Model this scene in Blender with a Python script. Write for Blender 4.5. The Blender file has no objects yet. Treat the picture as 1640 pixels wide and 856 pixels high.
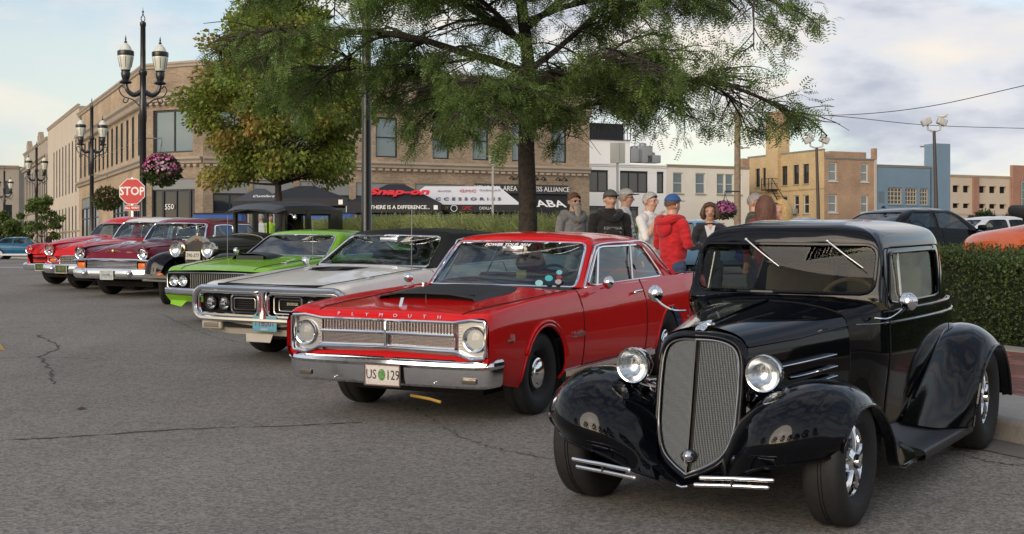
import bpy, math, random
import numpy as np
from mathutils import Vector, Matrix, noise as mnoise
rad = math.radians
random.seed(7)
SC = bpy.context.scene
COL = SC.collection
# ------------------------------------------------------------------ camera
F_PX, HOR = 2150.0, 403.0
cam_data = bpy.data.cameras.new('camera')
cam = bpy.data.objects.new('camera', cam_data)
COL.objects.link(cam)
cam.location = (0, 0, 1.6)
cam.rotation_euler = (rad(90), 0, 0)
cam_data.sensor_fit = 'HORIZONTAL'
cam_data.sensor_width = 36.0
cam_data.lens = 36.0 * F_PX / 1640.0
cam_data.shift_y = -(428 - HOR) / 1640.0
cam_data.clip_start = 0.1
cam_data.clip_end = 3000
SC.camera = cam
# ------------------------------------------------------------------ world: evening sky with broken cloud
SUN_EL, SUN_AZ = 14.0, 212.0          # sun behind the camera to the left
wd = bpy.data.worlds.new('World')
SC.world = wd
wd.use_nodes = True
def build_world():
    nt = wd.node_tree
    N, Lk = nt.nodes, nt.links
    N.clear()
    out = N.new('ShaderNodeOutputWorld')
    sky = N.new('ShaderNodeTexSky')
    sky.sky_type = 'NISHITA'
    sky.sun_disc = False
    sky.sun_elevation = rad(SUN_EL)
    sky.sun_rotation = rad(SUN_AZ)
    sky.air_density = 1.0
    sky.dust_density = 1.5
    b1 = N.new('ShaderNodeBackground'); b1.inputs["Strength"].default_value = 0.12
    Lk.new(sky.outputs[0], b1.inputs['Color'])
    tc = N.new('ShaderNodeTexCoord')
    sep = N.new('ShaderNodeSeparateXYZ'); Lk.new(tc.outputs['Generated'], sep.inputs[0])
    mp = N.new('ShaderNodeMapping'); mp.inputs['Location'].default_value = (1.3, .4, .35); mp.inputs['Rotation'].default_value = (0, rad(7), 0); mp.inputs['Scale'].default_value = (1.0, 1.0, 2.6)
    Lk.new(tc.outputs['Generated'], mp.inputs[0])
    n1 = N.new('ShaderNodeTexNoise'); n1.inputs['Scale'].default_value = 4.2; n1.inputs['Detail'].default_value = 7; n1.inputs['Roughness'].default_value = 0.55
    n1.inputs['Distortion'].default_value = 0.35
    Lk.new(mp.outputs[0], n1.inputs['Vector'])
    cr = N.new('ShaderNodeValToRGB'); cr.color_ramp.elements[0].position = 0.44; cr.color_ramp.elements[1].position = 0.55
    cr.color_ramp.elements[0].color = (0, 0, 0, 1)
    Lk.new(n1.outputs[0], cr.inputs[0])
    n2 = N.new('ShaderNodeTexNoise'); n2.inputs['Scale'].default_value = 6.5; n2.inputs['Detail'].default_value = 6; n2.inputs['Roughness'].default_value = 0.5
    Lk.new(mp.outputs[0], n2.inputs['Vector'])
    cc = N.new('ShaderNodeValToRGB')
    e = cc.color_ramp.elements
    e[0].position = 0.38; e[0].color = (0.52, 0.55, 0.66, 1)
    e[1].position = 0.62; e[1].color = (1.0, 0.91, 0.81, 1)
    e2 = e.new(0.48); e2.color = (0.80, 0.81, 0.86, 1)
    Lk.new(n2.outputs[0], cc.inputs[0])
    b2 = N.new('ShaderNodeBackground'); b2.inputs['Strength'].default_value = 0.60
    Lk.new(cc.outputs[0], b2.inputs['Color'])
    mx = N.new('ShaderNodeMixShader')
    # thin veil everywhere, thicker where the noise says cloud
    ma = N.new('ShaderNodeMath'); ma.operation = 'MULTIPLY_ADD'; Lk.new(cr.outputs[0], ma.inputs[0]); ma.inputs[1].default_value = 0.60
    ve = N.new('ShaderNodeMapRange'); Lk.new(sep.outputs[2], ve.inputs[0]); ve.inputs[1].default_value = 0.16; ve.inputs[2].default_value = 0.62; ve.inputs[3].default_value = 0.36; ve.inputs[4].default_value = 0.14; Lk.new(ve.outputs[0], ma.inputs[2])
    Lk.new(ma.outputs[0], mx.inputs[0]); Lk.new(b1.outputs[0], mx.inputs[1]); Lk.new(b2.outputs[0], mx.inputs[2])
    Lk.new(mx.outputs[0], out.inputs[0])
build_world()
sun_d = bpy.data.lights.new('sun', 'SUN')
sun = bpy.data.objects.new('sun', sun_d)
COL.objects.link(sun)
sun_d.energy = 1.7
sun_d.angle = rad(50)
sun_d.color = (1.0, 0.86, 0.70)
def aim_sun():
    # direction towards the sun (azimuth measured from +Y clockwise as in the sky texture)
    a, e = rad(SUN_AZ), rad(SUN_EL)
    d = Vector((math.sin(a) * math.cos(e), math.cos(a) * math.cos(e), math.sin(e)))
    sun.rotation_euler = d.to_track_quat('Z', 'Y').to_euler()
aim_sun()
SC.view_settings.view_transform = 'Standard'
SC.view_settings.look = 'None'
SC.view_settings.exposure = 0.70
SC.view_settings.gamma = 1.0
SC.render.engine = 'CYCLES'
SC.cycles.max_bounces = 8
SC.cycles.transparent_max_bounces = 24
SC.cycles.caustics_reflective = False
SC.cycles.caustics_refractive = False
# ------------------------------------------------------------------ ground height
SLOPE = 0.0265
def g(y):
    if y < -12: return SLOPE * -12
    if y < 36: return SLOPE * y
    return min(SLOPE * 36 + (y - 36) * SLOPE * 0.4, 1.15)
def W(px, py, d):
    """photo pixel at depth d -> world point"""
    return Vector(((px - 820) / F_PX * d, d, 1.6 + (HOR - py) / F_PX * d))
# ------------------------------------------------------------------ materials
MATS = {}
def srgb(c):
    return tuple((x / 12.92 if x <= 0.04045 else ((x + 0.055) / 1.055) ** 2.4) for x in c)
def mat(name, col=(0.5, 0.5, 0.5), rough=0.6, metal=0.0, coat=0.0, spec=0.5, noise=None, bump=None, emit=None, noise2=None, sheen=0.0, aniso=0):
    """noise=(scale, amount) modulates the colour, noise2=(scale, amount, detail) adds a second octave, bump=(scale, strength, dist)"""
    if name in MATS: return MATS[name]
    m = bpy.data.materials.new(name)
    m.use_nodes = True
    nt = m.node_tree
    N, Lk = nt.nodes, nt.links
    p = N['Principled BSDF']
    p.inputs['Base Color'].default_value = (*col, 1)
    p.inputs['Roughness'].default_value = rough
    p.inputs['Metallic'].default_value = metal
    p.inputs['Coat Weight'].default_value = coat
    p.inputs['Coat Roughness'].default_value = 0.03
    p.inputs['Specular IOR Level'].default_value = spec
    if sheen: p.inputs['Sheen Weight'].default_value = sheen
    if emit:
        p.inputs['Emission Color'].default_value = (*emit[0], 1); p.inputs['Emission Strength'].default_value = emit[1]
    tc = None
    if noise or bump:
        tc = N.new('ShaderNodeTexCoord')
    if noise:
        nz = N.new('ShaderNodeTexNoise'); nz.inputs['Scale'].default_value = noise[0]; nz.inputs['Detail'].default_value = 5
        Lk.new(tc.outputs['Object'], nz.inputs['Vector'])
        src = nz.outputs[0]
        if noise2:
            nz2 = N.new('ShaderNodeTexNoise'); nz2.inputs['Scale'].default_value = noise2[0]; nz2.inputs['Detail'].default_value = 3
            Lk.new(tc.outputs['Object'], nz2.inputs['Vector'])
            mm = N.new('ShaderNodeMix'); mm.data_type = 'FLOAT'; mm.inputs[0].default_value = noise2[1]
            Lk.new(nz.outputs[0], mm.inputs[2]); Lk.new(nz2.outputs[0], mm.inputs[3])
            src = mm.outputs[0]
        mr = N.new('ShaderNodeMapRange'); mr.inputs[1].default_value = 0.3; mr.inputs[2].default_value = 0.7
        mr.inputs[3].default_value = 1 - noise[1]; mr.inputs[4].default_value = 1 + noise[1]
        Lk.new(src, mr.inputs[0])
        mul = N.new('ShaderNodeVectorMath'); mul.operation = 'SCALE'; mul.inputs[0].default_value = col
        Lk.new(mr.outputs[0], mul.inputs['Scale'])
        Lk.new(mul.outputs[0], p.inputs['Base Color'])
    if bump:
        nb = N.new('ShaderNodeTexNoise'); nb.inputs['Scale'].default_value = bump[0]; nb.inputs['Detail'].default_value = 4
        Lk.new(tc.outputs['Object'], nb.inputs['Vector'])
        bp = N.new('ShaderNodeBump'); bp.inputs['Strength'].default_value = bump[1]; bp.inputs['Distance'].default_value = bump[2]
        Lk.new(nb.outputs[0], bp.inputs['Height']); Lk.new(bp.outputs[0], p.inputs['Normal'])
    MATS[name] = m
    return m
def glass(name, tint=(0.8, 0.86, 0.84), refl=1.0, rough=0.0):
    if name in MATS: return MATS[name]
    m = bpy.data.materials.new(name); m.use_nodes = True
    nt = m.node_tree; N, Lk = nt.nodes, nt.links; N.clear()
    o = N.new('ShaderNodeOutputMaterial'); t = N.new('ShaderNodeBsdfTransparent'); t.inputs[0].default_value = (*tint, 1)
    gl = N.new('ShaderNodeBsdfGlossy'); gl.inputs['Roughness'].default_value = rough
    gl.inputs[0].default_value = (0.95, 0.97, 1, 1)
    fr = N.new('ShaderNodeFresnel')
    ge = N.new('ShaderNodeNewGeometry'); mi = N.new('ShaderNodeMapRange'); mi.inputs[3].default_value = 1.5; mi.inputs[4].default_value = 1 / 1.5
    Lk.new(ge.outputs['Backfacing'], mi.inputs[0]); Lk.new(mi.outputs[0], fr.inputs[0])
    mu = N.new('ShaderNodeMath'); mu.operation = 'MULTIPLY'; mu.inputs[1].default_value = 1.05 * refl; mu.use_clamp = True
    mx = N.new('ShaderNodeMixShader')
    Lk.new(fr.outputs[0], mu.inputs[0]); Lk.new(mu.outputs[0], mx.inputs[0]); Lk.new(t.outputs[0], mx.inputs[1]); Lk.new(gl.outputs[0], mx.inputs[2]); Lk.new(mx.outputs[0], o.inputs[0])
    MATS[name] = m
    return m
def paint(name, col, rough=0.25, coat=1.0, fleck=0.03):
    return mat(name, col, rough, 0.0, coat * .55, 0.06, noise=(9, fleck), bump=(3.0, 0.012, 0.02))
CHROME = mat('chrome', (0.82, 0.83, 0.85), 0.07, 1.0)
SATIN = mat('satin_metal', (0.55, 0.55, 0.56), 0.3, 1.0)
DARKMETAL = mat('dark_metal', (0.03, 0.03, 0.032), 0.45, 0.6)
TYRE = mat('tyre_rubber', (0.012, 0.012, 0.013), 0.72, noise=(30, 0.25), bump=(60, 0.3, 0.004))
BLACK = mat('black_trim', (0.01, 0.01, 0.011), 0.5)
VOID = mat('dark_recess', (0.004, 0.004, 0.004), 0.9)
INTERIOR = mat('interior_vinyl', (0.02, 0.02, 0.022), 0.6, noise=(12, 0.2))
CARGLASS = glass('windscreen_glass', (0.40, 0.53, 0.54), 1.75)
SIDEGLASS = glass('side_glass', (0.6, 0.68, 0.68))
LENS = glass('lamp_glass', (0.93, 0.95, 0.95), 0.8)
WHITE = mat('white_print', (0.8, 0.8, 0.8), 0.5)
BLACKPRINT = mat('black_print', (0.015, 0.015, 0.02), 0.5)
RUBBERSEAL = mat('rubber_seal', (0.008, 0.008, 0.008), 0.6)
# ------------------------------------------------------------------ mesh helpers
def V3(*a): return np.array(a, float)
class MB:
    """collects shapes, links them as ONE mesh object"""
    def __init__(s): s.v = []; s.f = []; s.m = []
    def add(s, vs, fs, mi=0):
        b = len(s.v)
        s.v.extend([tuple(map(float, p)) for p in vs])
        s.f.extend([tuple(b + i for i in f) for f in fs]); s.m.extend([mi] * len(fs))
        return s
    def box(s, c, d, rot=None, mi=0, taper=1.0):
        x, y, z = d[0] / 2, d[1] / 2, d[2] / 2
        vs = [(-x, -y, -z), (x, -y, -z), (x, y, -z), (-x, y, -z), (-x * taper, -y * taper, z), (x * taper, -y * taper, z), (x * taper, y * taper, z), (-x * taper, y * taper, z)]
        vs = [Vector(p) for p in vs]
        if rot is not None:
            R = rot if isinstance(rot, Matrix) else Matrix.Rotation(rot, 3, 'Z')
            vs = [R @ p for p in vs]
        return s.add([(p[0] + c[0], p[1] + c[1], p[2] + c[2]) for p in vs],
                     [(0, 3, 2, 1), (4, 5, 6, 7), (0, 1, 5, 4), (1, 2, 6, 5), (2, 3, 7, 6), (3, 0, 4, 7)], mi)
    def rbox(s, c, d, r, rot=None, mi=0, n=2):
        """box with rounded edges: superellipsoid-like grid cube"""
        k = n + 1
        vs, fs = [], []
        hx, hy, hz = d[0] / 2, d[1] / 2, d[2] / 2
        r = min(r, hx * .99, hy * .99, hz * .99)
        def ring(z, inset):
            out = []
            rr = max(r - inset, 1e-4)
            for (cx, cy, a0) in ((hx - r, hy - r, 0), (-hx + r, hy - r, 90), (-hx + r, -hy + r, 180), (hx - r, -hy + r, 270)):
                for q in range(k + 1):
                    a = rad(a0 + 90 * q / k); out.append((cx + rr * math.cos(a), cy + rr * math.sin(a), z))
            return out
        rings = []
        for q in range(k + 1):
            a = rad(90 * q / k); rings.append(ring(-hz + r - r * math.cos(a), r - r * math.sin(a)))
        for q in range(k + 1):
            a = rad(90 * q / k); rings.append(ring(hz - r + r * math.sin(a), r - r * math.cos(a)))
        m = len(rings[0])
        for rg in rings: vs += rg
        for i in range(len(rings) - 1):
            for j in range(m): fs.append((i * m + j, i * m + (j + 1) % m, (i + 1) * m + (j + 1) % m, (i + 1) * m + j))
        fs.append(tuple(range(m))[::-1]); fs.append(tuple((len(rings) - 1) * m + j for j in range(m)))
        vv = [Vector(p) for p in vs]
        if rot is not None:
            R = rot if isinstance(rot, Matrix) else Matrix.Rotation(rot, 3, 'Z')
            vv = [R @ p for p in vv]
        return s.add([(p[0] + c[0], p[1] + c[1], p[2] + c[2]) for p in vv], fs, mi)
    def tube(s, pts, r, n=8, closed=False, mi=0, sq=None, cap=True):
        pts = [Vector(p) for p in pts]
        m = len(pts)
        rs = r if isinstance(r, (list, tuple)) else [r] * m
        vs, fs = [], []
        up = None
        for i, p in enumerate(pts):
            if closed: t = (pts[(i + 1) % m] - pts[i - 1])
            else: t = pts[min(i + 1, m - 1)] - pts[max(i - 1, 0)]
            if t.length < 1e-9: t = Vector((0, 0, 1))
            t.normalize()
            if up is None:
                up = Vector((0, 0, 1)) if abs(t.z) < 0.9 else Vector((1, 0, 0))
            a = t.cross(up)
            if a.length < 1e-6: a = t.orthogonal()
            a.normalize(); b = a.cross(t).normalized(); up = b
            for q in range(n):
                an = 2 * math.pi * q / n + (math.pi / n if n == 4 else 0)
                ca, sa = math.cos(an) * rs[i], math.sin(an) * rs[i]
                if sq: ca *= sq[0]; sa *= sq[1]
                vs.append(p + a * ca + b * sa)
        for i in range(m if closed else m - 1):
            i2 = (i + 1) % m
            for q in range(n): fs.append((i * n + q, i * n + (q + 1) % n, i2 * n + (q + 1) % n, i2 * n + q))
        if not closed and cap:
            fs.append(tuple(range(n))[::-1]); fs.append(tuple((m - 1) * n + q for q in range(n)))
        return s.add(vs, fs, mi)
    def lathe(s, prof, o=(0, 0, 0), ax=(0, 0, 1), n=24, mi=0, arc=(0, 360), ref=None):
        """prof: list of (radius, height along ax)"""
        ax = Vector(ax).normalized(); o = Vector(o)
        a = Vector(ref).normalized() if ref else ax.orthogonal().normalized()
        b = ax.cross(a)
        full = abs(arc[1] - arc[0]) >= 359.9
        k = n if full else n + 1
        vs, fs = [], []
        for (r, h) in prof:
            for q in range(k):
                an = rad(arc[0] + (arc[1] - arc[0]) * q / n)
                vs.append(o + ax * h + (a * math.cos(an) + b * math.sin(an)) * max(r, 1e-5))
        for i in range(len(prof) - 1):
            for q in range(n if full else n):
                q2 = (q + 1) % k if full else q + 1
                fs.append((i * k + q, i * k + q2, (i + 1) * k + q2, (i + 1) * k + q))
        return s.add(vs, fs, mi)
    def cyl(s, p0, p1, r0, r1=None, n=12, mi=0):
        return s.tube([p0, p1], [r0, r0 if r1 is None else r1], n, mi=mi)
    def ball(s, c, r, n=12, mi=0, sc=(1, 1, 1)):
        vs, fs = [], []
        m = max(6, n // 2 + 2)
        for i in range(m + 1):
            th = math.pi * i / m
            for q in range(n):
                a = 2 * math.pi * q / n
                vs.append((c[0] + r * sc[0] * math.sin(th) * math.cos(a), c[1] + r * sc[1] * math.sin(th) * math.sin(a), c[2] + r * sc[2] * math.cos(th)))
        for i in range(m):
            for q in range(n): fs.append((i * n + q, (i + 1) * n + q, (i + 1) * n + (q + 1) % n, i * n + (q + 1) % n))
        return s.add(vs, fs, mi)
    def prism(s, poly, fn, d0, d1, mi=0):
        """poly: 2D outline; fn(a,b,d)->xyz"""
        n = len(poly)
        vs = [fn(a, b, d0) for a, b in poly] + [fn(a, b, d1) for a, b in poly]
        fs = [tuple(range(n))[::-1], tuple(range(n, 2 * n))] + [(i, (i + 1) % n, n + (i + 1) % n, n + i) for i in range(n)]
        return s.add(vs, fs, mi)
    def ruled(s, A, B, n=1, mi=0, bul=None):
        """surface between two polylines of equal count"""
        A = [Vector(p) for p in A]; B = [Vector(p) for p in B]
        vs, fs = [], []
        for k in range(n + 1):
            t = k / n
            for a, b in zip(A, B):
                p = a.lerp(b, t)
                if bul is not None: p = p + Vector(bul) * (4 * t * (1 - t))
                vs.append(p)
        m = len(A)
        for k in range(n):
            for i in range(m - 1): fs.append((k * m + i, k * m + i + 1, (k + 1) * m + i + 1, (k + 1) * m + i))
        return s.add(vs, fs, mi)
    def mesh(s, name, mats, smooth=True, ang=38):
        me = bpy.data.meshes.new(name)
        me.from_pydata(s.v, [], s.f)
        for m in (mats if isinstance(mats, (list, tuple)) else [mats]): me.materials.append(m)
        if any(s.m): me.polygons.foreach_set('material_index', s.m)
        if smooth:
            me.polygons.foreach_set('use_smooth', [True] * len(s.f))
            me.update()
            me.set_sharp_from_angle(angle=rad(ang))
        me.update()
        return me
    def build(s, name, mats, parent=None, kind=None, label=None, smooth=True, ang=38, loc=None, rot=None):
        o = bpy.data.objects.new(name, s.mesh(name, mats, smooth, ang))
        COL.objects.link(o)
        if parent is not None: o.parent = parent
        if kind: o['kind'] = kind
        if label: o['label'] = label
        if loc is not None: o.location = loc
        if rot is not None: o.rotation_euler = rot
        return o
def link_mesh(name, me, parent=None, loc=(0, 0, 0), rot=(0, 0, 0), scale=None, kind=None):
    o = bpy.data.objects.new(name, me); COL.objects.link(o)
    if parent is not None: o.parent = parent
    o.location = loc; o.rotation_euler = rot
    if scale is not None: o.scale = scale
    if kind: o['kind'] = kind
    return o
def tag(o, label=None, cat=None, group=None, kind=None):
    if label: o['label'] = label
    if cat: o['category'] = cat
    if group: o['group'] = group
    if kind: o['kind'] = kind
    return o
def empty(name, loc=(0, 0, 0), rz=0.0, label=None, cat=None, group=None):
    o = bpy.data.objects.new(name, None); COL.objects.link(o)
    o.location = loc; o.rotation_euler = (0, 0, rz); o.empty_display_size = 0.2
    return tag(o, label, cat, group)
def copy_tree(root, loc=None, rz=None, label=None):
    def rec(o, parent):
        c = o.copy(); COL.objects.link(c)
        if parent is not None: c.parent = parent
        for ch in kids.get(o.name, ()): rec(ch, c)
        return c
    kids = {}
    for o in bpy.data.objects:
        if o.parent: kids.setdefault(o.parent.name, []).append(o)
    c = rec(root, None)
    if loc is not None: c.location = loc
    if rz is not None: c.rotation_euler = (0, 0, rz)
    if label: c['label'] = label
    return c
# text -> mesh, lying in local XY (x right, y up), facing +Z
def text_mesh(txt, size, depth=0.004, shear=0.0, space=1.0, bold=0.0, align='CENTER', res=2):
    cu = bpy.data.curves.new('lettering', 'FONT')
    cu.body = txt; cu.size = size; cu.extrude = depth; cu.align_x = align; cu.align_y = 'CENTER'
    cu.shear = shear; cu.space_character = space; cu.offset = bold; cu.resolution_u = res
    o = bpy.data.objects.new('lettering_tmp', cu); COL.objects.link(o)
    dg = bpy.context.evaluated_depsgraph_get()
    me = bpy.data.meshes.new_from_object(o.evaluated_get(dg))
    bpy.data.objects.remove(o); bpy.data.curves.remove(cu)
    return me
def text(name, txt, size, m, parent, loc, right, up, depth=0.003, sx=1.0, **k):
    me = text_mesh(txt, size, depth, **k)
    me.materials.clear(); me.materials.append(m)
    r = Vector(right).normalized(); u = Vector(up); u = (u - r * u.dot(r)).normalized(); n = r.cross(u)
    M = Matrix((r * sx, u, n)).transposed().to_4x4(); M.translation = Vector(loc)
    me.transform(M)
    o = bpy.data.objects.new(name, me); COL.objects.link(o); o.parent = parent
    return o
# ------------------------------------------------------------------ spline patches
def basis(n, t, creases=()):
    """Catmull-Rom weights for parameters t over n control points, breaking tangents at creases"""
    t = np.asarray(t, float)
    B = np.zeros((len(t), n))
    for k, tt in enumerate(t):
        i = int(min(max(math.floor(tt), 0), n - 2)); u = tt - i
        w = [(-u + 2 * u * u - u ** 3) / 2, (2 - 5 * u * u + 3 * u ** 3) / 2, (u + 4 * u * u - 3 * u ** 3) / 2, (-u * u + u ** 3) / 2]
        B[k, i] += w[1]; B[k, i + 1] += w[2]
        if i == 0 or i in creases:
            B[k, i] += 2 * w[0]; B[k, i + 1] -= w[0]
        else: B[k, i - 1] += w[0]
        if i + 1 == n - 1 or i + 1 in creases:
            B[k, i + 1] += 2 * w[3]; B[k, i] -= w[3]
        else: B[k, i + 2] += w[3]
    return B
def spline(pts, n, creases=(), closed=False):
    P = np.array(pts, float)
    if closed:
        P = np.vstack([P[-2:], P, P[:3]]); m = len(pts)
        t = np.linspace(2, 2 + m, n + 1)[:-1]
        return basis(len(P), t, creases) @ P
    return basis(len(P), np.linspace(0, len(P) - 1, n), creases) @ P
class Patch:
    """C[i][j] control net; sampled grid with exact cuts"""
    def __init__(s, rows, su=4, sv=4, cu=(), cv=(), us=None, vs=None, mirror=False):
        s.C = np.array(rows, float); s.m, s.n = s.C.shape[:2]; s.cu, s.cv = cu, cv
        s.u = np.array(us, float) if us is not None else np.linspace(0, s.m - 1, (s.m - 1) * su + 1)
        s.w = np.array(vs, float) if vs is not None else np.linspace(0, s.n - 1, (s.n - 1) * sv + 1)
        Bu, Bv = basis(s.m, s.u, cu), basis(s.n, s.w, cv)
        G = np.einsum('ai,ijk,bj->abk', Bu, s.C, Bv)
        s.NU, s.NV = len(s.u), len(s.w)
        s.P = G.reshape(-1, 3)
        s.UV = np.array([(a, b) for a in s.u for b in s.w])
        s.F = [(i * s.NV + j, (i + 1) * s.NV + j, (i + 1) * s.NV + j + 1, i * s.NV + j + 1) for i in range(s.NU - 1) for j in range(s.NV - 1)]
        s.mirror = mirror
    def ev(s, u, v):
        return np.einsum('i,ijk,j->k', basis(s.m, [u], s.cu)[0], s.C, basis(s.n, [v], s.cv)[0])
    def cut(s, f):
        """remove where f(u,v,p)<0; returns boundary loops (lists of points)"""
        val = np.array([f(uv[0], uv[1], p) for uv, p in zip(s.UV, s.P)])
        ins = val < 0
        keep = [fc for fc in s.F if not all(ins[i] for i in fc)]
        nb = {}
        for fc in keep:
            for a, b in zip(fc, fc[1:] + fc[:1]):
                nb.setdefault(a, set()).add(b); nb.setdefault(b, set()).add(a)
        moved = set()
        newUV = s.UV.copy()
        for i in list(nb):
            if not ins[i]: continue
            outs = [j for j in nb[i] if not ins[j]]
            if not outs:   # only diagonal: use any outside vertex of a face holding it
                outs = [j for fc in keep if i in fc for j in fc if not ins[j]]
            best = None
            for j in outs:
                a, b = s.UV[i].copy(), s.UV[j].copy()
                for _ in range(12):
                    mid = (a + b) / 2
                    if f(mid[0], mid[1], s.ev(*mid)) < 0: a = mid
                    else: b = mid
                d = np.abs(b - s.UV[i]).sum()
                if best is None or d < best[0]: best = (d, b)
            if best: newUV[i] = best[1]; moved.add(i)
        for i in moved: s.UV[i] = newUV[i]; s.P[i] = s.ev(*newUV[i])
        s.F = keep
        cnt = {}
        for fc in keep:
            for a, b in zip(fc, fc[1:] + fc[:1]): cnt.setdefault(frozenset((a, b)), []).append((a, b))
        nxt = {}
        for k, l in cnt.items():
            if len(l) == 1 and l[0][0] in moved and l[0][1] in moved:
                a, b = l[0]; nxt.setdefault(a, []).append(b); nxt.setdefault(b, []).append(a)
        loops, seen = [], set()
        starts = [k for k in nxt if len(nxt[k]) == 1] + list(nxt)
        for st in starts:
            if st in seen: continue
            lp = [st]; seen.add(st)
            while True:
                c = [q for q in nxt[lp[-1]] if q not in seen]
                if not c: break
                lp.append(c[0]); seen.add(c[0])
            closed = len(lp) > 2 and lp[0] in nxt[lp[-1]]
            if len(lp) > 2: loops.append(([s.P[q].copy() for q in lp], closed))
        return loops
    def to(s, mb, sel=None, mi=0, off=0.0):
        F = [fc for fc in s.F if sel is None or sel(*s.UV[list(fc)].mean(0), s.P[list(fc)].mean(0))]
        used = sorted({i for fc in F for i in fc}); mp = {i: k for k, i in enumerate(used)}
        vs = [s.P[i] for i in used]
        fs = [tuple(mp[i] for i in fc) for fc in F]
        if not s.mirror:
            mb.add(vs, fs, mi); return mb
        n = len(vs); allv = [tuple(p) for p in vs]; m2 = []
        for k, p in enumerate(vs):
            if abs(p[1]) < 1e-4: m2.append(k)
            else: m2.append(len(allv)); allv.append((p[0], -p[1], p[2]))
        mb.add(allv, fs + [tuple(m2[i] for i in f[::-1]) for f in fs], mi)
        return mb
def mir(pts): return [(p[0], -p[1], p[2]) for p in pts]
def fan(mb, loop, inset=0.0, mi=0, bulge=None):
    """fills a loop with a fan, pushed by the vector inset"""
    c = np.mean(loop, 0)
    if bulge is not None: c = c + np.array(bulge)
    vs = [np.array(p) + np.array(inset) for p in loop] + [c + np.array(inset)]
    n = len(loop)
    mb.add(vs, [(i, (i + 1) % n, n) for i in range(n)], mi)
def rrect(u, v, u0, u1, v0, v1, r):
    """signed distance to a rounded rectangle in parameter space (negative inside)"""
    cx, cy = (u0 + u1) / 2, (v0 + v1) / 2
    qx, qy = abs(u - cx) - (u1 - u0) / 2 + r, abs(v - cy) - (v1 - v0) / 2 + r
    return math.hypot(max(qx, 0), max(qy, 0)) + min(max(qx, qy), 0) - r
# ------------------------------------------------------------------ wheels (axle along +Y = outer side)
def tyre_profile(R, w, rr):
    return [(rr, -w * .42), (rr + .03, -w * .49), ((R + rr) / 2, -w * .52), (R - .035, -w * .5), (R - .008, -w * .42), (R, -w * .3), (R, -w * .06), (R - .006, -w * .05), (R - .006, -w * .03), (R, -w * .02), (R, w * .02), (R - .006, w * .03), (R - .006, w * .05), (R, w * .06),
            (R, w * .3), (R - .008, w * .42), (R - .035, w * .5), ((R + rr) / 2, w * .52), (rr + .03, w * .49), (rr, w * .42), (rr - .02, w * .30)]
def make_wheel(parent, loc, R, w, rr, style, side=1, col=None):
    """style: five, hubcap, steel, wire, chromeslot"""
    o = MB().lathe(tyre_profile(R, w, rr), ax=(0, 1, 0), n=40).build('wheel', TYRE, parent, ang=50)
    o.location = loc
    if side < 0: o.rotation_euler = (0, 0, math.pi)
    rimm = CHROME if style in ('five', 'wire', 'chromeslot') else (col or BLACK)
    rim = MB()
    wo = w * .36
    rim.lathe([(rr, wo + .014), (rr + .004, wo + .008), (rr - .004, wo), (rr - .018, wo - .01), (rr - .03, wo - .05), (rr - .04, -w * .3)], ax=(0, 1, 0), n=40)
    back = MB().lathe([(rr - .03, -w * .1), (0.0, -w * .12)], ax=(0, 1, 0), n=24)
    if style == 'five':
        for k in range(5):
            a = rad(72 * k + 18)
            for da in (-.13, .13):
                p0 = Vector((math.cos(a) * .05, wo - .02, math.sin(a) * .05)); p1 = Vector((math.cos(a + da) * (rr - .02), wo - .035, math.sin(a + da) * (rr - .02)))
                rim.tube([p0, p0.lerp(p1, .5) + Vector((0, .012, 0)), p1], [.026, .02, .026], 6, sq=(1, .6))
        rim.lathe([(.075, wo - .05), (.07, wo - .01), (.04, wo + .005), (.035, wo + .03), (.0, wo + .036)], ax=(0, 1, 0), n=20)
    elif style == 'steel' or style == 'hubcap':
        rim.lathe([(rr - .02, wo - .02), (rr - .045, wo - .05), (rr - .07, wo - .04), (rr - .085, wo - .01), (.06, wo - .012)], ax=(0, 1, 0), n=32)
    elif style == 'chromeslot':
        rim.lathe([(rr - .01, wo - .01), (rr - .045, wo - .03), (.08, wo + .0)], ax=(0, 1, 0), n=32)
    elif style == 'wire':
        pass
    rim.build('rim', rimm, o)
    back.build('brake_drum', VOID, o)
    if style in ('steel', 'hubcap'):
        MB().lathe([(.125, wo - .014), (.124, wo + .006), (.115, wo + .012), (.095, wo + .012), (.09, wo + .022), (.06, wo + .034), (.03, wo + .038), (.0, wo + .039)] if style == 'steel' else
                   [(rr - .03, wo - .012), (rr - .035, wo + .006), (rr - .06, wo + .01), (.07, wo + .006), (.05, wo + .03), (.0, wo + .036)], ax=(0, 1, 0), n=32).build('hubcap', CHROME, o)
    if style == 'wire':
        sp = MB()
        for k in range(30):
            a = rad(12 * k); b = a + (.25 if k % 2 else -.25)
            sp.cyl((math.cos(b) * .05, wo * (.9 if k % 3 else .2), math.sin(b) * .05), (math.cos(a) * (rr - .01), wo * .3, math.sin(a) * (rr - .01)), .0055, n=5)
        sp.lathe([(.06, -.02), (.065, wo), (.05, wo + .02), (.0, wo + .03)], ax=(0, 1, 0), n=16)
        sp.lathe([(rr, wo + .012), (rr + .004, wo), (rr - .025, wo - .03), (rr - .03, -wo * .6)], ax=(0, 1, 0), n=32)
        sp.build('spokes', col, o)
    return o
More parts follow.
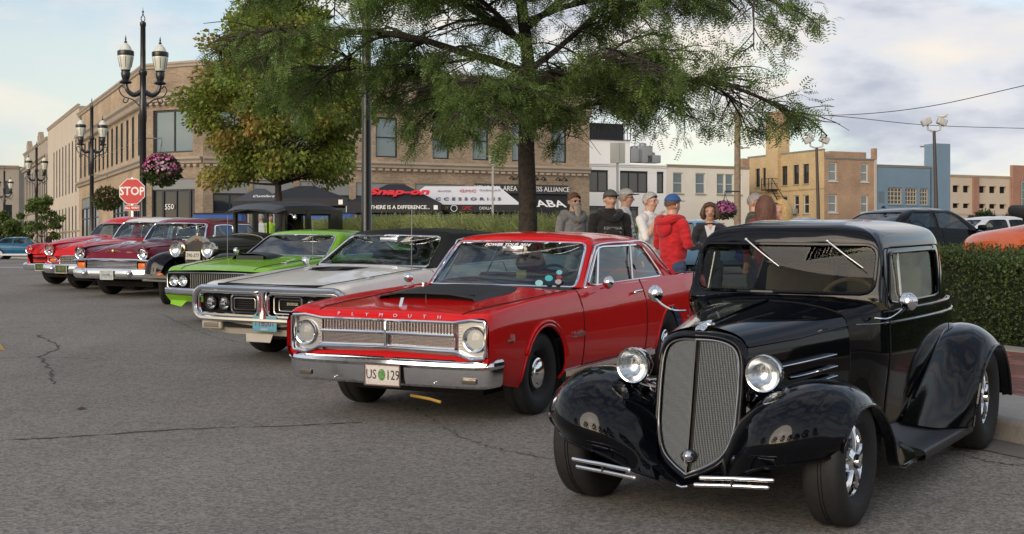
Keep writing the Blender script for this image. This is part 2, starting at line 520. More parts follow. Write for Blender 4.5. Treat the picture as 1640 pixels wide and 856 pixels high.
def car_root(name, x, y, yaw, label, cat='car', group=None, z=None, slope=True):
    """car nose points at (-sin yaw, -cos yaw); local x = forward, y = driver side (left of the car)"""
    a = rad(yaw)
    sl = SLOPE if slope and y < 36 else 0.0
    f = Vector((-math.sin(a), -math.cos(a), -sl * math.cos(a))).normalized()
    n = Vector((0, -sl, 1)).normalized()
    l = n.cross(f)
    o = bpy.data.objects.new(name, None); COL.objects.link(o)
    M = Matrix((f, l, n)).transposed().to_4x4(); M.translation = Vector((x, y, g(y) if z is None else z))
    o.matrix_world = M
    o.empty_display_size = 0.3
    return tag(o, label, cat, group)
def headlamp(parent, c, r, depth=0.08, bez=CHROME, d=(1, 0, 0), name='headlight', shell=None, clear=True):
    """round lamp facing d; part with lens and reflector below it"""
    mb = MB(); d = Vector(d).normalized()
    mb.lathe([(r * 1.0, -.01), (r * 1.12, -.004), (r * 1.14, .006), (r * 1.08, .016), (r * .98, .012)], c, d, 32)
    if depth: mb.lathe([(r * 1.12, -.004), (r * 1.08, -depth * .35), (r * .8, -depth * .8), (0.001, -depth)], c, d, 24, mi=1)
    o = mb.build(name, [bez, shell or bez], parent)
    MB().lathe([(r * 1.0, 0.004), (r * .8, -.02), (r * .45, -.045), (0.05 * r, -.055)], c, d, 28).build('reflector', mat('lamp_reflector', (.75, .77, .8), .18, 1.0, bump=(45, .5, .01)), o)
    MB().lathe([(r * 1.0, 0.006), (r * .75, .022), (r * .4, .032), (0.0001, .035)], c, d, 28).build('lens', LENS, o)
    return o
# ------------------------------------------------------------------ generic closed car
def smax(ds, k): 
    m = max(ds); return m + k * math.log(sum(math.exp((d - m) / k) for d in ds))
def poly_f(poly, k=.02):
    """convex polygon (a,b) -> level set, negative inside, rounded corners"""
    n = len(poly); A = sum(poly[i][0] * poly[(i + 1) % n][1] - poly[(i + 1) % n][0] * poly[i][1] for i in range(n))
    s = 1 if A > 0 else -1; E = []
    for i in range(n):
        (x0, y0), (x1, y1) = poly[i], poly[(i + 1) % n]; L = math.hypot(x1 - x0, y1 - y0)
        E.append(((y1 - y0) / L * s, -(x1 - x0) / L * s, x0, y0))
    return lambda a, b: smax([(a - x0) * nx + (b - y0) * ny for nx, ny, x0, y0 in E], k)
def cring(z, xf, xc, yc, ys, xr, yr, xrc, zf=None, zr=None, bow=.02):
    zf = z if zf is None else zf; zr = z if zr is None else zr
    xm = (xc + xr) / 2
    return [(xf, 0, zf), (xf - (xf - xc) * .22, yc * .48, zf), (xf - (xf - xc) * .72, yc * .88, (zf * 2 + z) / 3), (xc, yc, (zf + z) / 2), (xc - .13, yc + (ys - yc) * .7, z), (xm, ys, z), (xr + .38, ys - (ys - yr) * .22, z), (xr + .14, ys - (ys - yr) * .55, z), (xr, yr, zr), (xrc + (xr - xrc) * .25, yr * .55, zr), (xrc, 0, zr)]
class Car: pass
def sedan(root, rows, arches, P, rings, ws, side, rear, door=None, cowl=-.7, deck=-3.5, roofmat=None, frame=CHROME, cu=(), cv=(), su=6, sv=5, post=None, glassm=None, seatm=None, hoodv=5.0, roofname='roof', seam=True, trunk=True, hood=True, arch_y=.5, wheels=None, gl=None, lipr=.010, framer=.012):
    c = Car()
    gm_ = glassm or CARGLASS
    body = Patch([[(x + (dx[i] if dx else 0), y, z) for i, (y, z) in enumerate(pts)] for (x, pts, *d) in rows for dx in [d[0] if d else None]], su, sv, cu=cu, cv=cv, mirror=True)
    c.body = body
    loops = []
    for (xc, zc, R) in arches:
        loops += body.cut(lambda u, v, p: math.hypot(p[0] - xc, p[2] - zc) - R if abs(p[1]) > arch_y and v < 4.2 else 1)
    ishood = lambda u, v, p: hood and v > hoodv and p[0] > cowl
    istrunk = lambda u, v, p: trunk and v > hoodv and p[0] < deck
    isint = lambda u, v, p: v > hoodv + .35 and deck <= p[0] <= cowl - .12
    isdoor = lambda u, v, p: door and door[1] < p[0] < door[0] and 0.7 < v < 4.01 + 0 * u
    mb = MB(); body.to(mb, lambda u, v, p: not (ishood(u, v, p) or istrunk(u, v, p) or isint(u, v, p)))
    c.bo = mb.build('body', P, root)
    if hood:
        h = MB(); body.to(h, ishood); c.hood = h.build('hood', P, root)
    if trunk:
        h = MB(); body.to(h, istrunk); h.build('trunk_lid', P, root)
    h = MB(); body.to(h, isint); h.build('cabin_floor', INTERIOR, root)
    # arch lips and liners
    for s in (1, -1):
        for pts, cl in loops:
            lp = MB(); lp.tube([(p[0], p[1] * s, p[2]) for p in pts], lipr, 6); lp.build('arch_lip', P, root)
        for (xc, zc, R) in arches:
            ln = MB(); ln.lathe([(R + .01, 0), (R + .01, .36), (.02, .36)], (xc, .87 * s, zc), (0, -s, 0), 16, arc=(180, 360) if s < 0 else (0, 180), ref=(1, 0, 0)); ln.build('wheel_well', VOID, root)
    # panel seams
    def sidepts(x, v0, v1, n=14, off=.002):
        # follow the side at constant x between the params v0..v1
        us = body.u; out = []
        cand = [(abs(body.ev(u, 2.5)[0] - x), u) for u in np.linspace(0, body.m - 1, 240)]
        u = min(cand)[1]
        for v in np.linspace(v0, v1, n):
            p = body.ev(u, v); out.append((p[0], p[1] + off, p[2]))
        return out
    c.sidepts = sidepts
    def topline(v, x0, x1, n=30, off=.002):
        us = [u for u in np.linspace(0, body.m - 1, 300) if x1 <= body.ev(u, v)[0] <= x0]
        return [body.ev(u, v) + np.array((0, 0, off)) for u in us[::max(1, len(us) // n)]]
    c.topline = topline
    def at(x, z, off=.003):
        """side surface point at x,z (driver side)"""
        i = min(range(len(body.P)), key=lambda i: (body.P[i][0] - x) ** 2 + (body.P[i][2] - z) ** 2 + (0 if body.P[i][1] > .55 else 9))
        return np.array((x, body.P[i][1] + off, z))
    c.at = at
    if seam:
        for s in (1, -1):
            if door:
                d1, d2 = [[(p[0], p[1] * s, p[2]) for p in sidepts(x, .9, 4.6)] for x in door]
                MB().tube(d1[::-1] + d2, .0045, 5).build('door_seam', VOID, c.bo)
            if hood:
                nose = max(p[0] for p in body.P)
                MB().tube([(p[0], p[1] * s, p[2]) for p in topline(hoodv, nose - .08, cowl)], .0045, 5).build('bonnet_seam', VOID, c.bo)
            if trunk:
                MB().tube([(p[0], p[1] * s, p[2]) for p in topline(hoodv, deck, deck - .7)], .0045, 5).build('boot_seam', VOID, c.bo)
    # greenhouse
    cab = Patch(np.array(rings).transpose(1, 0, 2), su, 5, mirror=True)
    c.cab = cab
    ztop = max(p[2] for p in rings[2])
    fw, fr_ = poly_f(ws), poly_f(rear)
    lw = cab.cut(lambda u, v, p: fw(abs(p[1]), p[2]) if u < 3.15 and v < 3.2 else 1)
    lr = cab.cut(lambda u, v, p: fr_(abs(p[1]), p[2]) if u > 7.85 and v < 3.2 else 1)
    lss = []
    for sp in side:
        f = poly_f(sp, .018)
        lss.append(cab.cut(lambda u, v, p: f(p[0], p[2]) if 3.05 < u < 8.1 and v < 3.2 else 1))
    r_ = MB(); cab.to(r_); ro = r_.build(roofname, roofmat or P, root)
    c.roof = ro
    def glass_part(nm, lp, off, mt, fr=framer, closed=True, lab=None):
        gmb = MB(); fan(gmb, lp, off); o = gmb.build(nm, mt, root)
        t = MB(); t.tube(lp, fr, 6, closed=True); t.build('window_trim', frame, o)
        return o
    if lw: c.ws = glass_part('windscreen', pclose(*max(lw, key=lambda l: len(l[0]))), (-.006, 0, -.004), gl or gm_); c.wsloop = pclose(*max(lw, key=lambda l: len(l[0])))
    if lr: glass_part('rear_window', pclose(*max(lr, key=lambda l: len(l[0]))), (.006, 0, -.004), gm_)
    for ls in lss:
        if not ls: continue
        l0 = max(ls, key=lambda l: len(l[0]))[0]
        for s in (1, -1):
            glass_part('side_window', [np.array((p[0], p[1] * s, p[2])) for p in l0], (0, -.008 * s, 0), SIDEGLASS)
    if post:
        for s in (1, -1):
            t = MB()
            for (a, b) in post: MB().tube([(a[0], a[1] * s, a[2]), (b[0], b[1] * s, b[2])], .011, 6).build('window_post', frame, root)
    if seatm is not None:
        seats(root, seatm, [(cowl - 1.0, (-.36, .36), .62, .44, .62), (cowl - 1.85, (0,), .62, .38, 1.2)])
        d = MB(); d.rbox((cowl - .32, 0, rings[0][0][2] - .10), (.36, 2 * rings[0][3][1] - .06, .16), .05); d.build('dashboard', seatm, root)
        steering(root, (cowl - .52, .36, rings[0][0][2] + .0), .19, 30, seatm)
    if wheels:
        for (x, y, R, w, rr, st, col) in wheels:
            for s in (1, -1): make_wheel(root, (x, y * s, R), R, w, rr, st, s, col)
    ax = MB(); ax.box(((arches[0][0] + arches[1][0]) / 2, 0, .24), (abs(arches[0][0] - arches[1][0]) + .9, 1.2, .10)); ax.build('underbody', VOID, root)
    return c
def bumper(parent, pts, prof, m=CHROME, name='bumper', n=30, mirror=True):
    """pts: half plan line (x,y,z0) centre -> end; prof: list of (dx,dz)"""
    line = spline(pts, n)
    full = [(p[0], p[1], p[2]) for p in line[::-1]] + [(p[0], -p[1], p[2]) for p in line[1:]]
    C = []
    for i, p in enumerate(full):
        a = Vector(full[max(i - 1, 0)]); b = Vector(full[min(i + 1, len(full) - 1)]); t = (b - a); nrm = Vector((-t.y, t.x, 0)).normalized()
        if nrm.x < 0 and abs(p[1]) < abs(pts[-1][1]) * .9: nrm = -nrm
        k = 1
        C.append([(p[0] + nrm.x * d, p[1] + nrm.y * d, p[2] + h) for d, h in prof])
    mb = MB(); m_ = len(prof)
    vs = [q for r in C for q in r]
    mb.add(vs, [(i * m_ + j, (i + 1) * m_ + j, (i + 1) * m_ + j + 1, i * m_ + j + 1) for i in range(len(C) - 1) for j in range(m_ - 1)])
    mb.add(C[0], [tuple(range(m_))]); mb.add(C[-1], [tuple(range(m_))])
    return mb.build(name, m, parent, ang=30)
def plate(parent, c, w, h, bg, txt, tcol, size, tilt=0, sub=None, name='licence_plate', frame=None):
    """number plate facing +x"""
    mb = MB(); mb.rbox(c, (.008, w, h), .003)
    o = mb.build(name, bg, parent)
    if frame:
        f = MB(); 
        for (dy, dz, ww, hh) in ((0, h / 2, w + .01, .01), (0, -h / 2, w + .01, .01), (w / 2, 0, .01, h), (-w / 2, 0, .01, h)): f.box((c[0] + .004, c[1] + dy, c[2] + dz), (.012, ww, hh))
        f.build('plate_frame', frame, o)
    if txt: text('plate_lettering', txt, size, tcol, o, (c[0] + .006, c[1], c[2]), (0, 1, 0), (0, 0, 1), .001)
    if sub: text('plate_state', sub, size * .28, tcol, o, (c[0] + .006, c[1], c[2] - h * .38), (0, 1, 0), (0, 0, 1), .001)
    return o
def on_top(c, x, y, off=0.0):
    """height of the upper surface of car c at x,y"""
    b = c.body
    best = min((i for i in range(len(b.P)) if b.UV[i][1] >= 4.0), key=lambda i: (b.P[i][0] - x) ** 2 + (b.P[i][1] - abs(y)) ** 2)
    return b.P[best][2] + off
# ------------------------------------------------------------------ black three window coupe
def pclose(lp, closed):
    """half loop cut at the centre line -> full mirrored loop"""
    if closed: return lp
    if abs(lp[0][1]) > abs(lp[-1][1]): lp = lp[::-1]
    return lp + [np.array((p[0], -p[1], p[2])) for p in lp[::-1][:-1]] if abs(lp[0][1]) < .03 else lp
def seg_strip(mb, pts, nrm, w, h, mi=0):
    """moulding following pts: flat tube of width w, height h"""
    mb.tube(pts, w / 2, 6, mi=mi, sq=(1, h / w * 2 if w else 1))
def steering(parent, c, r, tilt, m, spokes=3):
    mb = MB()
    d = Vector((math.cos(rad(tilt)), 0, math.sin(rad(tilt)))) * -1
    a = Vector((0, 1, 0)); b = d.cross(a)
    pts = [Vector(c) + (a * math.cos(t) + b * math.sin(t)) * r for t in np.linspace(0, 2 * math.pi, 29)[:-1]]
    mb.tube(pts, .014, 6, closed=True)
    for k in range(spokes):
        t = rad(90 + 360 / spokes * k); mb.cyl(Vector(c), Vector(c) + (a * math.cos(t) + b * math.sin(t)) * r, .008, n=5)
    mb.ball(c, .035, 8)
    mb.cyl(Vector(c), Vector(c) - d * .0 + Vector((.35, 0, -.2)), .02, n=6)
    return mb.build('steering_wheel', m, parent)
def seats(parent, m, rows, label=None):
    """rows: (x, y list, z seat, back height, width)"""
    for (x, ys, z, bh, w) in rows:
        for y in ys:
            mb = MB()
            mb.rbox((x + .25, y, z - .05), (.5, w, .16), .05)
            R = Matrix.Rotation(rad(-14), 3, 'Y')
            mb.rbox((x - .06, y, z + bh / 2), (.14, w, bh), .06, rot=R)
            mb.build('seat', m, parent)
def mirror_round(parent, c, r, d, foot, arm=None):
    mb = MB(); d = Vector(d).normalized()
    mb.lathe([(0, -r * .75), (r * .45, -r * .65), (r * .85, -r * .3), (r, 0), (r * .96, r * .05)], c, d, 20)
    pts = [foot] + (arm or []) + [Vector(c) + Vector((0, 0, -r * .6)) if arm is None else Vector(c) - d * r * .6]
    mb.tube(spline(pts, 10), .008, 6)
    o = mb.build('wing_mirror', CHROME, parent)
    MB().lathe([(r * .96, r * .04), (0, r * .05)], c, d, 20).build('mirror_glass', mat('mirror_glass', (.7, .72, .74), .03, 1.0), o)
    return o
def build_coupe():
    root = car_root('black_coupe', 1.089, 7.343, 31.56, 'glossy black 1930s hot rod coupe with tall mesh grille, nearest car at right', 'car')
    PB = paint('black_paint', (.0022, .0026, .0045), .12, 1.0)
    tan = mat('tan_leather', (.23, .17, .09), .5, noise=(14, .1))
    # ---- body side + tail
    X = [-.85, -1.08, -1.45, -1.9, -2.35, -2.75]
    rows = [[(-.85, .47, .28), (-.85, .485, .5), (-.85, .5, .75), (-.85, .495, .9), (-.85, .48, .985)],
            [(-1.08, .585, .28), (-1.08, .60, .5), (-1.08, .625, .75), (-1.08, .62, .9), (-1.09, .612, 1.035)],
            [(-1.45, .62, .28), (-1.45, .64, .5), (-1.45, .665, .75), (-1.45, .66, .93), (-1.45, .65, 1.04)],
            [(-1.9, .63, .28), (-1.9, .655, .5), (-1.9, .68, .75), (-1.9, .675, .93), (-1.9, .662, 1.04)],
            [(-2.35, .62, .28), (-2.35, .65, .5), (-2.35, .675, .75), (-2.35, .67, .93), (-2.35, .655, 1.04)],
            [(-2.75, .56, .30), (-2.75, .60, .5), (-2.75, .63, .75), (-2.75, .625, .93), (-2.75, .60, 1.045)],
            [(-3.05, .46, .32), (-3.06, .49, .5), (-3.07, .52, .75), (-3.05, .515, .9), (-3.02, .47, 1.04)]]
    side = Patch(rows, 6, 5, mirror=True)
    mb = MB(); side.to(mb, lambda u, v, p: not (1.12 < u < 4.5))
    door = MB(); side.to(door, lambda u, v, p: 1.12 <= u <= 4.5)
    # tail / deck
    tail = Patch([[(-3.05, .46, .32), (-3.07, .52, .75), (-3.02, .47, 1.04), (-2.96, .25, 1.10), (-2.95, 0, 1.12)],
                  [(-3.3, .42, .34), (-3.33, .45, .7), (-3.3, .38, .93), (-3.25, .2, .99), (-3.24, 0, 1.0)],
                  [(-3.55, .34, .38), (-3.58, .36, .62), (-3.55, .28, .78), (-3.52, .15, .83), (-3.5, 0, .84)],
                  [(-3.66, .24, .40), (-3.72, .24, .5), (-3.7, .2, .58), (-3.69, .1, .6), (-3.68, 0, .61)],
                  [(-3.66, .1, .40), (-3.70, .1, .42), (-3.7, .08, .43), (-3.7, .05, .44), (-3.7, 0, .44)]], 4, 4, mirror=True)
    tail.to(mb)
    # cowl top
    cowl = Patch([[(-.85, .48, .985), (-.85, .43, 1.04), (-.85, .22, 1.085), (-.85, 0, 1.095)],
                  [(-.97, .55, 1.01), (-.96, .49, 1.065), (-.95, .25, 1.1), (-.94, 0, 1.108)],
                  [(-1.09, .612, 1.035), (-1.07, .545, 1.09), (-1.04, .28, 1.115), (-1.03, 0, 1.12)]], 4, 4, mirror=True)
    cowl.to(mb)
    # ---- cabin shell (rings: front centre -> side -> rear centre)
    def ring(z, fx, cx, cy, sy, rx, ry, rc, zf=None, zr=None):
        zf = z if zf is None else zf; zr = z if zr is None else zr
        return [(fx, 0, zf), (fx - .01, .28, zf), (fx - .045, cy * .93, (zf * 2 + z) / 3), (cx, cy, (zf + z) / 2 if zf < z + .2 else z), (cx - .11, sy * .985, z), (-1.75, sy, z), (-2.3, sy * .99, z), (-2.6, sy * .94, z), (rx, ry, zr), (rc, ry * .5, zr), (rc - .02, 0, zr)]
    R = [ring(1.038, -1.03, -1.105, .615, .655, -2.87, .52, -2.95, 1.12, 1.10),
         ring(1.12, -1.04, -1.115, .61, .645, -2.87, .50, -2.95, 1.15, 1.16),
         ring(1.25, -1.085, -1.155, .60, .625, -2.85, .48, -2.93, 1.27, 1.27),
         ring(1.375, -1.12, -1.19, .58, .60, -2.80, .455, -2.89, 1.385, 1.39),
         ring(1.455, -1.135, -1.215, .545, .572, -2.74, .42, -2.83, 1.47, 1.465),
         ring(1.515, -1.18, -1.28, .46, .505, -2.66, .36, -2.74, 1.53, 1.515),
         ring(1.556, -1.34, -1.42, .27, .30, -2.46, .2, -2.52, 1.562, 1.545),
         ring(1.575, -1.62, -1.64, .001, .001, -2.2, .001, -2.22, 1.573, 1.568)]
    C = np.array(R).transpose(1, 0, 2)      # u along ring, v up
    cab = Patch(C, 6, 5, mirror=True)
    lw = cab.cut(lambda u, v, p: rrect(abs(p[1]), p[2], -.9, .565, 1.135, 1.425, .07) if p[0] > -1.19 and u < 3.2 else 1)
    lsd = cab.cut(lambda u, v, p: rrect(p[0] + (p[2] - 1.07) * .42, p[2], -2.27, -1.155, 1.075, 1.375, .06) if 3.3 < u < 7.5 and p[2] < 1.45 else 1)
    lrr = cab.cut(lambda u, v, p: rrect(p[1], p[2], -.5, .3, 1.2, 1.36, .05) if u > 8.3 else 1)
    shell = MB(); cab.to(shell, lambda u, v, p: True)
    shell.build('roof', PB, root)
    mb.build('body', PB, root); 
    dd = door.build('door', PB, root)
    wl = pclose(*lw[0])
    gm = MB(); fan(gm, wl, (-.012, 0, 0), bulge=(.008, 0, 0)); gm.build('windscreen', glass('coupe_glass', (.50, .53, .50), .42), root)
    fm = MB(); fm.tube(wl, .012, 6, closed=True); fm.tube([np.array(p) + (-.008, 0, 0) for p in wl], .006, 6, closed=True, mi=1); fm.build('windscreen_frame', [PB, SATIN], root)
    for s in (1, -1):
        lp = [np.array((p[0], p[1] * s, p[2])) for p in lsd[0][0]]
        gm = MB(); fan(gm, lp, (0, -.015 * s, 0)); go = gm.build('side_window', glass('coupe_glass', (.50, .53, .50), .42), root)
        MB().tube(lp, .011, 6, closed=True).build('window_frame', PB, go)
        MB().tube([np.array(p) * (1, 1, 1) + (0, -.01 * s, 0) for p in lp if p[2] < 1.1], .006, 6).build('chrome_sill', CHROME, go)
        MB().tube([(-1.42, .638 * s, 1.08), (-1.46, .598 * s, 1.37)], .008, 6).build('vent_post', SATIN, go)
        fm = MB(); fm.tube([(p[0] * 1.0 + (.05 if p[0] > -1.7 else -.05), p[1] + .004 * s, p[2] + (.035 if p[2] > 1.2 else -.03)) for p in lp], .004, 5, closed=True)
        fm.build('door_seam', VOID, dd)
    gm = MB(); fan(gm, pclose(*lrr[0]), (.01, 0, 0)); gm.build('rear_window', CARGLASS, root)
    # belt beads and door seams
    def sidey(x, z): 
        best = min(range(len(side.P)), key=lambda i: (side.P[i][0] - x) ** 2 + (side.P[i][2] - z) ** 2)
        return side.P[best][1]
    for s in (1, -1):
        t = MB()
        for z, dz in ((1.035, 0), (.965, .0)):
            t.tube(spline([(x, s * (sidey(x, z) + .004), z) for x in (-1.1, -1.3, -1.6, -2.0, -2.4, -2.75, -2.98)], 24), .009, 6)
        t.build('belt_moulding', PB, root)
        c = MB(); c.tube(spline([(x, s * (sidey(x, .965) + .010), .967) for x in (-.9, -1.1, -1.6, -2.0, -2.4, -2.75)], 24), .002, 5)
        c.build('chrome_glint_strip', SATIN, root)  # highlight along the black belt bead, put in as a thin bright strip
        sm = MB()
        sm.tube(spline([(-1.17, s * (sidey(-1.17, z) + .001), z) for z in (.30, .5, .75, .95, 1.02)], 12), .004, 5)
        sm.tube(spline([(-2.48, s * (sidey(-2.48, z) + .001), z) for z in (.55, .75, .95, 1.02)], 12), .004, 5)
        sm.build('door_seam', VOID, dd)
    # ---- hood
    hood = Patch([[(.10, .25, .42), (.10, .258, .72), (.10, .247, .895), (.10, .20, .96), (.10, .1, .995), (.10, 0, 1.005)],
                  [(-.35, .36, .46), (-.35, .375, .74), (-.35, .365, .915), (-.35, .305, .995), (-.35, .155, 1.037), (-.35, 0, 1.05)],
                  [(-.845, .48, .46), (-.845, .502, .77), (-.845, .485, .955), (-.845, .42, 1.035), (-.845, .215, 1.08), (-.845, 0, 1.093)]], 8, 5, mirror=True)
    hb = MB(); hood.to(hb); ho = hb.build('hood', PB, root)
    hs = MB(); hs.tube([(.11, 0, 1.008), (-.35, 0, 1.053), (-.845, 0, 1.096)], .007, 6)
    for s in (1, -1):
        hs.tube([(.10, .248 * s, .905), (-.35, .37 * s, .925), (-.84, .49 * s, .965)], .007, 6)
    hs.build('hood_hinge', PB, ho)
    sm = MB()
    for s in (1, -1):
        sm.tube([(-.848, s * .486, .46), (-.848, s * .503, .77), (-.848, s * .488, .955), (-.848, s * .425, 1.037), (-.848, s * .215, 1.083), (-.848, 0, 1.096)], .004, 5)
    sm.build('hood_seam', VOID, ho)
    for s in (1, -1):
        for (xf, xr, z, zr) in ((-.06, -.66, .778, .812), (-.24, -.67, .715, .745), (-.38, -.67, .668, .690)):
            hy = lambda x, z: .25 + (.1 - x) * .262 + .004
            lv = MB()
            pts = spline([(xf, hy(xf, z) * s, z), (xf - .06, (hy(xf - .06, z) + .012) * s, z + (zr - z) * .1), (xf * .5 + xr * .5, (hy(xf * .5 + xr * .5, z) + .018) * s, (z + zr) / 2), (xr, (hy(xr, z) + .012) * s, zr)], 12)
            lv.tube(pts, [.004] + [.016] * 10 + [.006], 8, sq=(1, 1))
            lo = lv.build('louvre', PB, ho)
            MB().tube([np.array(p) + (0, .017 * s, .0) for p in pts], .0038, 5).build('chrome_glint_strip', CHROME, lo)
    # ---- grille shell
    xc = lambda z: .20 + (.985 - z) * .17 if z > .5 else .2825 + (.5 - z) * .19
    def out(pts, dx=0.0, g_=1.0): return [(xc(z) - .40 * abs(y) + dx, y * g_, z) for (y, z) in pts]
    inner = [(0, .943), (.09, .938), (.165, .915), (.205, .868), (.220, .78), (.222, .62), (.213, .46), (.170, .345), (.092, .285), (0, .243)]
    outer = [(0, .985), (.10, .979), (.19, .955), (.243, .905), (.262, .80), (.264, .62), (.253, .44), (.205, .315), (.115, .25), (0, .205)]
    mid = [((a[0] + b[0]) / 2, (a[1] + b[1]) / 2) for a, b in zip(inner, outer)]
    back = [(.13, y * 1.0, z) for y, z in outer]
    back = [(min(.11 + max(0, .5 - z) * .55, xc(z)), y * 1.0, z) for y, z in outer]
    rws = [out(inner, -.035), out(inner, .006), out(mid, .02), out(outer, .0), back]
    sh = Patch(np.array(rws).transpose(1, 0, 2), 5, 3, mirror=True, cv=(1,))
    sb = MB(); sh.to(sb); gs = sb.build('grille_shell', PB, root)
    MB().tube([p for p in spline(out(inner, .009), 40)] + [(p[0], -p[1], p[2]) for p in spline(out(inner, .009), 40)[::-1]], .005, 6).build('grille_rim', SATIN, gs)
    # grille mesh
    ip = spline([(a, b, 0) for a, b in inner], 200)
    def zlim(y):
        zs = [p[1] for p in ip if abs(p[0] - abs(y)) < .004]
        return (min(zs), max(zs)) if zs else None
    gr = MB()
    N = 27
    for s in (1, -1):
        for k in range(N):
            y = .014 + (.212 - .014) * k / (N - 1)
            zl = zlim(y)
            if not zl: continue
            z0, z1 = zl
            pts = [(xc(z) - .40 * y - .012, y * s, z) for z in np.linspace(z0, z1, 9)]
            gr.tube(pts, .0019, 4, cap=False)
        for k in range(62):
            z = .262 + (.935 - .262) * k / 61
            ys = [p[0] for p in ip if abs(p[1] - z) < .006]
            if not ys: continue
            y1 = max(ys)
            gr.tube([(xc(z) - .016, .006 * s, z), (xc(z) - .40 * y1 - .016, y1 * s, z)], .0014, 4, cap=False)
    gr.build('grille_mesh', mat('grille_steel', (.105, .12, .135), .3, 1.0), gs, kind='stuff')
    bk = MB(); pts = out(inner, -.10)
    bk.add([(p[0], p[1], p[2]) for p in pts] + [(p[0], -p[1], p[2]) for p in pts[::-1]], [tuple(range(2 * len(pts)))]); bk.build('radiator', mat('radiator_core', (.02, .015, .012), .8, noise=(40, .4)), gs)
    cb = MB(); cb.tube([(xc(z) + .002, 0, z) for z in np.linspace(.245, .945, 12)], .009, 6, sq=(1, 1.2)); cb.build('grille_bar', PB, gs)
    em = MB(); em.lathe([(.001, .03), (.02, .024), (.034, .008), (.038, -.01), (.03, -.02)], (xc(.335) + .005, 0, .335), (1, 0, 0.1), 20); em.box((xc(.335) + .03, 0, .335), (.014, .008, .075)); em.box((xc(.285) + .003, 0, .285), (.01, .014, .05)); em.build('emblem', CHROME, gs)
    on = MB(); on.tube(spline([(.17, 0, .985), (.12, 0, 1.012), (.03, 0, 1.03), (-.04, 0, 1.03)], 10), [.02, .03, .032, .03, .026, .022, .018, .013, .008, .003], 8, sq=(1, .45)); on.box((.10, 0, 1.02), (.02, .11, .012)); on.build('hood_ornament', CHROME, ho)
    # ---- front fenders
    FR = [[(.33, .16, .20), (.41, .28, .25), (.47, .42, .325), (.475, .57, .365), (.41, .69, .385), (.325, .77, .40), (.27, .81, .41)],
          [(.27, .20, .38), (.39, .28, .40), (.50, .42, .455), (.52, .57, .485), (.46, .70, .49), (.37, .79, .485), (.31, .838, .48)],
          [(.18, .235, .52), (.29, .30, .56), (.41, .42, .615), (.43, .575, .65), (.39, .71, .64), (.31, .805, .585), (.26, .855, .55)],
          [(.02, .265, .56), (.08, .33, .62), (.16, .44, .705), (.19, .58, .745), (.175, .715, .735), (.15, .815, .675), (.13, .863, .62)],
          [(-.22, .325, .54), (-.20, .37, .585), (-.15, .455, .675), (-.11, .59, .735), (-.09, .72, .73), (-.07, .82, .68), (-.06, .867, .625)],
          [(-.50, .40, .46), (-.50, .43, .49), (-.44, .51, .58), (-.39, .61, .655), (-.35, .72, .665), (-.30, .82, .60), (-.27, .867, .545)],
          [(-.78, .47, .36), (-.78, .49, .38), (-.74, .55, .44), (-.68, .64, .51), (-.62, .73, .53), (-.52, .825, .47), (-.44, .867, .40)],
          [(-1.00, .56, .29), (-1.00, .57, .30), (-.97, .61, .325), (-.92, .68, .35), (-.84, .76, .355), (-.70, .835, .31), (-.56, .868, .23)],
          [(-1.14, .61, .34), (-1.14, .625, .33), (-1.12, .66, .30), (-1.10, .72, .275), (-1.06, .78, .262), (-.98, .84, .245), (-.90, .868, .21)]]
    for s in (1, -1):
        rr = [[(p[0], p[1] * s, p[2]) for p in r] for r in FR]
        P = Patch(rr, 6, 5)
        fb = MB(); P.to(fb)
        lip = [P.ev(u, 6) for u in np.linspace(0, 8, 50)]; fr = [P.ev(0, v) for v in np.linspace(0, 6, 24)]
        fb.tube(lip, .011, 6); fb.tube(fr, .009, 6)
        # inner return of the lip
        fb.ruled(lip, [(p[0], p[1] - .05 * s, p[2] - .012) for p in lip])
        fo = fb.build('front_fender', PB, root)
        ap = MB(); ap.ruled([P.ev(u, 0) for u in np.linspace(0, 8, 30)], [(P.ev(u, 0)[0], P.ev(u, 0)[1] * .98, .18) for u in np.linspace(0, 8, 30)]); ap.build('fender_apron', BLACK, fo)
        # ---- running board
        RB = Patch([[(x, .60 * s, .36), (x, .66 * s, .30), (x, .74 * s, .258), (x, .83 * s, .24), (x, .868 * s, .225), (x, .868 * s, .175), (x, .80 * s, .165)] for x in (-1.10, -1.6, -2.0, -2.3)], 3, 4)
        rb = MB(); RB.to(rb); rb.build('running_board', mat('running_board_black', (.012, .013, .016), .42, bump=(90, .2, .002)), root)
        # ---- rear fender
        RF = [[(-1.42, .64, .335), (-1.60, .69, .30), (-1.80, .77, .262), (-2.02, .85, .245), (-2.20, .90, .23)],
              [(-1.62, .655, .46), (-1.82, .715, .43), (-2.02, .80, .41), (-2.14, .87, .41), (-2.24, .92, .42)],
              [(-1.86, .67, .62), (-2.05, .73, .62), (-2.18, .81, .61), (-2.25, .885, .59), (-2.31, .93, .57)],
              [(-2.14, .67, .78), (-2.28, .73, .79), (-2.38, .81, .775), (-2.43, .89, .72), (-2.46, .935, .665)],
              [(-2.45, .645, .845), (-2.52, .72, .855), (-2.57, .81, .84), (-2.60, .895, .785), (-2.62, .94, .72)],
              [(-2.78, .60, .85), (-2.80, .70, .855), (-2.82, .80, .83), (-2.83, .885, .77), (-2.83, .938, .71)],
              [(-3.06, .51, .75), (-3.07, .62, .755), (-3.07, .75, .73), (-3.05, .87, .665), (-3.03, .93, .61)],
              [(-3.30, .44, .56), (-3.31, .56, .57), (-3.29, .71, .55), (-3.24, .85, .50), (-3.20, .92, .46)],
              [(-3.44, .37, .33), (-3.45, .51, .33), (-3.43, .68, .325), (-3.38, .83, .32), (-3.31, .91, .315)]]
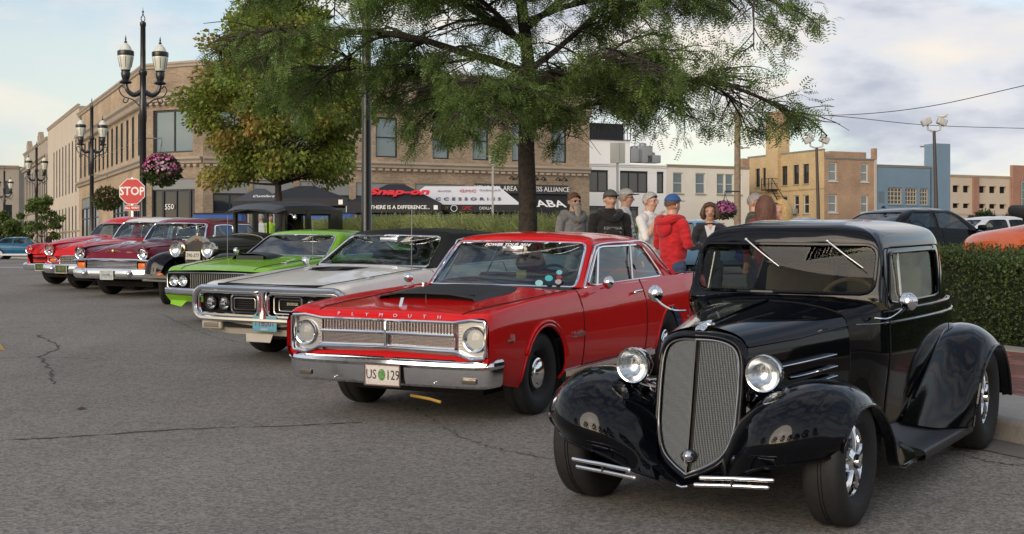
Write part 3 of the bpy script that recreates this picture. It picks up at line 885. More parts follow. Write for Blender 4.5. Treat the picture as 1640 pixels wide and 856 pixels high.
        P = Patch([[(p[0], p[1] * s, p[2]) for p in r] for r in RF], 6, 6)
        fb = MB(); P.to(fb); lip = [P.ev(u, 4) for u in np.linspace(0, 8, 50)]
        fb.tube(lip, .012, 6); fb.tube([P.ev(8, v) for v in np.linspace(0, 4, 20)], .01, 6)
        fb.ruled(lip, [(p[0], p[1] - .06 * s, p[2] - .012) for p in lip])
        # welting between fender and body
        fb.tube([np.array(P.ev(u, .06)) + (0, .008 * s, .008) for u in np.linspace(1, 7.6, 30)], .010, 6)
        fb.build('rear_fender', PB, root)
    # valance under the grille
    va = MB()
    vo_ = [(xc(z) - .40 * abs(y) - .004, y, z) for y, z in ((-.262, .60), (-.25, .44), (-.205, .315), (-.115, .25), (0, .203), (.115, .25), (.205, .315), (.25, .44), (.262, .60))]
    vi_ = [(.12, -.30, .56), (.24, -.29, .42), (.335, -.20, .27), (.375, -.10, .215), (.385, 0, .188), (.375, .10, .215), (.335, .20, .27), (.24, .29, .42), (.12, .30, .56)]
    va.ruled(vo_, vi_, 2); va.ruled(vi_, [(p[0] - .2, p[1] * 1.15, p[2] - .05) for p in vi_])
    va.tube([(.383, -.03, .190), (.390, 0, .185), (.383, .03, .190)], .006, 6, mi=1)
    va.build('front_valance', [PB, CHROME], root)
    # ---- lamps, bumperettes
    for s in (1, -1):
        ho_ = headlamp(root, (.20, .375 * s, .782), .088, .13, CHROME)
        st = MB()
        st.tube(spline([(.15, .375 * s, .70), (.13, .36 * s, .675), (.10, .30 * s, .66), (.08, .24 * s, .665)], 10), .011, 8)
        st.tube(spline([(.13, .42 * s, .675), (.12, .375 * s, .685), (.11, .33 * s, .69), (.10, .25 * s, .70)], 8), .009, 8)
        st.tube(spline([(.13, .31 * s, .655), (.12, .28 * s, .62), (.10, .235 * s, .612)], 8), .007, 6)
        st.ball((.15, .385 * s, .69), .02, 10)
        st.build('lamp_stand', CHROME, ho_)
        for dz, y0, y1 in ((.30, .20, .555), (.262, .17, .53)):
            b = MB(); b.tube([(.60, y0 * s, dz - .012), (.585, (y0 + y1) / 2 * s, dz), (.55, y1 * s, dz + .004)], .0115, 10); b.ball((.60, y0 * s, dz - .012), .0115, 8); b.ball((.55, y1 * s, dz + .004), .0115, 8)
            b.build('nerf_bar', CHROME, root)
        b = MB(); b.tube([(.40, .33 * s, .24), (.58, .36 * s, .28)], .01, 6); b.tube([(.586, .36 * s, .30), (.59, .36 * s, .26)], .008, 6); b.build('bar_bracket', DARKMETAL, root)
        mirror_round(root, (-.97, .80 * s, 1.105), .055, (-.85, -.1 * s, .1), (-1.0, .60 * s, 1.0), [(-.985, .68 * s, 1.0), (-.96, .74 * s, 1.03), (-.95, .785 * s, 1.07)])
        # wheels
        make_wheel(root, (0, .72 * s, .335), .335, .205, .20, 'five', s)
        make_wheel(root, (-2.72, .755 * s, .36), .36, .26, .205, 'five', s)
    # wipers
    for (a, b) in (((-1.125, -.25, 1.452), (-1.085, -.02, 1.29)), ((-1.125, .27, 1.447), (-1.09, .50, 1.29))):
        w = MB(); w.tube([a, (np.array(a) + b) / 2 + (.012, 0, 0), b], [.0075, .0045, .0028], 6); w.ball(a, .012, 8); w.build('wiper', SATIN, root)
    # interior
    seats(root, tan, [(-2.15, (-.29, .29), .62, .66, .5)])
    ds = MB(); ds.rbox((-1.25, 0, .98), (.22, 1.14, .14), .05); ds.build('dashboard', tan, root)
    steering(root, (-1.42, .30, 1.06), .175, 35, tan)
    fl = MB(); fl.box((-1.9, 0, .30), (2.2, 1.2, .04)); fl.box((-2.55, 0, .8), (.05, 1.1, .9)); fl.box((-.75, 0, .30), (1.3, .5, .2)); fl.build('floor_pan', INTERIOR, root)
    ch = MB(); ch.tube([(.15, -.4, .24), (.15, .4, .24)], .03, 8); ch.tube([(0, -.62, .335), (0, .62, .335)], .04, 8); ch.box((-1.65, 0, .22), (3.4, .5, .08)); ch.build('chassis', BLACK, root)
    return root
# ------------------------------------------------------------------ red two-door hardtop
def build_red():
    root = car_root('red_hardtop_car', -.561, 11.207, 26.6, 'bright red 1960s two door hardtop with matt black bonnet scoop and chrome grille', 'car')
    P = paint('red_paint', (.62, .008, .010), .25, 1.0)
    S = [(.86, .25), (.915, .34), (.94, .55), (.93, .80)]
    def R(x, sh, se, m, c_, low=None, S=S, dx=None): return (x, (low or S) + [sh, se, m, c_]) + ((dx,) if dx else ())
    rows = [(.93, [(.84, .46), (.875, .475), (.912, .56), (.912, .76), (.86, .835), (.62, .808), (.32, .800), (0, .798)], [.0, .01, .02, .02, .01, -.03, -.04, -.04]),
            (.85, [(.86, .40), (.895, .43), (.928, .57), (.922, .78), (.865, .872), (.65, .86), (.34, .862), (0, .865)]),
            (.60, [(.87, .30), (.912, .38), (.936, .56), (.93, .795), (.865, .90), (.67, .885), (.34, .893), (0, .897)]),
            R(.2, (.865, .925), (.69, .905), (.36, .922), (0, .93)),
            R(-.3, (.865, .945), (.72, .93), (.38, .95), (0, .96)),
            R(-.78, (.865, .955), (.76, .955), (.4, .975), (0, .985)),
            R(-1.1, (.865, .955), (.79, .96), (.4, .80), (0, .80)),
            R(-1.6, (.868, .955), (.80, .965), (.4, .62), (0, .62)),
            R(-2.5, (.87, .96), (.80, .97), (.4, .62), (0, .62)),
            R(-3.2, (.87, .97), (.80, .975), (.4, .70), (0, .70)),
            R(-3.5, (.87, .98), (.76, .99), (.4, 1.0), (0, 1.005)),
            R(-3.85, (.86, .98), (.74, .99), (.4, 1.0), (0, 1.005), [(.84, .34), (.89, .42), (.92, .58), (.91, .83)]),
            R(-4.2, (.84, .95), (.7, .955), (.4, .96), (0, .965), [(.82, .42), (.86, .46), (.90, .6), (.89, .82)]),
            R(-4.27, (.6, .75), (.4, .75), (.2, .75), (0, .75), [(.78, .46), (.7, .5), (.66, .6), (.66, .7)])]
    rings = [cring(.955, -.80, -1.07, .765, .80, -3.45, .74, -3.62, .985, .99),
             cring(1.06, -.93, -1.20, .745, .775, -3.28, .70, -3.42, 1.09, 1.10),
             cring(1.25, -1.16, -1.41, .705, .725, -2.99, .65, -3.10, 1.28, 1.28),
             cring(1.352, -1.29, -1.52, .67, .69, -2.80, .60, -2.88, 1.392, 1.365),
             cring(1.392, -1.40, -1.62, .58, .61, -2.70, .50, -2.74, 1.43, 1.40),
             cring(1.425, -1.6, -1.78, .33, .36, -2.5, .28, -2.52, 1.448, 1.43),
             cring(1.44, -1.85, -1.95, .001, .001, -2.3, .001, -2.3, 1.452, 1.445)]
    c = sedan(root, rows, [(0, .32, .40), (-2.946, .32, .385)], P, rings,
              ws=[(-.9, 1.0), (.735, .968), (.655, 1.352), (-.9, 1.385)], rear=[(-.9, 1.01), (.68, 1.01), (.55, 1.34), (-.9, 1.34)],
              side=[[(-1.17, .975), (-3.10, .995), (-2.78, 1.315), (-1.585, 1.315)]],
              door=(-.76, -2.26), cowl=-.78, deck=-3.52, cv=(3,), seatm=INTERIOR,
              post=[((-1.36, .80, .97), (-1.62, .70, 1.32)), ((-2.22, .80, .975), (-2.40, .70, 1.325))],
              wheels=[(0, .785, .335, .20, .195, 'steel', BLACK), (-2.946, .785, .34, .22, .195, 'steel', BLACK)])
    # roof drip moulding, belt moulding, sill moulding
    for s in (1, -1):
        t = MB(); t.tube(spline([(-1.08, .79 * s, .965), (-1.42, .735 * s, 1.27), (-1.6, .712 * s, 1.335), (-2.2, .72 * s, 1.348), (-2.78, .705 * s, 1.335), (-3.1, .745 * s, 1.16), (-3.42, .775 * s, .985)], 40), .011, 6); t.build('roof_moulding', CHROME, root)
        t = MB(); t.tube(spline([(-1.05, .825 * s, .968), (-1.6, .845 * s, .972), (-2.5, .848 * s, .978), (-3.2, .84 * s, .985), (-3.6, .82 * s, .99)], 24), .014, 6, sq=(1, .8)); t.build('belt_moulding', CHROME, root)
        t = MB(); t.box((-1.47, .905 * s, .285), (2.1, .03, .05)); t.build('sill_moulding', CHROME, root, ang=20)
        t = MB(); t.box((-1.47, .897 * s, .245), (2.1, .03, .04)); t.build('sill_panel', BLACK, root)
        # door handle
        t = MB(); t.rbox((-2.05, .935 * s, .895), (.17, .02, .024), .009); t.ball((-1.955, .93 * s, .885), .016, 8); t.build('door_handle', CHROME, root)
        # arch moulding flare
        t = MB(); 
        for rr, dy in ((.405, .0), (.435, -.004)): t.tube([(math.cos(a) * rr, (.945 + dy) * s, .32 + math.sin(a) * rr) for a in np.linspace(rad(28), rad(163), 24)], .012, 6)
        t.build('wheel_arch_flare', P, root)
    mirror_round(root, (-1.17, .985, 1.015), .058, (-.85, .1, -.05), (-1.2, .90, .955))
    mirror_round(root, (-1.0, -.95, 1.03), .05, (-.85, -.1, -.05), (-1.02, -.88, .96))
    for s in (1,): pass
    bits = MB(); p = c.at(-.60, .60); 
    text('script_badge', 'Satellite', .075, CHROME, root, (-.62, .948, .605), (-1, 0, .03), (0, 0, 1), .004, shear=.35, bold=.0012)
    em = MB(); em.box((.66, .943, .655), (.09, .012, .012)); em.prism([(.62, .665), (.60, .70), (.585, .665), (.60, .63)], lambda a, b, d: (a, d, b), .935, .95); em.build('fender_badge', CHROME, root)
    # ---- face: recess panel, grille
    fx = .905
    fc = MB()
    fc.box((.84, 0, .69), (.02, 1.74, .30)); fc.build('grille_backing', mat('grille_pink', (.48, .26, .27), .5, .3), root)
    ring_ = MB()
    # red frame between bonnet lip and grille, and below
    ring_.ruled([(.93, -.90, .545), (.915, -.84, .515), (.90, -.66, .535), (.90, 0, .555), (.90, .66, .535), (.915, .84, .515), (.93, .90, .545)],
                [(.90, -.88, .45), (.89, -.84, .43), (.88, -.66, .43), (.87, 0, .43), (.88, .66, .43), (.89, .84, .43), (.90, .88, .45)], 1)
    ring_.ruled([(.93, -.90, .545), (.915, -.84, .515), (.90, -.66, .535), (.90, 0, .555), (.90, .66, .535), (.915, .84, .515), (.93, .90, .545)],
                [(.85, -.90, .545), (.85, -.84, .515), (.84, -.66, .535), (.84, 0, .555), (.84, .66, .535), (.85, .84, .515), (.85, .90, .545)], 1)
    for s in (1, -1):
        ring_.ruled([(.945, .912 * s, .56), (.945, .912 * s, .76)], [(.85, .875 * s, .54), (.85, .875 * s, .80)])
        ring_.ruled([(.94, .912 * s, .76), (.93, .86 * s, .833), (.90, .62 * s, .806), (.89, .32 * s, .798), (.89, 0, .796)], [(.84, .88 * s, .77), (.84, .85 * s, .82), (.83, .62 * s, .80), (.83, .32 * s, .795), (.83, 0, .795)])
    ring_.build('front_panel', P, root)
    sl = MB()
    for s in (1, -1): sl.box((.885, .32 * s, .492), (.02, .56, .034))
    sl.build('air_slot', VOID, root)
    lt = MB(); 
    for s in (1, -1):
        lt.tube([(.905, .05 * s, .470), (.90, .62 * s, .468)], .006, 5)
    lt.build('slot_lip', P, root)
    # chrome surround following the outline
    o_ = [(.60, .795), (.68, .808), (.75, .818), (.862, .812), (.872, .80), (.872, .56), (.86, .535), (.75, .522), (.68, .545), (.62, .572), (0, .585)]
    half = [(.912 + .02 * (y / .87) ** 4, y, z) for y, z in [(0, .793), (.3, .794)] + o_]
    out = half + [(x, -y, z) for x, y, z in half[::-1][1:-1]]
    fr = MB(); fr.tube(out, .012, 6, closed=True); fr.tube([(x - .02, y * .985, z + (.006 if z < .69 else -.006)) for x, y, z in out], .010, 6, closed=True)
    fr.build('grille_surround', CHROME, root)
    bars = MB()
    bars.tube([(.915, -.60, .695), (.925, 0, .700), (.915, .60, .695)], .012, 6, sq=(1, 1.2))
    bars.tube([(.905, -.60, .592), (.915, 0, .597), (.905, .60, .592)], .013, 6)
    bars.build('grille_bar', CHROME, root)
    gv = MB()
    for k in range(-21, 22):
        y = k * .0275
        if k == 0: continue
        gv.box((.893, y, .748), (.03, .010, .088))
    for z in np.linspace(.715, .785, 6): gv.box((.876, 0, z), (.006, 1.2, .004))
    for k in range(-42, 43):
        gv.box((.885, k * .014, .645), (.02, .003, .088))
    for z in np.linspace(.61, .685, 8): gv.box((.893, 0, z), (.008, 1.2, .004))
    gv.build('grille_mesh', mat('bright_trim', (.75, .72, .72), .2, 1.0), root, kind='stuff')
    cs = MB(); cs.rbox((.925, 0, .69), (.03, .028, .20), .01); cs.build('grille_divider', CHROME, root)
    for s in (1, -1):
        bz = MB(); bz.box((.878, .745 * s, .675), (.012, .25, .27)); 
        bo = bz.build('headlight_bezel', SATIN, root)
        bb = MB()
        for z in np.linspace(.55, .80, 12): bb.box((.886, .63 * s, z), (.01, .04, .004))
        bb.build('bezel_ribs', CHROME, bo)
        headlamp(root, (.90, .765 * s, .672), .088, .03, CHROME)
    # bumper
    bumper(root, [(.955, 0, .30), (.95, .4, .30), (.935, .75, .302), (.90, .90, .31), (.80, .955, .32)], [(-.06, .20), (-.01, .205), (.012, .19), (.018, .165), (.0, .14), (-.004, .06), (-.012, .015), (-.03, -.002), (-.06, -.005)], mat('chrome_bumper', (.72, .73, .75), .1, 1.0, bump=(7, .05, .01)))
    bk = MB(); bk.box((.84, 0, .40), (.03, 1.66, .22)); bk.build('bumper_backing', VOID, root)
    for s in (1, -1):
        pk = MB(); pk.rbox((.938, .74 * s, .362), (.02, .12, .045), .008, rot=Matrix.Rotation(rad(6 * s), 3, 'Z')); pk.build('parking_light', mat('amber_clear', (.16, .14, .12), .15, .5), root)
        bt = MB()
        for y, z in ((.45, .46), (.45, .335), (.80, .47)): bt.ball((.955 if y < .6 else .935, y * s, z), .008, 8)
        bt.build('bumper_bolt', CHROME, root)
    pl = plate(root, (.972, 0, .375), .315, .16, mat('plate_white', (.62, .58, .56), .6, noise=(60, .12)), None, None, .1, frame=mat('frame_dark', (.12, .07, .07), .5))
    text('plate_lettering', 'US', .105, BLACKPRINT, pl, (.978, -.10, .375), (0, 1, 0), (0, 0, 1), .001, sx=.8)
    text('plate_lettering', '129', .105, BLACKPRINT, pl, (.978, .095, .375), (0, 1, 0), (0, 0, 1), .001, sx=.8)
    gx = MB(); gx.ball((.978, -.005, .378), .035, 10, sc=(.05, 1, 1.3)); gx.build('plate_picture', mat('plate_green', (.10, .25, .07), .6, noise=(80, .5)), pl)
    # bonnet letters and ornament
    for ch, y in zip('PLYMOUTH', np.linspace(-.455, .455, 8)):
        text('bonnet_letter', ch, .038, CHROME, c.hood, (.885, y, .828), (0, 1, 0), (-.35, 0, 1), .006, sx=1.3)
    on = MB(); on.prism([(.72, .868), (.62, .89), (.66, .955), (.675, .955)], lambda a, b, d: (a, d, b), -.014, .014); on.build('bonnet_ornament', CHROME, c.hood)
    # scoop
    SM = mat('matt_black_scoop', (.022, .025, .030), .55, bump=(50, .15, .003))
    sc = Patch([[(.30, .46, .90), (.31, .43, .94), (.33, .24, .968), (.335, 0, .972)],
                [(.0, .455, .925), (-.01, .40, .972), (0, .22, .995), (0, 0, 1.0)],
                [(-.3, .45, .95), (-.3, .38, .99), (-.3, .2, 1.012), (-.3, 0, 1.015)],
                [(-.60, .44, .955), (-.60, .37, .985), (-.60, .2, 1.0), (-.60, 0, 1.0)],
                [(-.66, .42, .955), (-.67, .36, .96), (-.67, .2, .97), (-.67, 0, .975)]], 4, 4, cv=(1,), mirror=True)
    m = MB(); sc.to(m); so = m.build('bonnet_scoop', SM, c.hood)
    m = MB(); m.box((.22, 0, .932), (.02, .80, .06)); m.build('scoop_opening', VOID, so)
    m = MB(); m.box((.30, 0, .94), (.02, .012, .06)); m.tube([(.30, .46, .905), (.31, .43, .94), (.33, .24, .968), (.335, 0, .972), (.33, -.24, .968), (.31, -.43, .94), (.30, -.46, .905)], .007, 6); m.build('scoop_lip', SM, so)
    # windscreen stickers
    W_ = c.wsloop
    def wsp(y, z, off=.014):
        i = min(range(len(c.cab.P)), key=lambda i: (abs(c.cab.P[i][1] - abs(y)) ** 2 + (c.cab.P[i][2] - z) ** 2) if c.cab.UV[i][0] < 3.3 else 9)
        return c.cab.P[i]
    x0, x1 = -1.30, -.95
    sx = lambda z, y=0: -.82 - (z - .985) * 1.14 - .28 * (abs(y) / .74) ** 2.2 + .02
    up = (-1.14, 0, 1)
    text('windscreen_banner', 'POWER TOUR 2014', .052, WHITE, c.ws, (sx(1.335), -.02, 1.335), (0, 1, 0), up, .001, shear=.25, bold=.002)
    text('windscreen_banner', 'THE HOT ROD HIGHLIGHT', .026, mat('sticker_red', (.6, .05, .05), .5), c.ws, (sx(1.375), -.06, 1.375), (0, 1, 0), up, .001, bold=.001)
    stk = [(.44, 1.01, .036, (.25, .55, .55)), (.50, 1.05, .036, (.05, .40, .45)), (.56, 1.10, .028, (.15, .45, .5)), (.575, 1.06, .026, (.25, .02, .03)), (.585, 1.02, .03, (.35, .33, .33))]
    for y, z, r, col in stk:
        m = MB(); x = sx(z, y) + .012
        n_ = Vector((1, .45, 1.0)).normalized()
        m.lathe([(r, 0), (0, .001)], (x, y, z), n_, 8); m.build('windscreen_sticker', mat('sticker_%d' % int(1000 * z), col, .5), c.ws)
    m = MB(); m.lathe([(.035, 0), (0, .001)], (-2.55, .782, 1.13), (0, 1, .25), 12); m.build('window_sticker', mat('sticker_pale', (.6, .45, .43), .5, noise=(90, .4)), root)
    ta = MB(); ta.tube([(.75, .12, .20), (.80, .32, .19), (.80, .42, .17)], .012, 6); ta.build('tow_strap', mat('yellow_strap', (.45, .28, .06), .7), root)
    mb = MB(); mb.rbox((-1.28, 0, 1.30), (.03, .22, .06), .015); mb.build('rear_view_mirror', CHROME, root)
    # tachometer / fuzzy item hanging
    mb = MB(); mb.ball((-1.25, .10, 1.17), .06, 10, sc=(.6, 1, 1.1)); mb.box((-1.25, .10, 1.07), (.02, .10, .07), mi=1); mb.build('hanging_ornament', [BLACK, mat('tan_tag', (.4, .3, .12), .7)], root)
    return root
def sc_root(o, s):
    o.matrix_world = o.matrix_world @ Matrix.Scale(s, 4); return o
def aerial(root, x, y, z, h, name='aerial'):
    MB().tube([(x, y, z), (x - .01, y, z + h)], [.005, .003], 5).build(name, SATIN, root)
# ------------------------------------------------------------------ silver muscle car with loop bumper
def build_silver():
    root = sc_root(car_root('silver_muscle_car', -2.1, 15.4, 29.5, 'pale silver 1970s muscle car with black vinyl roof and chrome loop front bumper', 'car'), 1.10)
    P = paint('silver_paint', (.80, .79, .765), .3, 1.0)
    VN = mat('black_vinyl', (.014, .014, .015), .6, bump=(120, .3, .003))
    S = [(.84, .24), (.90, .33), (.955, .52), (.95, .74)]
    rows = [(.98, [(.80, .46), (.83, .48), (.87, .55), (.88, .69), (.84, .755), (.62, .765), (.3, .772), (0, .775)], [-.05, -.05, -.05, -.05, -.03, .02, .04, .05]),
            (.80, [(.82, .40), (.86, .43), (.90, .55), (.91, .715), (.86, .79), (.62, .79), (.3, .805), (0, .81)]),
            (.45, [(.83, .28), (.88, .36), (.935, .53), (.935, .73), (.87, .815), (.64, .815), (.32, .845), (0, .85)]),
            (.0, S + [(.88, .85), (.67, .85), (.34, .885), (0, .895)]),
            (-.40, S + [(.88, .87), (.71, .88), (.36, .905), (0, .915)]),
            (-.66, S + [(.88, .88), (.76, .895), (.38, .915), (0, .92)]),
            (-1.1, S + [(.89, .885), (.80, .90), (.4, .7), (0, .7)]),
            (-2.0, S + [(.89, .89), (.82, .90), (.4, .6), (0, .6)]),
            (-2.8, [(.84, .25), (.91, .35), (.985, .55), (.985, .78), (.90, .92), (.82, .93), (.4, .65), (0, .65)]),
            (-3.4, [(.84, .30), (.90, .40), (.97, .57), (.96, .80), (.88, .95), (.74, .96), (.4, .97), (0, .97)]),
            (-4.05, [(.80, .42), (.85, .48), (.91, .6), (.90, .80), (.84, .93), (.66, .94), (.35, .94), (0, .94)]),
            (-4.15, [(.7, .45), (.7, .5), (.7, .6), (.7, .7), (.6, .75), (.4, .75), (.2, .75), (0, .75)])]
    rings = [cring(.895, -.60, -.80, .765, .81, -3.35, .66, -3.60, .925, .97),
             cring(.98, -.73, -.93, .745, .79, -3.15, .64, -3.35, 1.0, 1.04),
             cring(1.14, -.99, -1.18, .69, .73, -2.75, .60, -2.9, 1.165, 1.17),
             cring(1.235, -1.16, -1.34, .63, .67, -2.45, .54, -2.5, 1.265, 1.25),
             cring(1.265, -1.27, -1.43, .54, .58, -2.3, .45, -2.35, 1.295, 1.275),
             cring(1.29, -1.45, -1.6, .3, .34, -2.1, .24, -2.1, 1.31, 1.30),
             cring(1.30, -1.65, -1.75, .001, .001, -2.0, .001, -2.0, 1.315, 1.31)]
    c = sedan(root, rows, [(0, .32, .375), (-2.92, .32, .37)], P, rings,
              ws=[(-.9, .94), (.735, .905), (.615, 1.225), (-.9, 1.255)], rear=[(-.9, 1.0), (.60, 1.0), (.5, 1.22), (-.9, 1.22)],
              side=[[(-.98, .915), (-2.9, .94), (-2.45, 1.19), (-1.42, 1.205)]], door=(-.62, -2.1), cowl=-.66, deck=-3.5, roofmat=VN, cv=(3,), seatm=INTERIOR, roofname='vinyl_roof',
              wheels=[(0, .775, .335, .21, .19, 'chromeslot', None), (-2.92, .775, .345, .24, .19, 'chromeslot', None)])
    # loop bumper: two chrome rings joined at a centre pillar
    def plan(y): return 1.035 - .05 * (abs(y) / .9) ** 2.2
    lp = MB()
    def rr(y0, y1, z0, z1, r, n=5):
        out = []
        for (cy, cz, a0) in ((y1 - r, z1 - r, 0), (y0 + r, z1 - r, 90), (y0 + r, z0 + r, 180), (y1 - r, z0 + r, 270)):
            for q in range(n + 1):
                a = rad(a0 + 90 * q / n); out.append((cy + r * math.cos(a), cz + r * math.sin(a)))
        return out
    outer = rr(-.935, .935, .435, .735, .13, 8)
    def dens(l, k=4):
        o = []
        for i in range(len(l)):
            a, b = l[i], l[(i + 1) % len(l)]
            m = max(1, int(math.hypot(a[0] - b[0], a[1] - b[1]) / .08))
            for q in range(m): o.append((a[0] + (b[0] - a[0]) * q / m, a[1] + (b[1] - a[1]) * q / m))
        return o
    lp.tube([(plan(y), y, z) for y, z in dens(outer)], .038, 10, closed=True, sq=(.9, 1))
    lp.tube([(1.04, .0, .46), (1.05, 0, .58), (1.04, 0, .71)], [.055, .036, .055], 10)
    for s in (1, -1):
        inn = rr(.06, .86, .475, .695, .06)
        lp.tube([(plan(y) + .01, y * s, z) for y, z in dens(inn)], .016, 6, closed=True)
    lp.build('loop_bumper', mat('chrome_bumper', (.72, .73, .75), .1, 1.0), root)
    pk = MB(); pk.box((1.083, 0, .60), (.016, .018, .16)); pk.build('bumper_insert', mat('insert_red', (.3, .02, .02), .4), root)
    g_ = MB()
    g_.box((.93, 0, .585), (.02, 1.72, .25)); g_.build('grille_backing', VOID, root)
    for s in (1, -1):
        for k, y in enumerate((.72, .545)):
            headlamp(root, (.975, y * s, .585), .063, .05, DARKMETAL)
        t = MB(); inn = rr(.10, .44, .50, .67, .03); t.tube([(1.0, y * s, z) for y, z in inn], .008, 5, closed=True); t.tube([(.985, y * s, z) for y, z in rr(.15, .42, .53, .64, .02)], .004, 5, closed=True); t.build('grille_trim', SATIN, root)
        m = MB()
        for z in np.linspace(.50, .67, 9): m.box((.955, .27 * s, z), (.01, .36, .005))
        m.build('grille_slats', BLACK, root, kind='stuff')
        w = MB(); w.rbox((.98, .70 * s, .365), (.06, .26, .085), .02); w.build('signal_housing', mat('ivory_bumper', (.42, .39, .33), .35), root)
        w = MB(); w.rbox((1.013, .70 * s, .365), (.01, .19, .045), .01); w.build('signal_light', mat('signal_clear', (.2, .17, .14), .2), root)
    text('grille_lettering', 'DODGE', .038, mat('letter_cream', (.6, .55, .4), .4), root, (1.005, .33, .60), (0, 1, 0), (0, 0, 1), .003)
    v = MB(); v.ruled([(.93, -.88, .42), (1.0, -.5, .40), (1.02, 0, .40), (1.0, .5, .40), (.93, .88, .42)], [(.88, -.84, .30), (.94, -.5, .28), (.96, 0, .28), (.94, .5, .28), (.88, .84, .30)], 2)
    v.build('front_valance', mat('ivory_bumper', (.42, .39, .33), .35), root)
    b = MB(); b.box((.985, .0, .375), (.03, 1.1, .055)); b.build('valance_gap', VOID, root)
    sp = MB(); sp.ruled([(1.02, -.24, .30), (1.02, .10, .30)], [(1.04, -.22, .22), (1.04, .08, .22)]); sp.build('air_dam', mat('ivory_bumper', (.42, .39, .33), .35), root); sp = MB(); sp.ruled([(1.02, .30, .27), (1.0, .80, .27)], [(1.03, .28, .21), (1.01, .82, .21)]); sp.build('air_dam', mat('ivory_bumper', (.42, .39, .33), .35), root)
    pl = plate(root, (1.06, .03, .405), .30, .15, mat('plate_blue', (.12, .33, .42), .5, noise=(30, .1)), '118001', mat('plate_maroon', (.16, .04, .08), .6), .085)
    text('plate_state', 'ILLINOIS', .022, WHITE, pl, (1.066, .03, .35), (0, 1, 0), (0, 0, 1), .001)
    # dark slot between bonnet and bumper
    t = MB(); t.box((.93, 0, .775), (.16, 1.22, .02)); t.build('bonnet_gap', VOID, root)
    # bonnet decal
    d = MB()
    q = [(.14, .0), (.02, .26), (-.36, .26), (-.30, 0), (-.36, -.26), (.02, -.26)]
    d.add([(x, y, on_top(c, x, y, .006)) for x, y in q], [(0, 1, 2, 3), (0, 3, 4, 5)]); d.build('bonnet_decal', mat('black_decal', (.012, .012, .013), .5), c.hood)
    d = MB(); d.rbox((-.1, .17, .905), (.28, .05, .02), .01); d.rbox((-.1, -.17, .905), (.28, .05, .02), .01); d.build('bonnet_vent', BLACK, c.hood)
    aerial(root, -.35, .80, .86, .68)
    mirror_round(root, (-.80, .93, .95), .05, (-.85, .1, 0), (-.82, .88, .89)); mirror_round(root, (-.80, -.93, .95), .05, (-.85, -.1, 0), (-.82, -.88, .89))
    for y in (.78,): 
        m = MB(); m.rbox((.35, y, .845), (.10, .03, .01), .004); m.rbox((.35, -y, .845), (.10, .03, .01), .004); m.build('fender_marker', SATIN, root)
    mb = MB(); mb.rbox((-1.1, 0, 1.19), (.03, .24, .06), .015); mb.build('rear_view_mirror', CHROME, root)
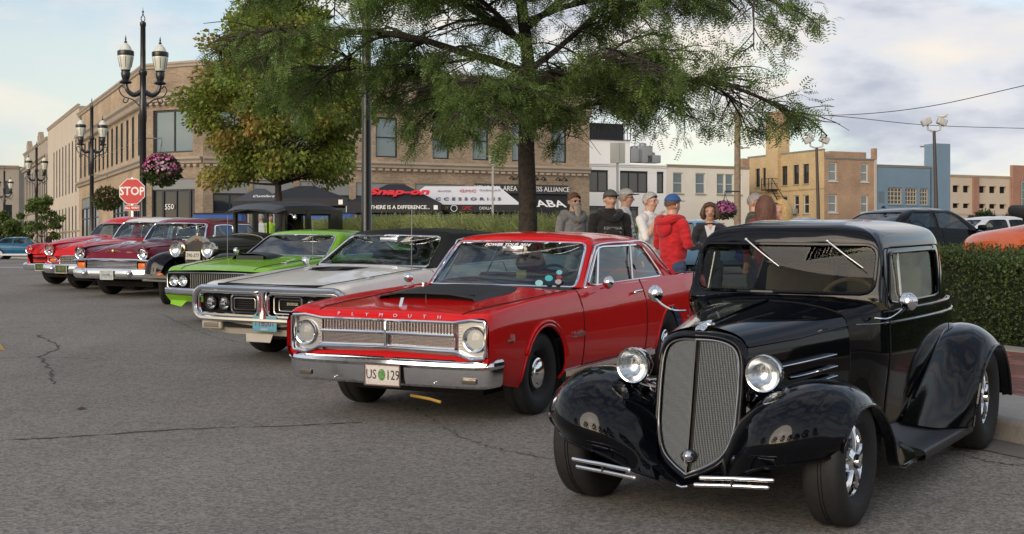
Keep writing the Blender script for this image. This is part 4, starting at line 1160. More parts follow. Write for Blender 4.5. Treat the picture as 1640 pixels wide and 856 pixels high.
# ------------------------------------------------------------------ lime green car
def build_green():
    root = sc_root(car_root('lime_green_car', -3.93, 20.5, 26, 'lime green muscle car with black bonnet scoop and four round headlights', 'car'), 1.09)
    P = paint('lime_paint', (.22, .50, .025), .25, 1.0)
    S = [(.84, .26), (.89, .34), (.94, .52), (.93, .70)]
    rows = [(.86, [(.78, .40), (.81, .44), (.85, .52), (.85, .66), (.80, .715), (.6, .725), (.3, .735), (0, .74)], [-.04, -.03, -.02, -.02, -.02, 0, .03, .04]),
            (.72, [(.80, .34), (.84, .40), (.89, .53), (.89, .69), (.84, .77), (.62, .775), (.3, .79), (0, .795)]),
            (.40, [(.82, .28), (.87, .36), (.93, .53), (.925, .70), (.86, .80), (.65, .81), (.32, .83), (0, .835)]),
            (0, S + [(.87, .83), (.68, .84), (.34, .865), (0, .87)]),
            (-.62, S + [(.88, .86), (.74, .875), (.38, .895), (0, .90)]),
            (-1.1, S + [(.89, .865), (.80, .88), (.4, .68), (0, .68)]),
            (-1.9, S + [(.90, .87), (.82, .885), (.4, .6), (0, .6)]),
            (-2.7, [(.84, .28), (.90, .36), (.965, .53), (.96, .74), (.90, .90), (.80, .91), (.4, .66), (0, .66)]),
            (-3.15, [(.84, .32), (.89, .40), (.95, .55), (.94, .76), (.88, .92), (.74, .93), (.4, .94), (0, .94)]),
            (-3.70, [(.80, .42), (.84, .48), (.90, .58), (.90, .78), (.82, .90), (.66, .91), (.35, .91), (0, .91)]),
            (-3.78, [(.7, .45), (.7, .5), (.7, .6), (.7, .7), (.6, .72), (.4, .72), (.2, .72), (0, .72)])]
    rings = [cring(.875, -.58, -.76, .745, .80, -3.0, .66, -3.2, .905, .94),
             cring(.96, -.72, -.90, .725, .775, -2.85, .63, -3.0, .98, 1.0),
             cring(1.10, -.95, -1.12, .67, .715, -2.55, .58, -2.65, 1.125, 1.12),
             cring(1.19, -1.12, -1.28, .61, .655, -2.3, .52, -2.35, 1.215, 1.20),
             cring(1.22, -1.22, -1.36, .52, .565, -2.15, .44, -2.2, 1.245, 1.225),
             cring(1.243, -1.4, -1.5, .3, .33, -1.98, .24, -1.98, 1.262, 1.25),
             cring(1.25, -1.55, -1.6, .001, .001, -1.9, .001, -1.9, 1.266, 1.26)]
    c = sedan(root, rows, [(0, .32, .37), (-2.74, .32, .37)], P, rings,
              ws=[(-.9, .92), (.715, .885), (.59, 1.18), (-.9, 1.205)], rear=[(-.9, .97), (.6, .97), (.48, 1.17), (-.9, 1.17)],
              side=[[(-.95, .895), (-2.6, .91), (-2.25, 1.15), (-1.36, 1.155)]], door=(-.6, -2.0), cowl=-.62, deck=-3.1, cv=(3,), seatm=INTERIOR,
              wheels=[(0, .765, .335, .21, .19, 'chromeslot', None), (-2.74, .765, .345, .23, .19, 'chromeslot', None)])
    g_ = MB(); g_.box((.80, 0, .58), (.02, 1.62, .23)); g_.build('grille_backing', VOID, root)
    fr = MB(); o_ = [(.62, .695), (.80, .69), (.83, .66), (.825, .50), (.79, .48), (.5, .475), (0, .475)]
    half = [(.885 - .04 * (y / .83) ** 2, y, z) for y, z in [(0, .70), (.3, .70)] + o_]
    fr.tube(half + [(x, -y, z) for x, y, z in half[::-1][1:-1]], .009, 6, closed=True); fr.build('grille_surround', SATIN, root)
    m = MB()
    for k in range(-12, 13): m.box((.83, k * .036, .585), (.02, .010, .20))
    m.build('grille_bars', mat('argent', (.25, .25, .24), .4, .6), root, kind='stuff')
    for s in (1, -1):
        for y in (.70, .545): headlamp(root, (.855, y * s, .585), .068, .04, CHROME)
        mk = MB(); mk.rbox((.3, .72 * s, .83), (.03, .10, .012), .005); mk.build('bonnet_pin', SATIN, root)
    bumper(root, [(.93, 0, .40), (.92, .4, .40), (.89, .74, .405), (.80, .90, .41), (.62, .95, .42)], [(-.05, .075), (0, .075), (.012, .06), (.012, .02), (0, 0), (-.05, 0)])
    v = MB(); v.ruled([(.88, -.84, .40), (.90, -.5, .39), (.91, 0, .39), (.90, .5, .39), (.88, .84, .40)], [(.80, -.82, .30), (.80, -.5, .30), (.80, 0, .30), (.80, .5, .30), (.80, .82, .30)], 2); v.build('front_valance', P, root)
    sp = MB()
    for s in (1, -1): sp = MB(); sp.ruled([(.81, .52 * s, .31), (.81, .80 * s, .32)], [(.84, .60 * s, .23), (.82, .80 * s, .26)]); sp.build('chin_spoiler', P, root)
    sc = Patch([[(.12, .30, .855), (.10, .26, .91), (.10, .13, .935), (.10, 0, .94)], [(-.12, .30, .87), (-.14, .25, .93), (-.14, .13, .95), (-.14, 0, .955)], [(-.40, .27, .875), (-.42, .22, .90), (-.42, .1, .91), (-.42, 0, .91)]], 4, 4, mirror=True)
    m = MB(); sc.to(m); m.box((.09, 0, .89), (.03, .46, .05)); m.build('bonnet_scoop', mat('matt_black_scoop', (.022, .025, .030), .55), c.hood)
    aerial(root, -.35, .74, .86, .55); aerial(root, -.35, -.74, .86, .62)
    mirror_round(root, (-.80, -.93, .95), .05, (-.85, -.1, 0), (-.82, -.88, .87))
# ------------------------------------------------------------------ olive vintage hot rod
def build_vintage():
    root = sc_root(car_root('vintage_hot_rod', -5.55, 23.9, 33, 'dark olive vintage hot rod with black visor roof, open windows and drum headlamps', 'car'), 1.12)
    P = paint('olive_paint', (.030, .031, .022), .3, .8)
    K = paint('fender_black', (.006, .004, .006), .12, 1)
    RF = mat('roof_canvas', (.022, .023, .026), .65, bump=(80, .25, .003))
    NK = mat('nickel', (.55, .52, .46), .18, 1.0)
    # hood + cowl
    hd = Patch([[(.02, .27, .60), (.02, .285, .80), (.02, .27, .97), (.02, .17, 1.05), (.02, 0, 1.085)],
                [(-.5, .34, .58), (-.5, .36, .80), (-.5, .345, .99), (-.5, .22, 1.075), (-.5, 0, 1.11)],
                [(-1.0, .43, .55), (-1.0, .46, .80), (-1.0, .44, 1.01), (-1.0, .29, 1.10), (-1.0, 0, 1.135)],
                [(-1.33, .52, .50), (-1.33, .56, .80), (-1.33, .55, 1.02), (-1.31, .40, 1.12), (-1.30, 0, 1.16)]], 5, 4, mirror=True)
    m = MB(); hd.to(m, lambda u, v, p: u < 2); h = m.build('bonnet', P, root)
    m = MB(); hd.to(m, lambda u, v, p: u >= 2); m.build('cowl', P, root)
    t = MB(); t.tube([hd.ev(2, v) + np.array((0, 0, .006)) for v in np.linspace(1.2, 4, 14)] + [hd.ev(2, v) * (1, -1, 1) + np.array((0, 0, .006)) for v in np.linspace(4, 1.2, 14)], .010, 6); t.build('cowl_band', NK, root)
    for s in (1, -1):
        m = MB()
        for k in range(5): m.tube([(-.12 - .0 * k, (.30 + .0) * s, .72 + .055 * k), (-.85, .435 * s, .72 + .057 * k)], .009, 5)
        m.build('bonnet_louvres', P, h)
    # body tub below the belt
    bd = Patch([[(-1.33, .52, .42), (-1.33, .56, .8), (-1.33, .55, 1.04)], [(-1.75, .60, .42), (-1.75, .635, .8), (-1.75, .625, 1.06)], [(-2.3, .61, .42), (-2.3, .655, .8), (-2.3, .64, 1.07)], [(-2.75, .55, .45), (-2.78, .60, .8), (-2.72, .58, 1.07)], [(-2.88, .35, .5), (-2.98, .38, .8), (-2.90, .36, 1.07)], [(-2.9, 0, .5), (-3.02, 0, .8), (-2.94, 0, 1.07)]], 5, 4, mirror=True)
    m = MB(); bd.to(m); m.build('body', P, root)
    tk = Patch([[(-2.9, .5, .5), (-2.92, .5, .9), (-2.9, .3, 1.0), (-2.9, 0, 1.02)], [(-3.4, .45, .5), (-3.4, .45, .8), (-3.4, .3, .9), (-3.4, 0, .92)], [(-3.7, .3, .5), (-3.75, .3, .6), (-3.75, .2, .65), (-3.75, 0, .66)]], 4, 4, mirror=True)
    m = MB(); tk.to(m); m.build('boot_lid', P, root)
    # posts
    for s in (1, -1):
        m = MB(); m.box((-1.36, .56 * s, 1.28), (.06, .055, .50)); m.build('windscreen_post', P, root)
        m = MB(); m.box((-1.88, .60 * s, 1.28), (.11, .04, .50)); m.build('door_post', P, root)
        m = MB(); m.box((-2.62, .57 * s, 1.28), (.32, .05, .50)); m.build('rear_quarter', P, root)
        m = MB(); m.box((-1.62, .60 * s, 1.49), (.5, .03, .06)); m.box((-2.15, .60 * s, 1.49), (.6, .03, .06)); m.build('window_rail', P, root)
    m = MB(); m.box((-1.36, 0, 1.50), (.06, 1.1, .06)); m.box((-1.36, .18, 1.28), (.03, .02, .42)); m.build('windscreen_header', P, root)
    m = MB(); m.box((-2.78, .44, 1.28), (.05, .22, .46)); m.box((-2.78, -.44, 1.28), (.05, .22, .46)); m.box((-2.78, 0, 1.13), (.05, .7, .14)); m.box((-2.78, 0, 1.47), (.05, .7, .08)); m.build('rear_panel', P, root)
    m = MB(); m.box((-1.355, 0, 1.30), (.006, 1.05, .38)); m.build('windscreen', glass('clear_glass', (.85, .88, .88), .8), root)
    # roof with visor
    rf = Patch([[(-1.14, .57, 1.475), (-1.10, .50, 1.50), (-1.08, .25, 1.53), (-1.08, 0, 1.54)],
                [(-1.34, .60, 1.52), (-1.34, .57, 1.585), (-1.34, .30, 1.625), (-1.34, 0, 1.635)],
                [(-1.9, .64, 1.52), (-1.9, .61, 1.60), (-1.9, .33, 1.66), (-1.9, 0, 1.68)],
                [(-2.45, .63, 1.52), (-2.45, .59, 1.59), (-2.45, .32, 1.65), (-2.45, 0, 1.665)],
                [(-2.74, .56, 1.50), (-2.74, .52, 1.54), (-2.74, .3, 1.58), (-2.74, 0, 1.59)],
                [(-2.82, .46, 1.42), (-2.82, .42, 1.44), (-2.82, .25, 1.46), (-2.82, 0, 1.46)]], 5, 4, mirror=True, cu=(1,), cv=(1,))
    m = MB(); rf.to(m, lambda u, v, p: u > 1); m.build('roof', RF, root)
    m = MB(); rf.to(m, lambda u, v, p: u <= 1); m.tube([(-1.14, .57, 1.475), (-1.08, 0, 1.535), (-1.14, -.57, 1.475)], .012, 6); m.build('sun_visor', mat('visor_grey', (.05, .055, .065), .4), root)
    # radiator shell
    o_ = [(0, 1.125), (.10, 1.10), (.19, 1.055), (.245, 1.0), (.255, .9), (.255, .62), (.20, .56), (0, .55)]
    m = MB(); P_ = [(y * s, z) for s, l in ((1, o_), (-1, o_[::-1][1:-1])) for y, z in l]
    m.prism(P_, lambda a, b, d: (d, a, b), .0, .075); m.build('radiator_shell', NK, root)
    i_ = [(y * .80, .86 + (z - .86) * .80 - (.02 if z > 1 else 0)) for y, z in P_]
    m = MB(); m.prism(i_, lambda a, b, d: (d, a, b), .07, .088); m.build('radiator_core', mat('radiator_mesh', (.06, .055, .05), .55, .4, noise=(90, .5)), root)
    m = MB(); m.prism([(0, 1.07), (.04, 1.045), (0, 1.02), (-.04, 1.045)], lambda a, b, d: (d, a, b), .075, .092); m.build('radiator_badge', mat('badge_red', (.25, .05, .05), .4), root)
    m = MB(); m.lathe([(.035, 0), (.035, .03), (.012, .04), (.012, .09), (.02, .1), (0, .12)], (.04, 0, 1.12), (0, 0, 1), 12); m.box((.04, 0, 1.2), (.01, .05, .05)); m.build('radiator_cap', NK, root)
    for s in (1, -1):
        headlamp(root, (.17, .355 * s, .90), .118, .16, NK, clear=True)
        fb = [[(.36 - .0 * k, 0, 0)] for k in range(1)]
        F_ = Patch([[(.40, .50 * s, .48), (.46, .62 * s, .50), (.46, .76 * s, .50), (.40, .85 * s, .48)],
                    [(.30, .44 * s, .68), (.38, .60 * s, .74), (.38, .75 * s, .73), (.31, .86 * s, .66)],
                    [(.05, .40 * s, .78), (.07, .58 * s, .85), (.07, .74 * s, .84), (.05, .865 * s, .76)],
                    [(-.25, .40 * s, .72), (-.26, .58 * s, .80), (-.26, .74 * s, .79), (-.24, .865 * s, .70)],
                    [(-.58, .44 * s, .50), (-.62, .60 * s, .55), (-.62, .74 * s, .55), (-.56, .86 * s, .47)],
                    [(-.95, .52 * s, .36), (-1.0, .64 * s, .37), (-1.0, .75 * s, .365), (-.90, .86 * s, .34)]], 5, 4)
        m = MB(); F_.to(m); m.build('front_fender', K, root)
        m = MB(); m.box((-1.65, .74 * s, .33), (1.4, .26, .03)); m.build('running_board', BLACK, root)
        F_ = Patch([[(-2.15, .60 * s, .40), (-2.12, .74 * s, .40), (-2.15, .87 * s, .38)], [(-2.35, .60 * s, .72), (-2.35, .74 * s, .76), (-2.36, .87 * s, .70)], [(-2.68, .56 * s, .84), (-2.68, .74 * s, .86), (-2.68, .87 * s, .80)], [(-3.02, .52 * s, .70), (-3.03, .72 * s, .72), (-3.0, .87 * s, .66)], [(-3.2, .5 * s, .42), (-3.22, .7 * s, .42), (-3.18, .86 * s, .40)]], 5, 4)
        m = MB(); F_.to(m); m.build('rear_fender', K, root)
        wq = make_wheel(root, (0, .72 * s, .36), .36, .16, .23, 'wire', s, mat('wire_orange', (.62, .26, .02), .4)); wq.rotation_euler = (0, 0, wq.rotation_euler[2] + rad(34))
        make_wheel(root, (-2.65, .73 * s, .37), .37, .18, .23, 'wire', s, mat('wire_orange', (.55, .22, .02), .4))
        m = MB(); m.ball((.5, .36 * s, .50), .04, 8, sc=(1, 1.6, .8)); m.build('marker_lamp', mat('amber_lens', (.7, .16, .02), .25), root)
    m = MB(); m.box((.52, 0, .47), (.035, 1.46, .045)); m.box((.52, 0, .41), (.035, 1.46, .03)); m.build('bumper', NK, root)
    m = MB(); m.box((.10, 0, .84), (.01, .62, .03)); m.build('lamp_bar', NK, root)
    plate(root, (.13, -.02, .80), .32, .13, mat('plate_white2', (.55, .53, .48), .6), '390-377', BLACKPRINT, .085)
    steering(root, (-1.62, .30, 1.13), .20, 30, BLACK)
    seats(root, INTERIOR, [(-2.4, (-.27, .27), .68, .45, .5)])
    m = MB(); m.box((-1.9, 0, .45), (1.5, 1.1, .05)); m.box((-.5, 0, .45), (1.7, .5, .12)); m.build('floor_pan', VOID, root)
    mirror_round(root, (-1.40, .74, 1.40), .05, (-.85, .1, 0), (-1.38, .60, 1.45), [(-1.39, .68, 1.45)])
# ------------------------------------------------------------------ fifties sedans
def build_fifties(kind):
    if kind == 'maroon':
        root = sc_root(car_root('maroon_sedan', -7.45, 27.1, 23, 'dark maroon 1950s sedan with full width chrome grille and amber signal lights', 'car'), 1.04)
        P = paint('maroon_paint', (.15, .008, .020), .22, 1.0); RM = None
    else:
        root = sc_root(car_root('red_and_white_sedan', -8.8, 29.3, 25, 'red 1950s sedan with a white roof and dark egg crate grille', 'car'), 1.05)
        P = paint('fifties_red', (.52, .014, .015), .25, 1.0); RM = paint('fifties_white', (.62, .62, .60), .25, 1.0)
    S = [(.84, .28), (.88, .38), (.92, .60), (.92, .80)]
    rows = [(.86, [(.80, .42), (.82, .47), (.86, .60), (.86, .72), (.80, .80), (.52, .82), (.26, .84), (0, .845)], [-.04, -.03, .0, .02, .04, -.06, -.02, .0]),
            (.78, [(.82, .40), (.85, .45), (.89, .60), (.895, .80), (.80, .93), (.54, .86), (.28, .91), (0, .92)]),
            (.50, [(.83, .30), (.87, .39), (.91, .60), (.915, .80), (.81, .955), (.56, .91), (.30, .985), (0, .995)]),
            (0, S + [(.83, .97), (.60, .96), (.33, 1.02), (0, 1.035)]),
            (-.60, S + [(.84, .98), (.68, .99), (.36, 1.035), (0, 1.05)]),
            (-.80, S + [(.84, .985), (.74, 1.0), (.38, 1.04), (0, 1.05)]),
            (-1.15, S + [(.85, .99), (.78, 1.0), (.4, .8), (0, .8)]),
            (-2.0, S + [(.86, .99), (.80, 1.0), (.4, .65), (0, .65)]),
            (-2.9, S + [(.86, .99), (.80, 1.0), (.4, .8), (0, .8)]),
            (-3.2, S + [(.86, .99), (.74, 1.0), (.4, 1.02), (0, 1.03)]),
            (-4.0, [(.80, .42), (.84, .48), (.88, .62), (.88, .82), (.82, .96), (.6, .93), (.35, .93), (0, .93)]),
            (-4.1, [(.7, .45), (.7, .5), (.7, .6), (.7, .7), (.6, .75), (.4, .75), (.2, .75), (0, .75)])]
    rings = [cring(1.0, -.66, -1.0, .755, .79, -3.1, .70, -3.25, 1.05, 1.03),
             cring(1.10, -.76, -1.06, .74, .775, -3.02, .68, -3.15, 1.13, 1.12),
             cring(1.28, -.96, -1.18, .695, .73, -2.88, .62, -2.98, 1.305, 1.30),
             cring(1.39, -1.10, -1.30, .645, .68, -2.72, .56, -2.8, 1.42, 1.40),
             cring(1.435, -1.20, -1.40, .55, .59, -2.6, .47, -2.65, 1.465, 1.44),
             cring(1.47, -1.4, -1.55, .32, .35, -2.4, .26, -2.4, 1.49, 1.475),
             cring(1.485, -1.6, -1.7, .001, .001, -2.2, .001, -2.2, 1.50, 1.49)]
    c = sedan(root, rows, [(0, .34, .37), (-2.92, .34, .35)], P, rings,
              ws=[(-.9, 1.075), (.745, 1.03), (.64, 1.375), (-.9, 1.405)], rear=[(-.9, 1.06), (.66, 1.05), (.55, 1.37), (-.9, 1.38)],
              side=[[(-1.22, 1.02), (-1.95, 1.02), (-1.95, 1.35), (-1.38, 1.35)], [(-2.03, 1.02), (-2.92, 1.02), (-2.70, 1.35), (-2.03, 1.35)]],
              door=(-.85, -1.95), cowl=-.80, deck=-3.2, roofmat=RM, seatm=INTERIOR, cv=(), framer=.018,
              wheels=[(0, .75, .345, .19, .19, 'hubcap', P), (-2.92, .75, .345, .19, .19, 'hubcap', P)])
    for s in (1, -1):
        headlamp(root, (.915, .735 * s, .835), .104, .06, CHROME, d=(1, 0, -.05))
        br = MB(); br.tube(spline([(.90, .635 * s, .84), (.935, .66 * s, .91), (.955, .735 * s, .95), (.94, .81 * s, .915), (.90, .84 * s, .84)], 14), .018, 6); br.build('headlight_brow', P, root)
        fi = MB(); fi.tube(spline([(.86, .735 * s, .93), (.6, .76 * s, .955), (.1, .80 * s, .975), (-.6, .82 * s, .985)], 14), [.05] * 2 + [.04] * 12, 8, sq=(1, .5)); fi.build('fender_crown', P, root)
        sd = MB(); sd.tube([(-.4, .93 * s, .72), (.75, .91 * s, .78)], .010, 6); sd.build('side_moulding', CHROME, root)
    BM = [(-.05, .19), (0, .19), (.03, .16), (.045, .10), (.035, .04), (0, .0), (-.05, 0)]
    bumper(root, [(.99, 0, .36), (.985, .4, .36), (.96, .72, .36), (.86, .90, .37), (.62, .97, .38)], BM)
    if kind == 'maroon':
        g_ = MB(); g_.box((.86, 0, .60), (.02, 1.56, .20)); g_.build('grille_backing', VOID, root)
        g_ = MB(); g_.ruled([(.93, -.60, .71), (.955, 0, .72), (.93, .60, .71)], [(.86, -.62, .83), (.87, 0, .86), (.86, .62, .83)], 2); g_.build('front_panel', P, root)
        t = MB(); t.tube([(.93, -.86, .70), (.955, -.6, .715), (.97, 0, .72), (.955, .6, .715), (.93, .86, .70)], .022, 8, sq=(1, 1)); t.tube([(.93, -.60, .50), (.95, 0, .50), (.93, .60, .50)], .014, 6); t.build('grille_bar', CHROME, root)
        for z in np.linspace(.53, .68, 7):
            b = MB(); b.tube([(.90, -.58, z), (.935, 0, z), (.90, .58, z)], .0065, 5); b.build('grille_slat', mat('bright_trim2', (.85, .84, .84), .3, 1.0), root)
        for s in (1, -1):
            b = MB(); b.rbox((.90, .70 * s, .60), (.05, .17, .12), .02); b.build('signal_light', mat('amber_lens', (.7, .16, .02), .25), root)
            b = MB(); b.tube([(.92, .60 * s, .52), (.93, .60 * s, .69)], .01, 6); b.tube([(.90, .80 * s, .52), (.91, .80 * s, .69)], .01, 6); b.build('signal_frame', CHROME, root)
        em = MB(); em.rbox((.875, 0, .875), (.02, .05, .06), .01); em.tube([(.86, -.18, .86), (.885, -.10, .885), (.88, .0, .86), (.885, .10, .885), (.86, .18, .86)], .006, 5); em.build('bonnet_emblem', mat('gold_trim', (.7, .5, .2), .25, 1.0), c.hood)
        plate(root, (1.045, 0, .43), .30, .16, mat('plate_pale', (.35, .42, .44), .6, noise=(40, .5)), '56 BEL', mat('plate_maroon', (.16, .04, .08), .6), .07, frame=mat('frame_ivory', (.6, .55, .45), .5))
    else:
        g_ = MB(); g_.ruled([(.92, -.62, .70), (.94, 0, .71), (.92, .62, .70)], [(.86, -.64, .83), (.87, 0, .86), (.86, .64, .83)], 2); g_.ruled([(.86, .47, .52), (.86, .84, .52)], [(.88, .47, .72), (.88, .84, .74)]); g_.ruled([(.86, -.47, .52), (.86, -.84, .52)], [(.88, -.47, .72), (.88, -.84, .74)]); g_.build('front_panel', P, root)
        g_ = MB(); g_.box((.87, 0, .62), (.02, .95, .17)); g_.build('grille_backing', VOID, root)
        t = MB(); t.tube([(.90, -.47, .54), (.91, -.47, .69), (.93, -.3, .71), (.94, 0, .715), (.93, .3, .71), (.91, .47, .69), (.90, .47, .54), (.92, 0, .53)], .013, 6, closed=True)
        t.build('grille_surround', CHROME, root)
        m = MB()
        for k in range(-11, 12): m.box((.895, k * .04, .62), (.02, .007, .17))
        for z in np.linspace(.55, .69, 5): m.box((.90, 0, z), (.015, .94, .007))
        m.build('grille_mesh', SATIN, root, kind='stuff')
        for s in (1, -1):
            b = MB(); b.tube(spline([(.90, .50 * s, .60), (.92, .60 * s, .68), (.90, .74 * s, .67), (.86, .82 * s, .60), (.88, .70 * s, .56)], 16), .012, 6, closed=True); b.build('signal_ring', CHROME, root)
            b = MB(); b.ball((.88, .66 * s, .62), .07, 10, sc=(.3, 1.3, .6)); b.build('signal_light', mat('amber_lens', (.7, .16, .02), .25), root)
        plate(root, (1.045, -.3, .45), .30, .16, mat('plate_dark_green', (.03, .07, .03), .5, noise=(40, .5)), '55 C', mat('gold_trim', (.7, .5, .2), .25, 1.0), .08, frame=mat('frame_ivory', (.6, .55, .45), .5))
    for s in (1, -1):
        b = MB(); b.lathe([(.055, -.03), (.06, .02), (.045, .06), (.02, .08), (0, .085)], (1.02, .52 * s, .46), (1, 0, 0), 14); b.build('bumper_guard', CHROME, root)
    on = MB(); on.tube(spline([(.70, 0, .97), (.5, 0, 1.03), (.2, 0, 1.05)], 8), [.008, .02, .025, .02, .018, .015, .012, .006], 8, sq=(1, .6)); on.ruled([(.45, -.14, 1.02), (.45, .14, 1.02)], [(.30, -.10, 1.055), (.30, .10, 1.055)]); on.build('bonnet_ornament', CHROME, c.hood)
    mirror_round(root, (-1.05, .92, 1.12), .05, (-.85, .1, 0), (-1.05, .85, 1.0))
def build_red_fat():
    root = car_root('red_rounded_sedan', -10.1, 31.2, 31, 'rounded red 1950s sedan with body coloured slot grille, farthest of the angle parked row', 'car')
    P = paint('fifties_red', (.52, .014, .015), .25, 1.0)
    S = [(.84, .30), (.88, .40), (.90, .60), (.89, .78)]
    rows = [(.80, [(.70, .42), (.74, .48), (.78, .60), (.78, .68), (.72, .76), (.45, .72), (.24, .74), (0, .75)], [-.12, -.1, -.08, -.04, 0, .02, .04, .05]),
            (.70, [(.76, .38), (.80, .46), (.84, .60), (.84, .74), (.70, .90), (.46, .80), (.26, .88), (0, .90)]),
            (.45, [(.80, .32), (.84, .42), (.88, .60), (.87, .76), (.71, .94), (.48, .90), (.28, 1.0), (0, 1.03)]),
            (0, S + [(.74, .95), (.54, .98), (.32, 1.08), (0, 1.11)]),
            (-.6, S + [(.78, .97), (.66, 1.02), (.36, 1.11), (0, 1.14)]),
            (-.8, S + [(.80, .99), (.72, 1.04), (.38, 1.11), (0, 1.13)]),
            (-1.15, S + [(.82, .99), (.76, 1.04), (.4, .8), (0, .8)]),
            (-2.0, S + [(.84, .99), (.78, 1.04), (.4, .65), (0, .65)]),
            (-2.9, S + [(.82, .99), (.74, 1.04), (.4, .8), (0, .8)]),
            (-3.2, S + [(.80, .98), (.66, 1.02), (.4, 1.04), (0, 1.05)]),
            (-4.0, [(.74, .42), (.78, .48), (.80, .6), (.78, .74), (.68, .84), (.5, .84), (.3, .84), (0, .84)]),
            (-4.1, [(.6, .45), (.6, .5), (.6, .6), (.6, .65), (.5, .7), (.4, .7), (.2, .7), (0, .7)])]
    rings = [cring(1.05, -.78, -1.0, .73, .76, -3.1, .64, -3.25, 1.12, 1.05),
             cring(1.14, -.86, -1.06, .71, .745, -3.02, .62, -3.15, 1.19, 1.14),
             cring(1.32, -1.02, -1.2, .65, .69, -2.85, .56, -2.98, 1.36, 1.32),
             cring(1.43, -1.15, -1.32, .58, .63, -2.68, .48, -2.8, 1.47, 1.43),
             cring(1.50, -1.26, -1.42, .46, .51, -2.5, .38, -2.6, 1.535, 1.50),
             cring(1.55, -1.45, -1.6, .25, .29, -2.3, .2, -2.3, 1.575, 1.55),
             cring(1.57, -1.6, -1.7, .001, .001, -2.1, .001, -2.1, 1.59, 1.58)]
    c = sedan(root, rows, [(0, .34, .36), (-2.92, .34, .34)], P, rings,
              ws=[(-.9, 1.13), (.70, 1.07), (.60, 1.41), (-.9, 1.44)], rear=[(-.9, 1.12), (.5, 1.12), (.42, 1.36), (-.9, 1.36)],
              side=[[(-1.25, 1.07), (-1.9, 1.07), (-1.9, 1.38), (-1.42, 1.38)], [(-2.0, 1.07), (-2.8, 1.07), (-2.62, 1.38), (-2.0, 1.38)]],
              door=(-.85, -1.95), cowl=-.80, deck=-3.2, seatm=INTERIOR, framer=.012,
              wheels=[(0, .74, .345, .19, .19, 'hubcap', P), (-2.92, .74, .345, .19, .19, 'hubcap', P)])
    for s in (1, -1):
        headlamp(root, (.80, .68 * s, .82), .088, .06, CHROME)
        sh = MB(); sh.tube([(.80, .68 * s, .82), (.6, .70 * s, .84), (.3, .73 * s, .85), (-.4, .76 * s, .86)], [.10, .125, .12, .10], 12); sh.build('fender_crown', P, root)
    for z in (.64, .52):
        t = MB(); t.box((.83, 0, z), (.03, .98, .05)); t.build('grille_slot', VOID, root)
        t = MB(); t.tube(spline([(.80, -.52, z + .02), (.86, -.3, z + .035), (.875, 0, z + .04), (.86, .3, z + .035), (.80, .52, z + .02)], 14), .016, 6); t.build('grille_lip', P, root)
    t = MB(); t.ruled([(.76, -.60, .70), (.84, 0, .73), (.76, .60, .70)], [(.74, -.60, .40), (.80, 0, .40), (.74, .60, .40)]); t.build('front_panel', P, root)
    bumper(root, [(.93, 0, .36), (.92, .4, .36), (.88, .70, .36), (.76, .88, .37), (.55, .93, .38)], [(-.05, .15), (0, .15), (.03, .12), (.03, .04), (0, .0), (-.05, 0)])
    plate(root, (.985, -.1, .44), .30, .16, mat('plate_dark_green', (.03, .07, .03), .5, noise=(40, .5)), 'RED 50', mat('gold_trim', (.7, .5, .2), .25, 1.0), .06, frame=mat('frame_ivory', (.6, .55, .45), .5))
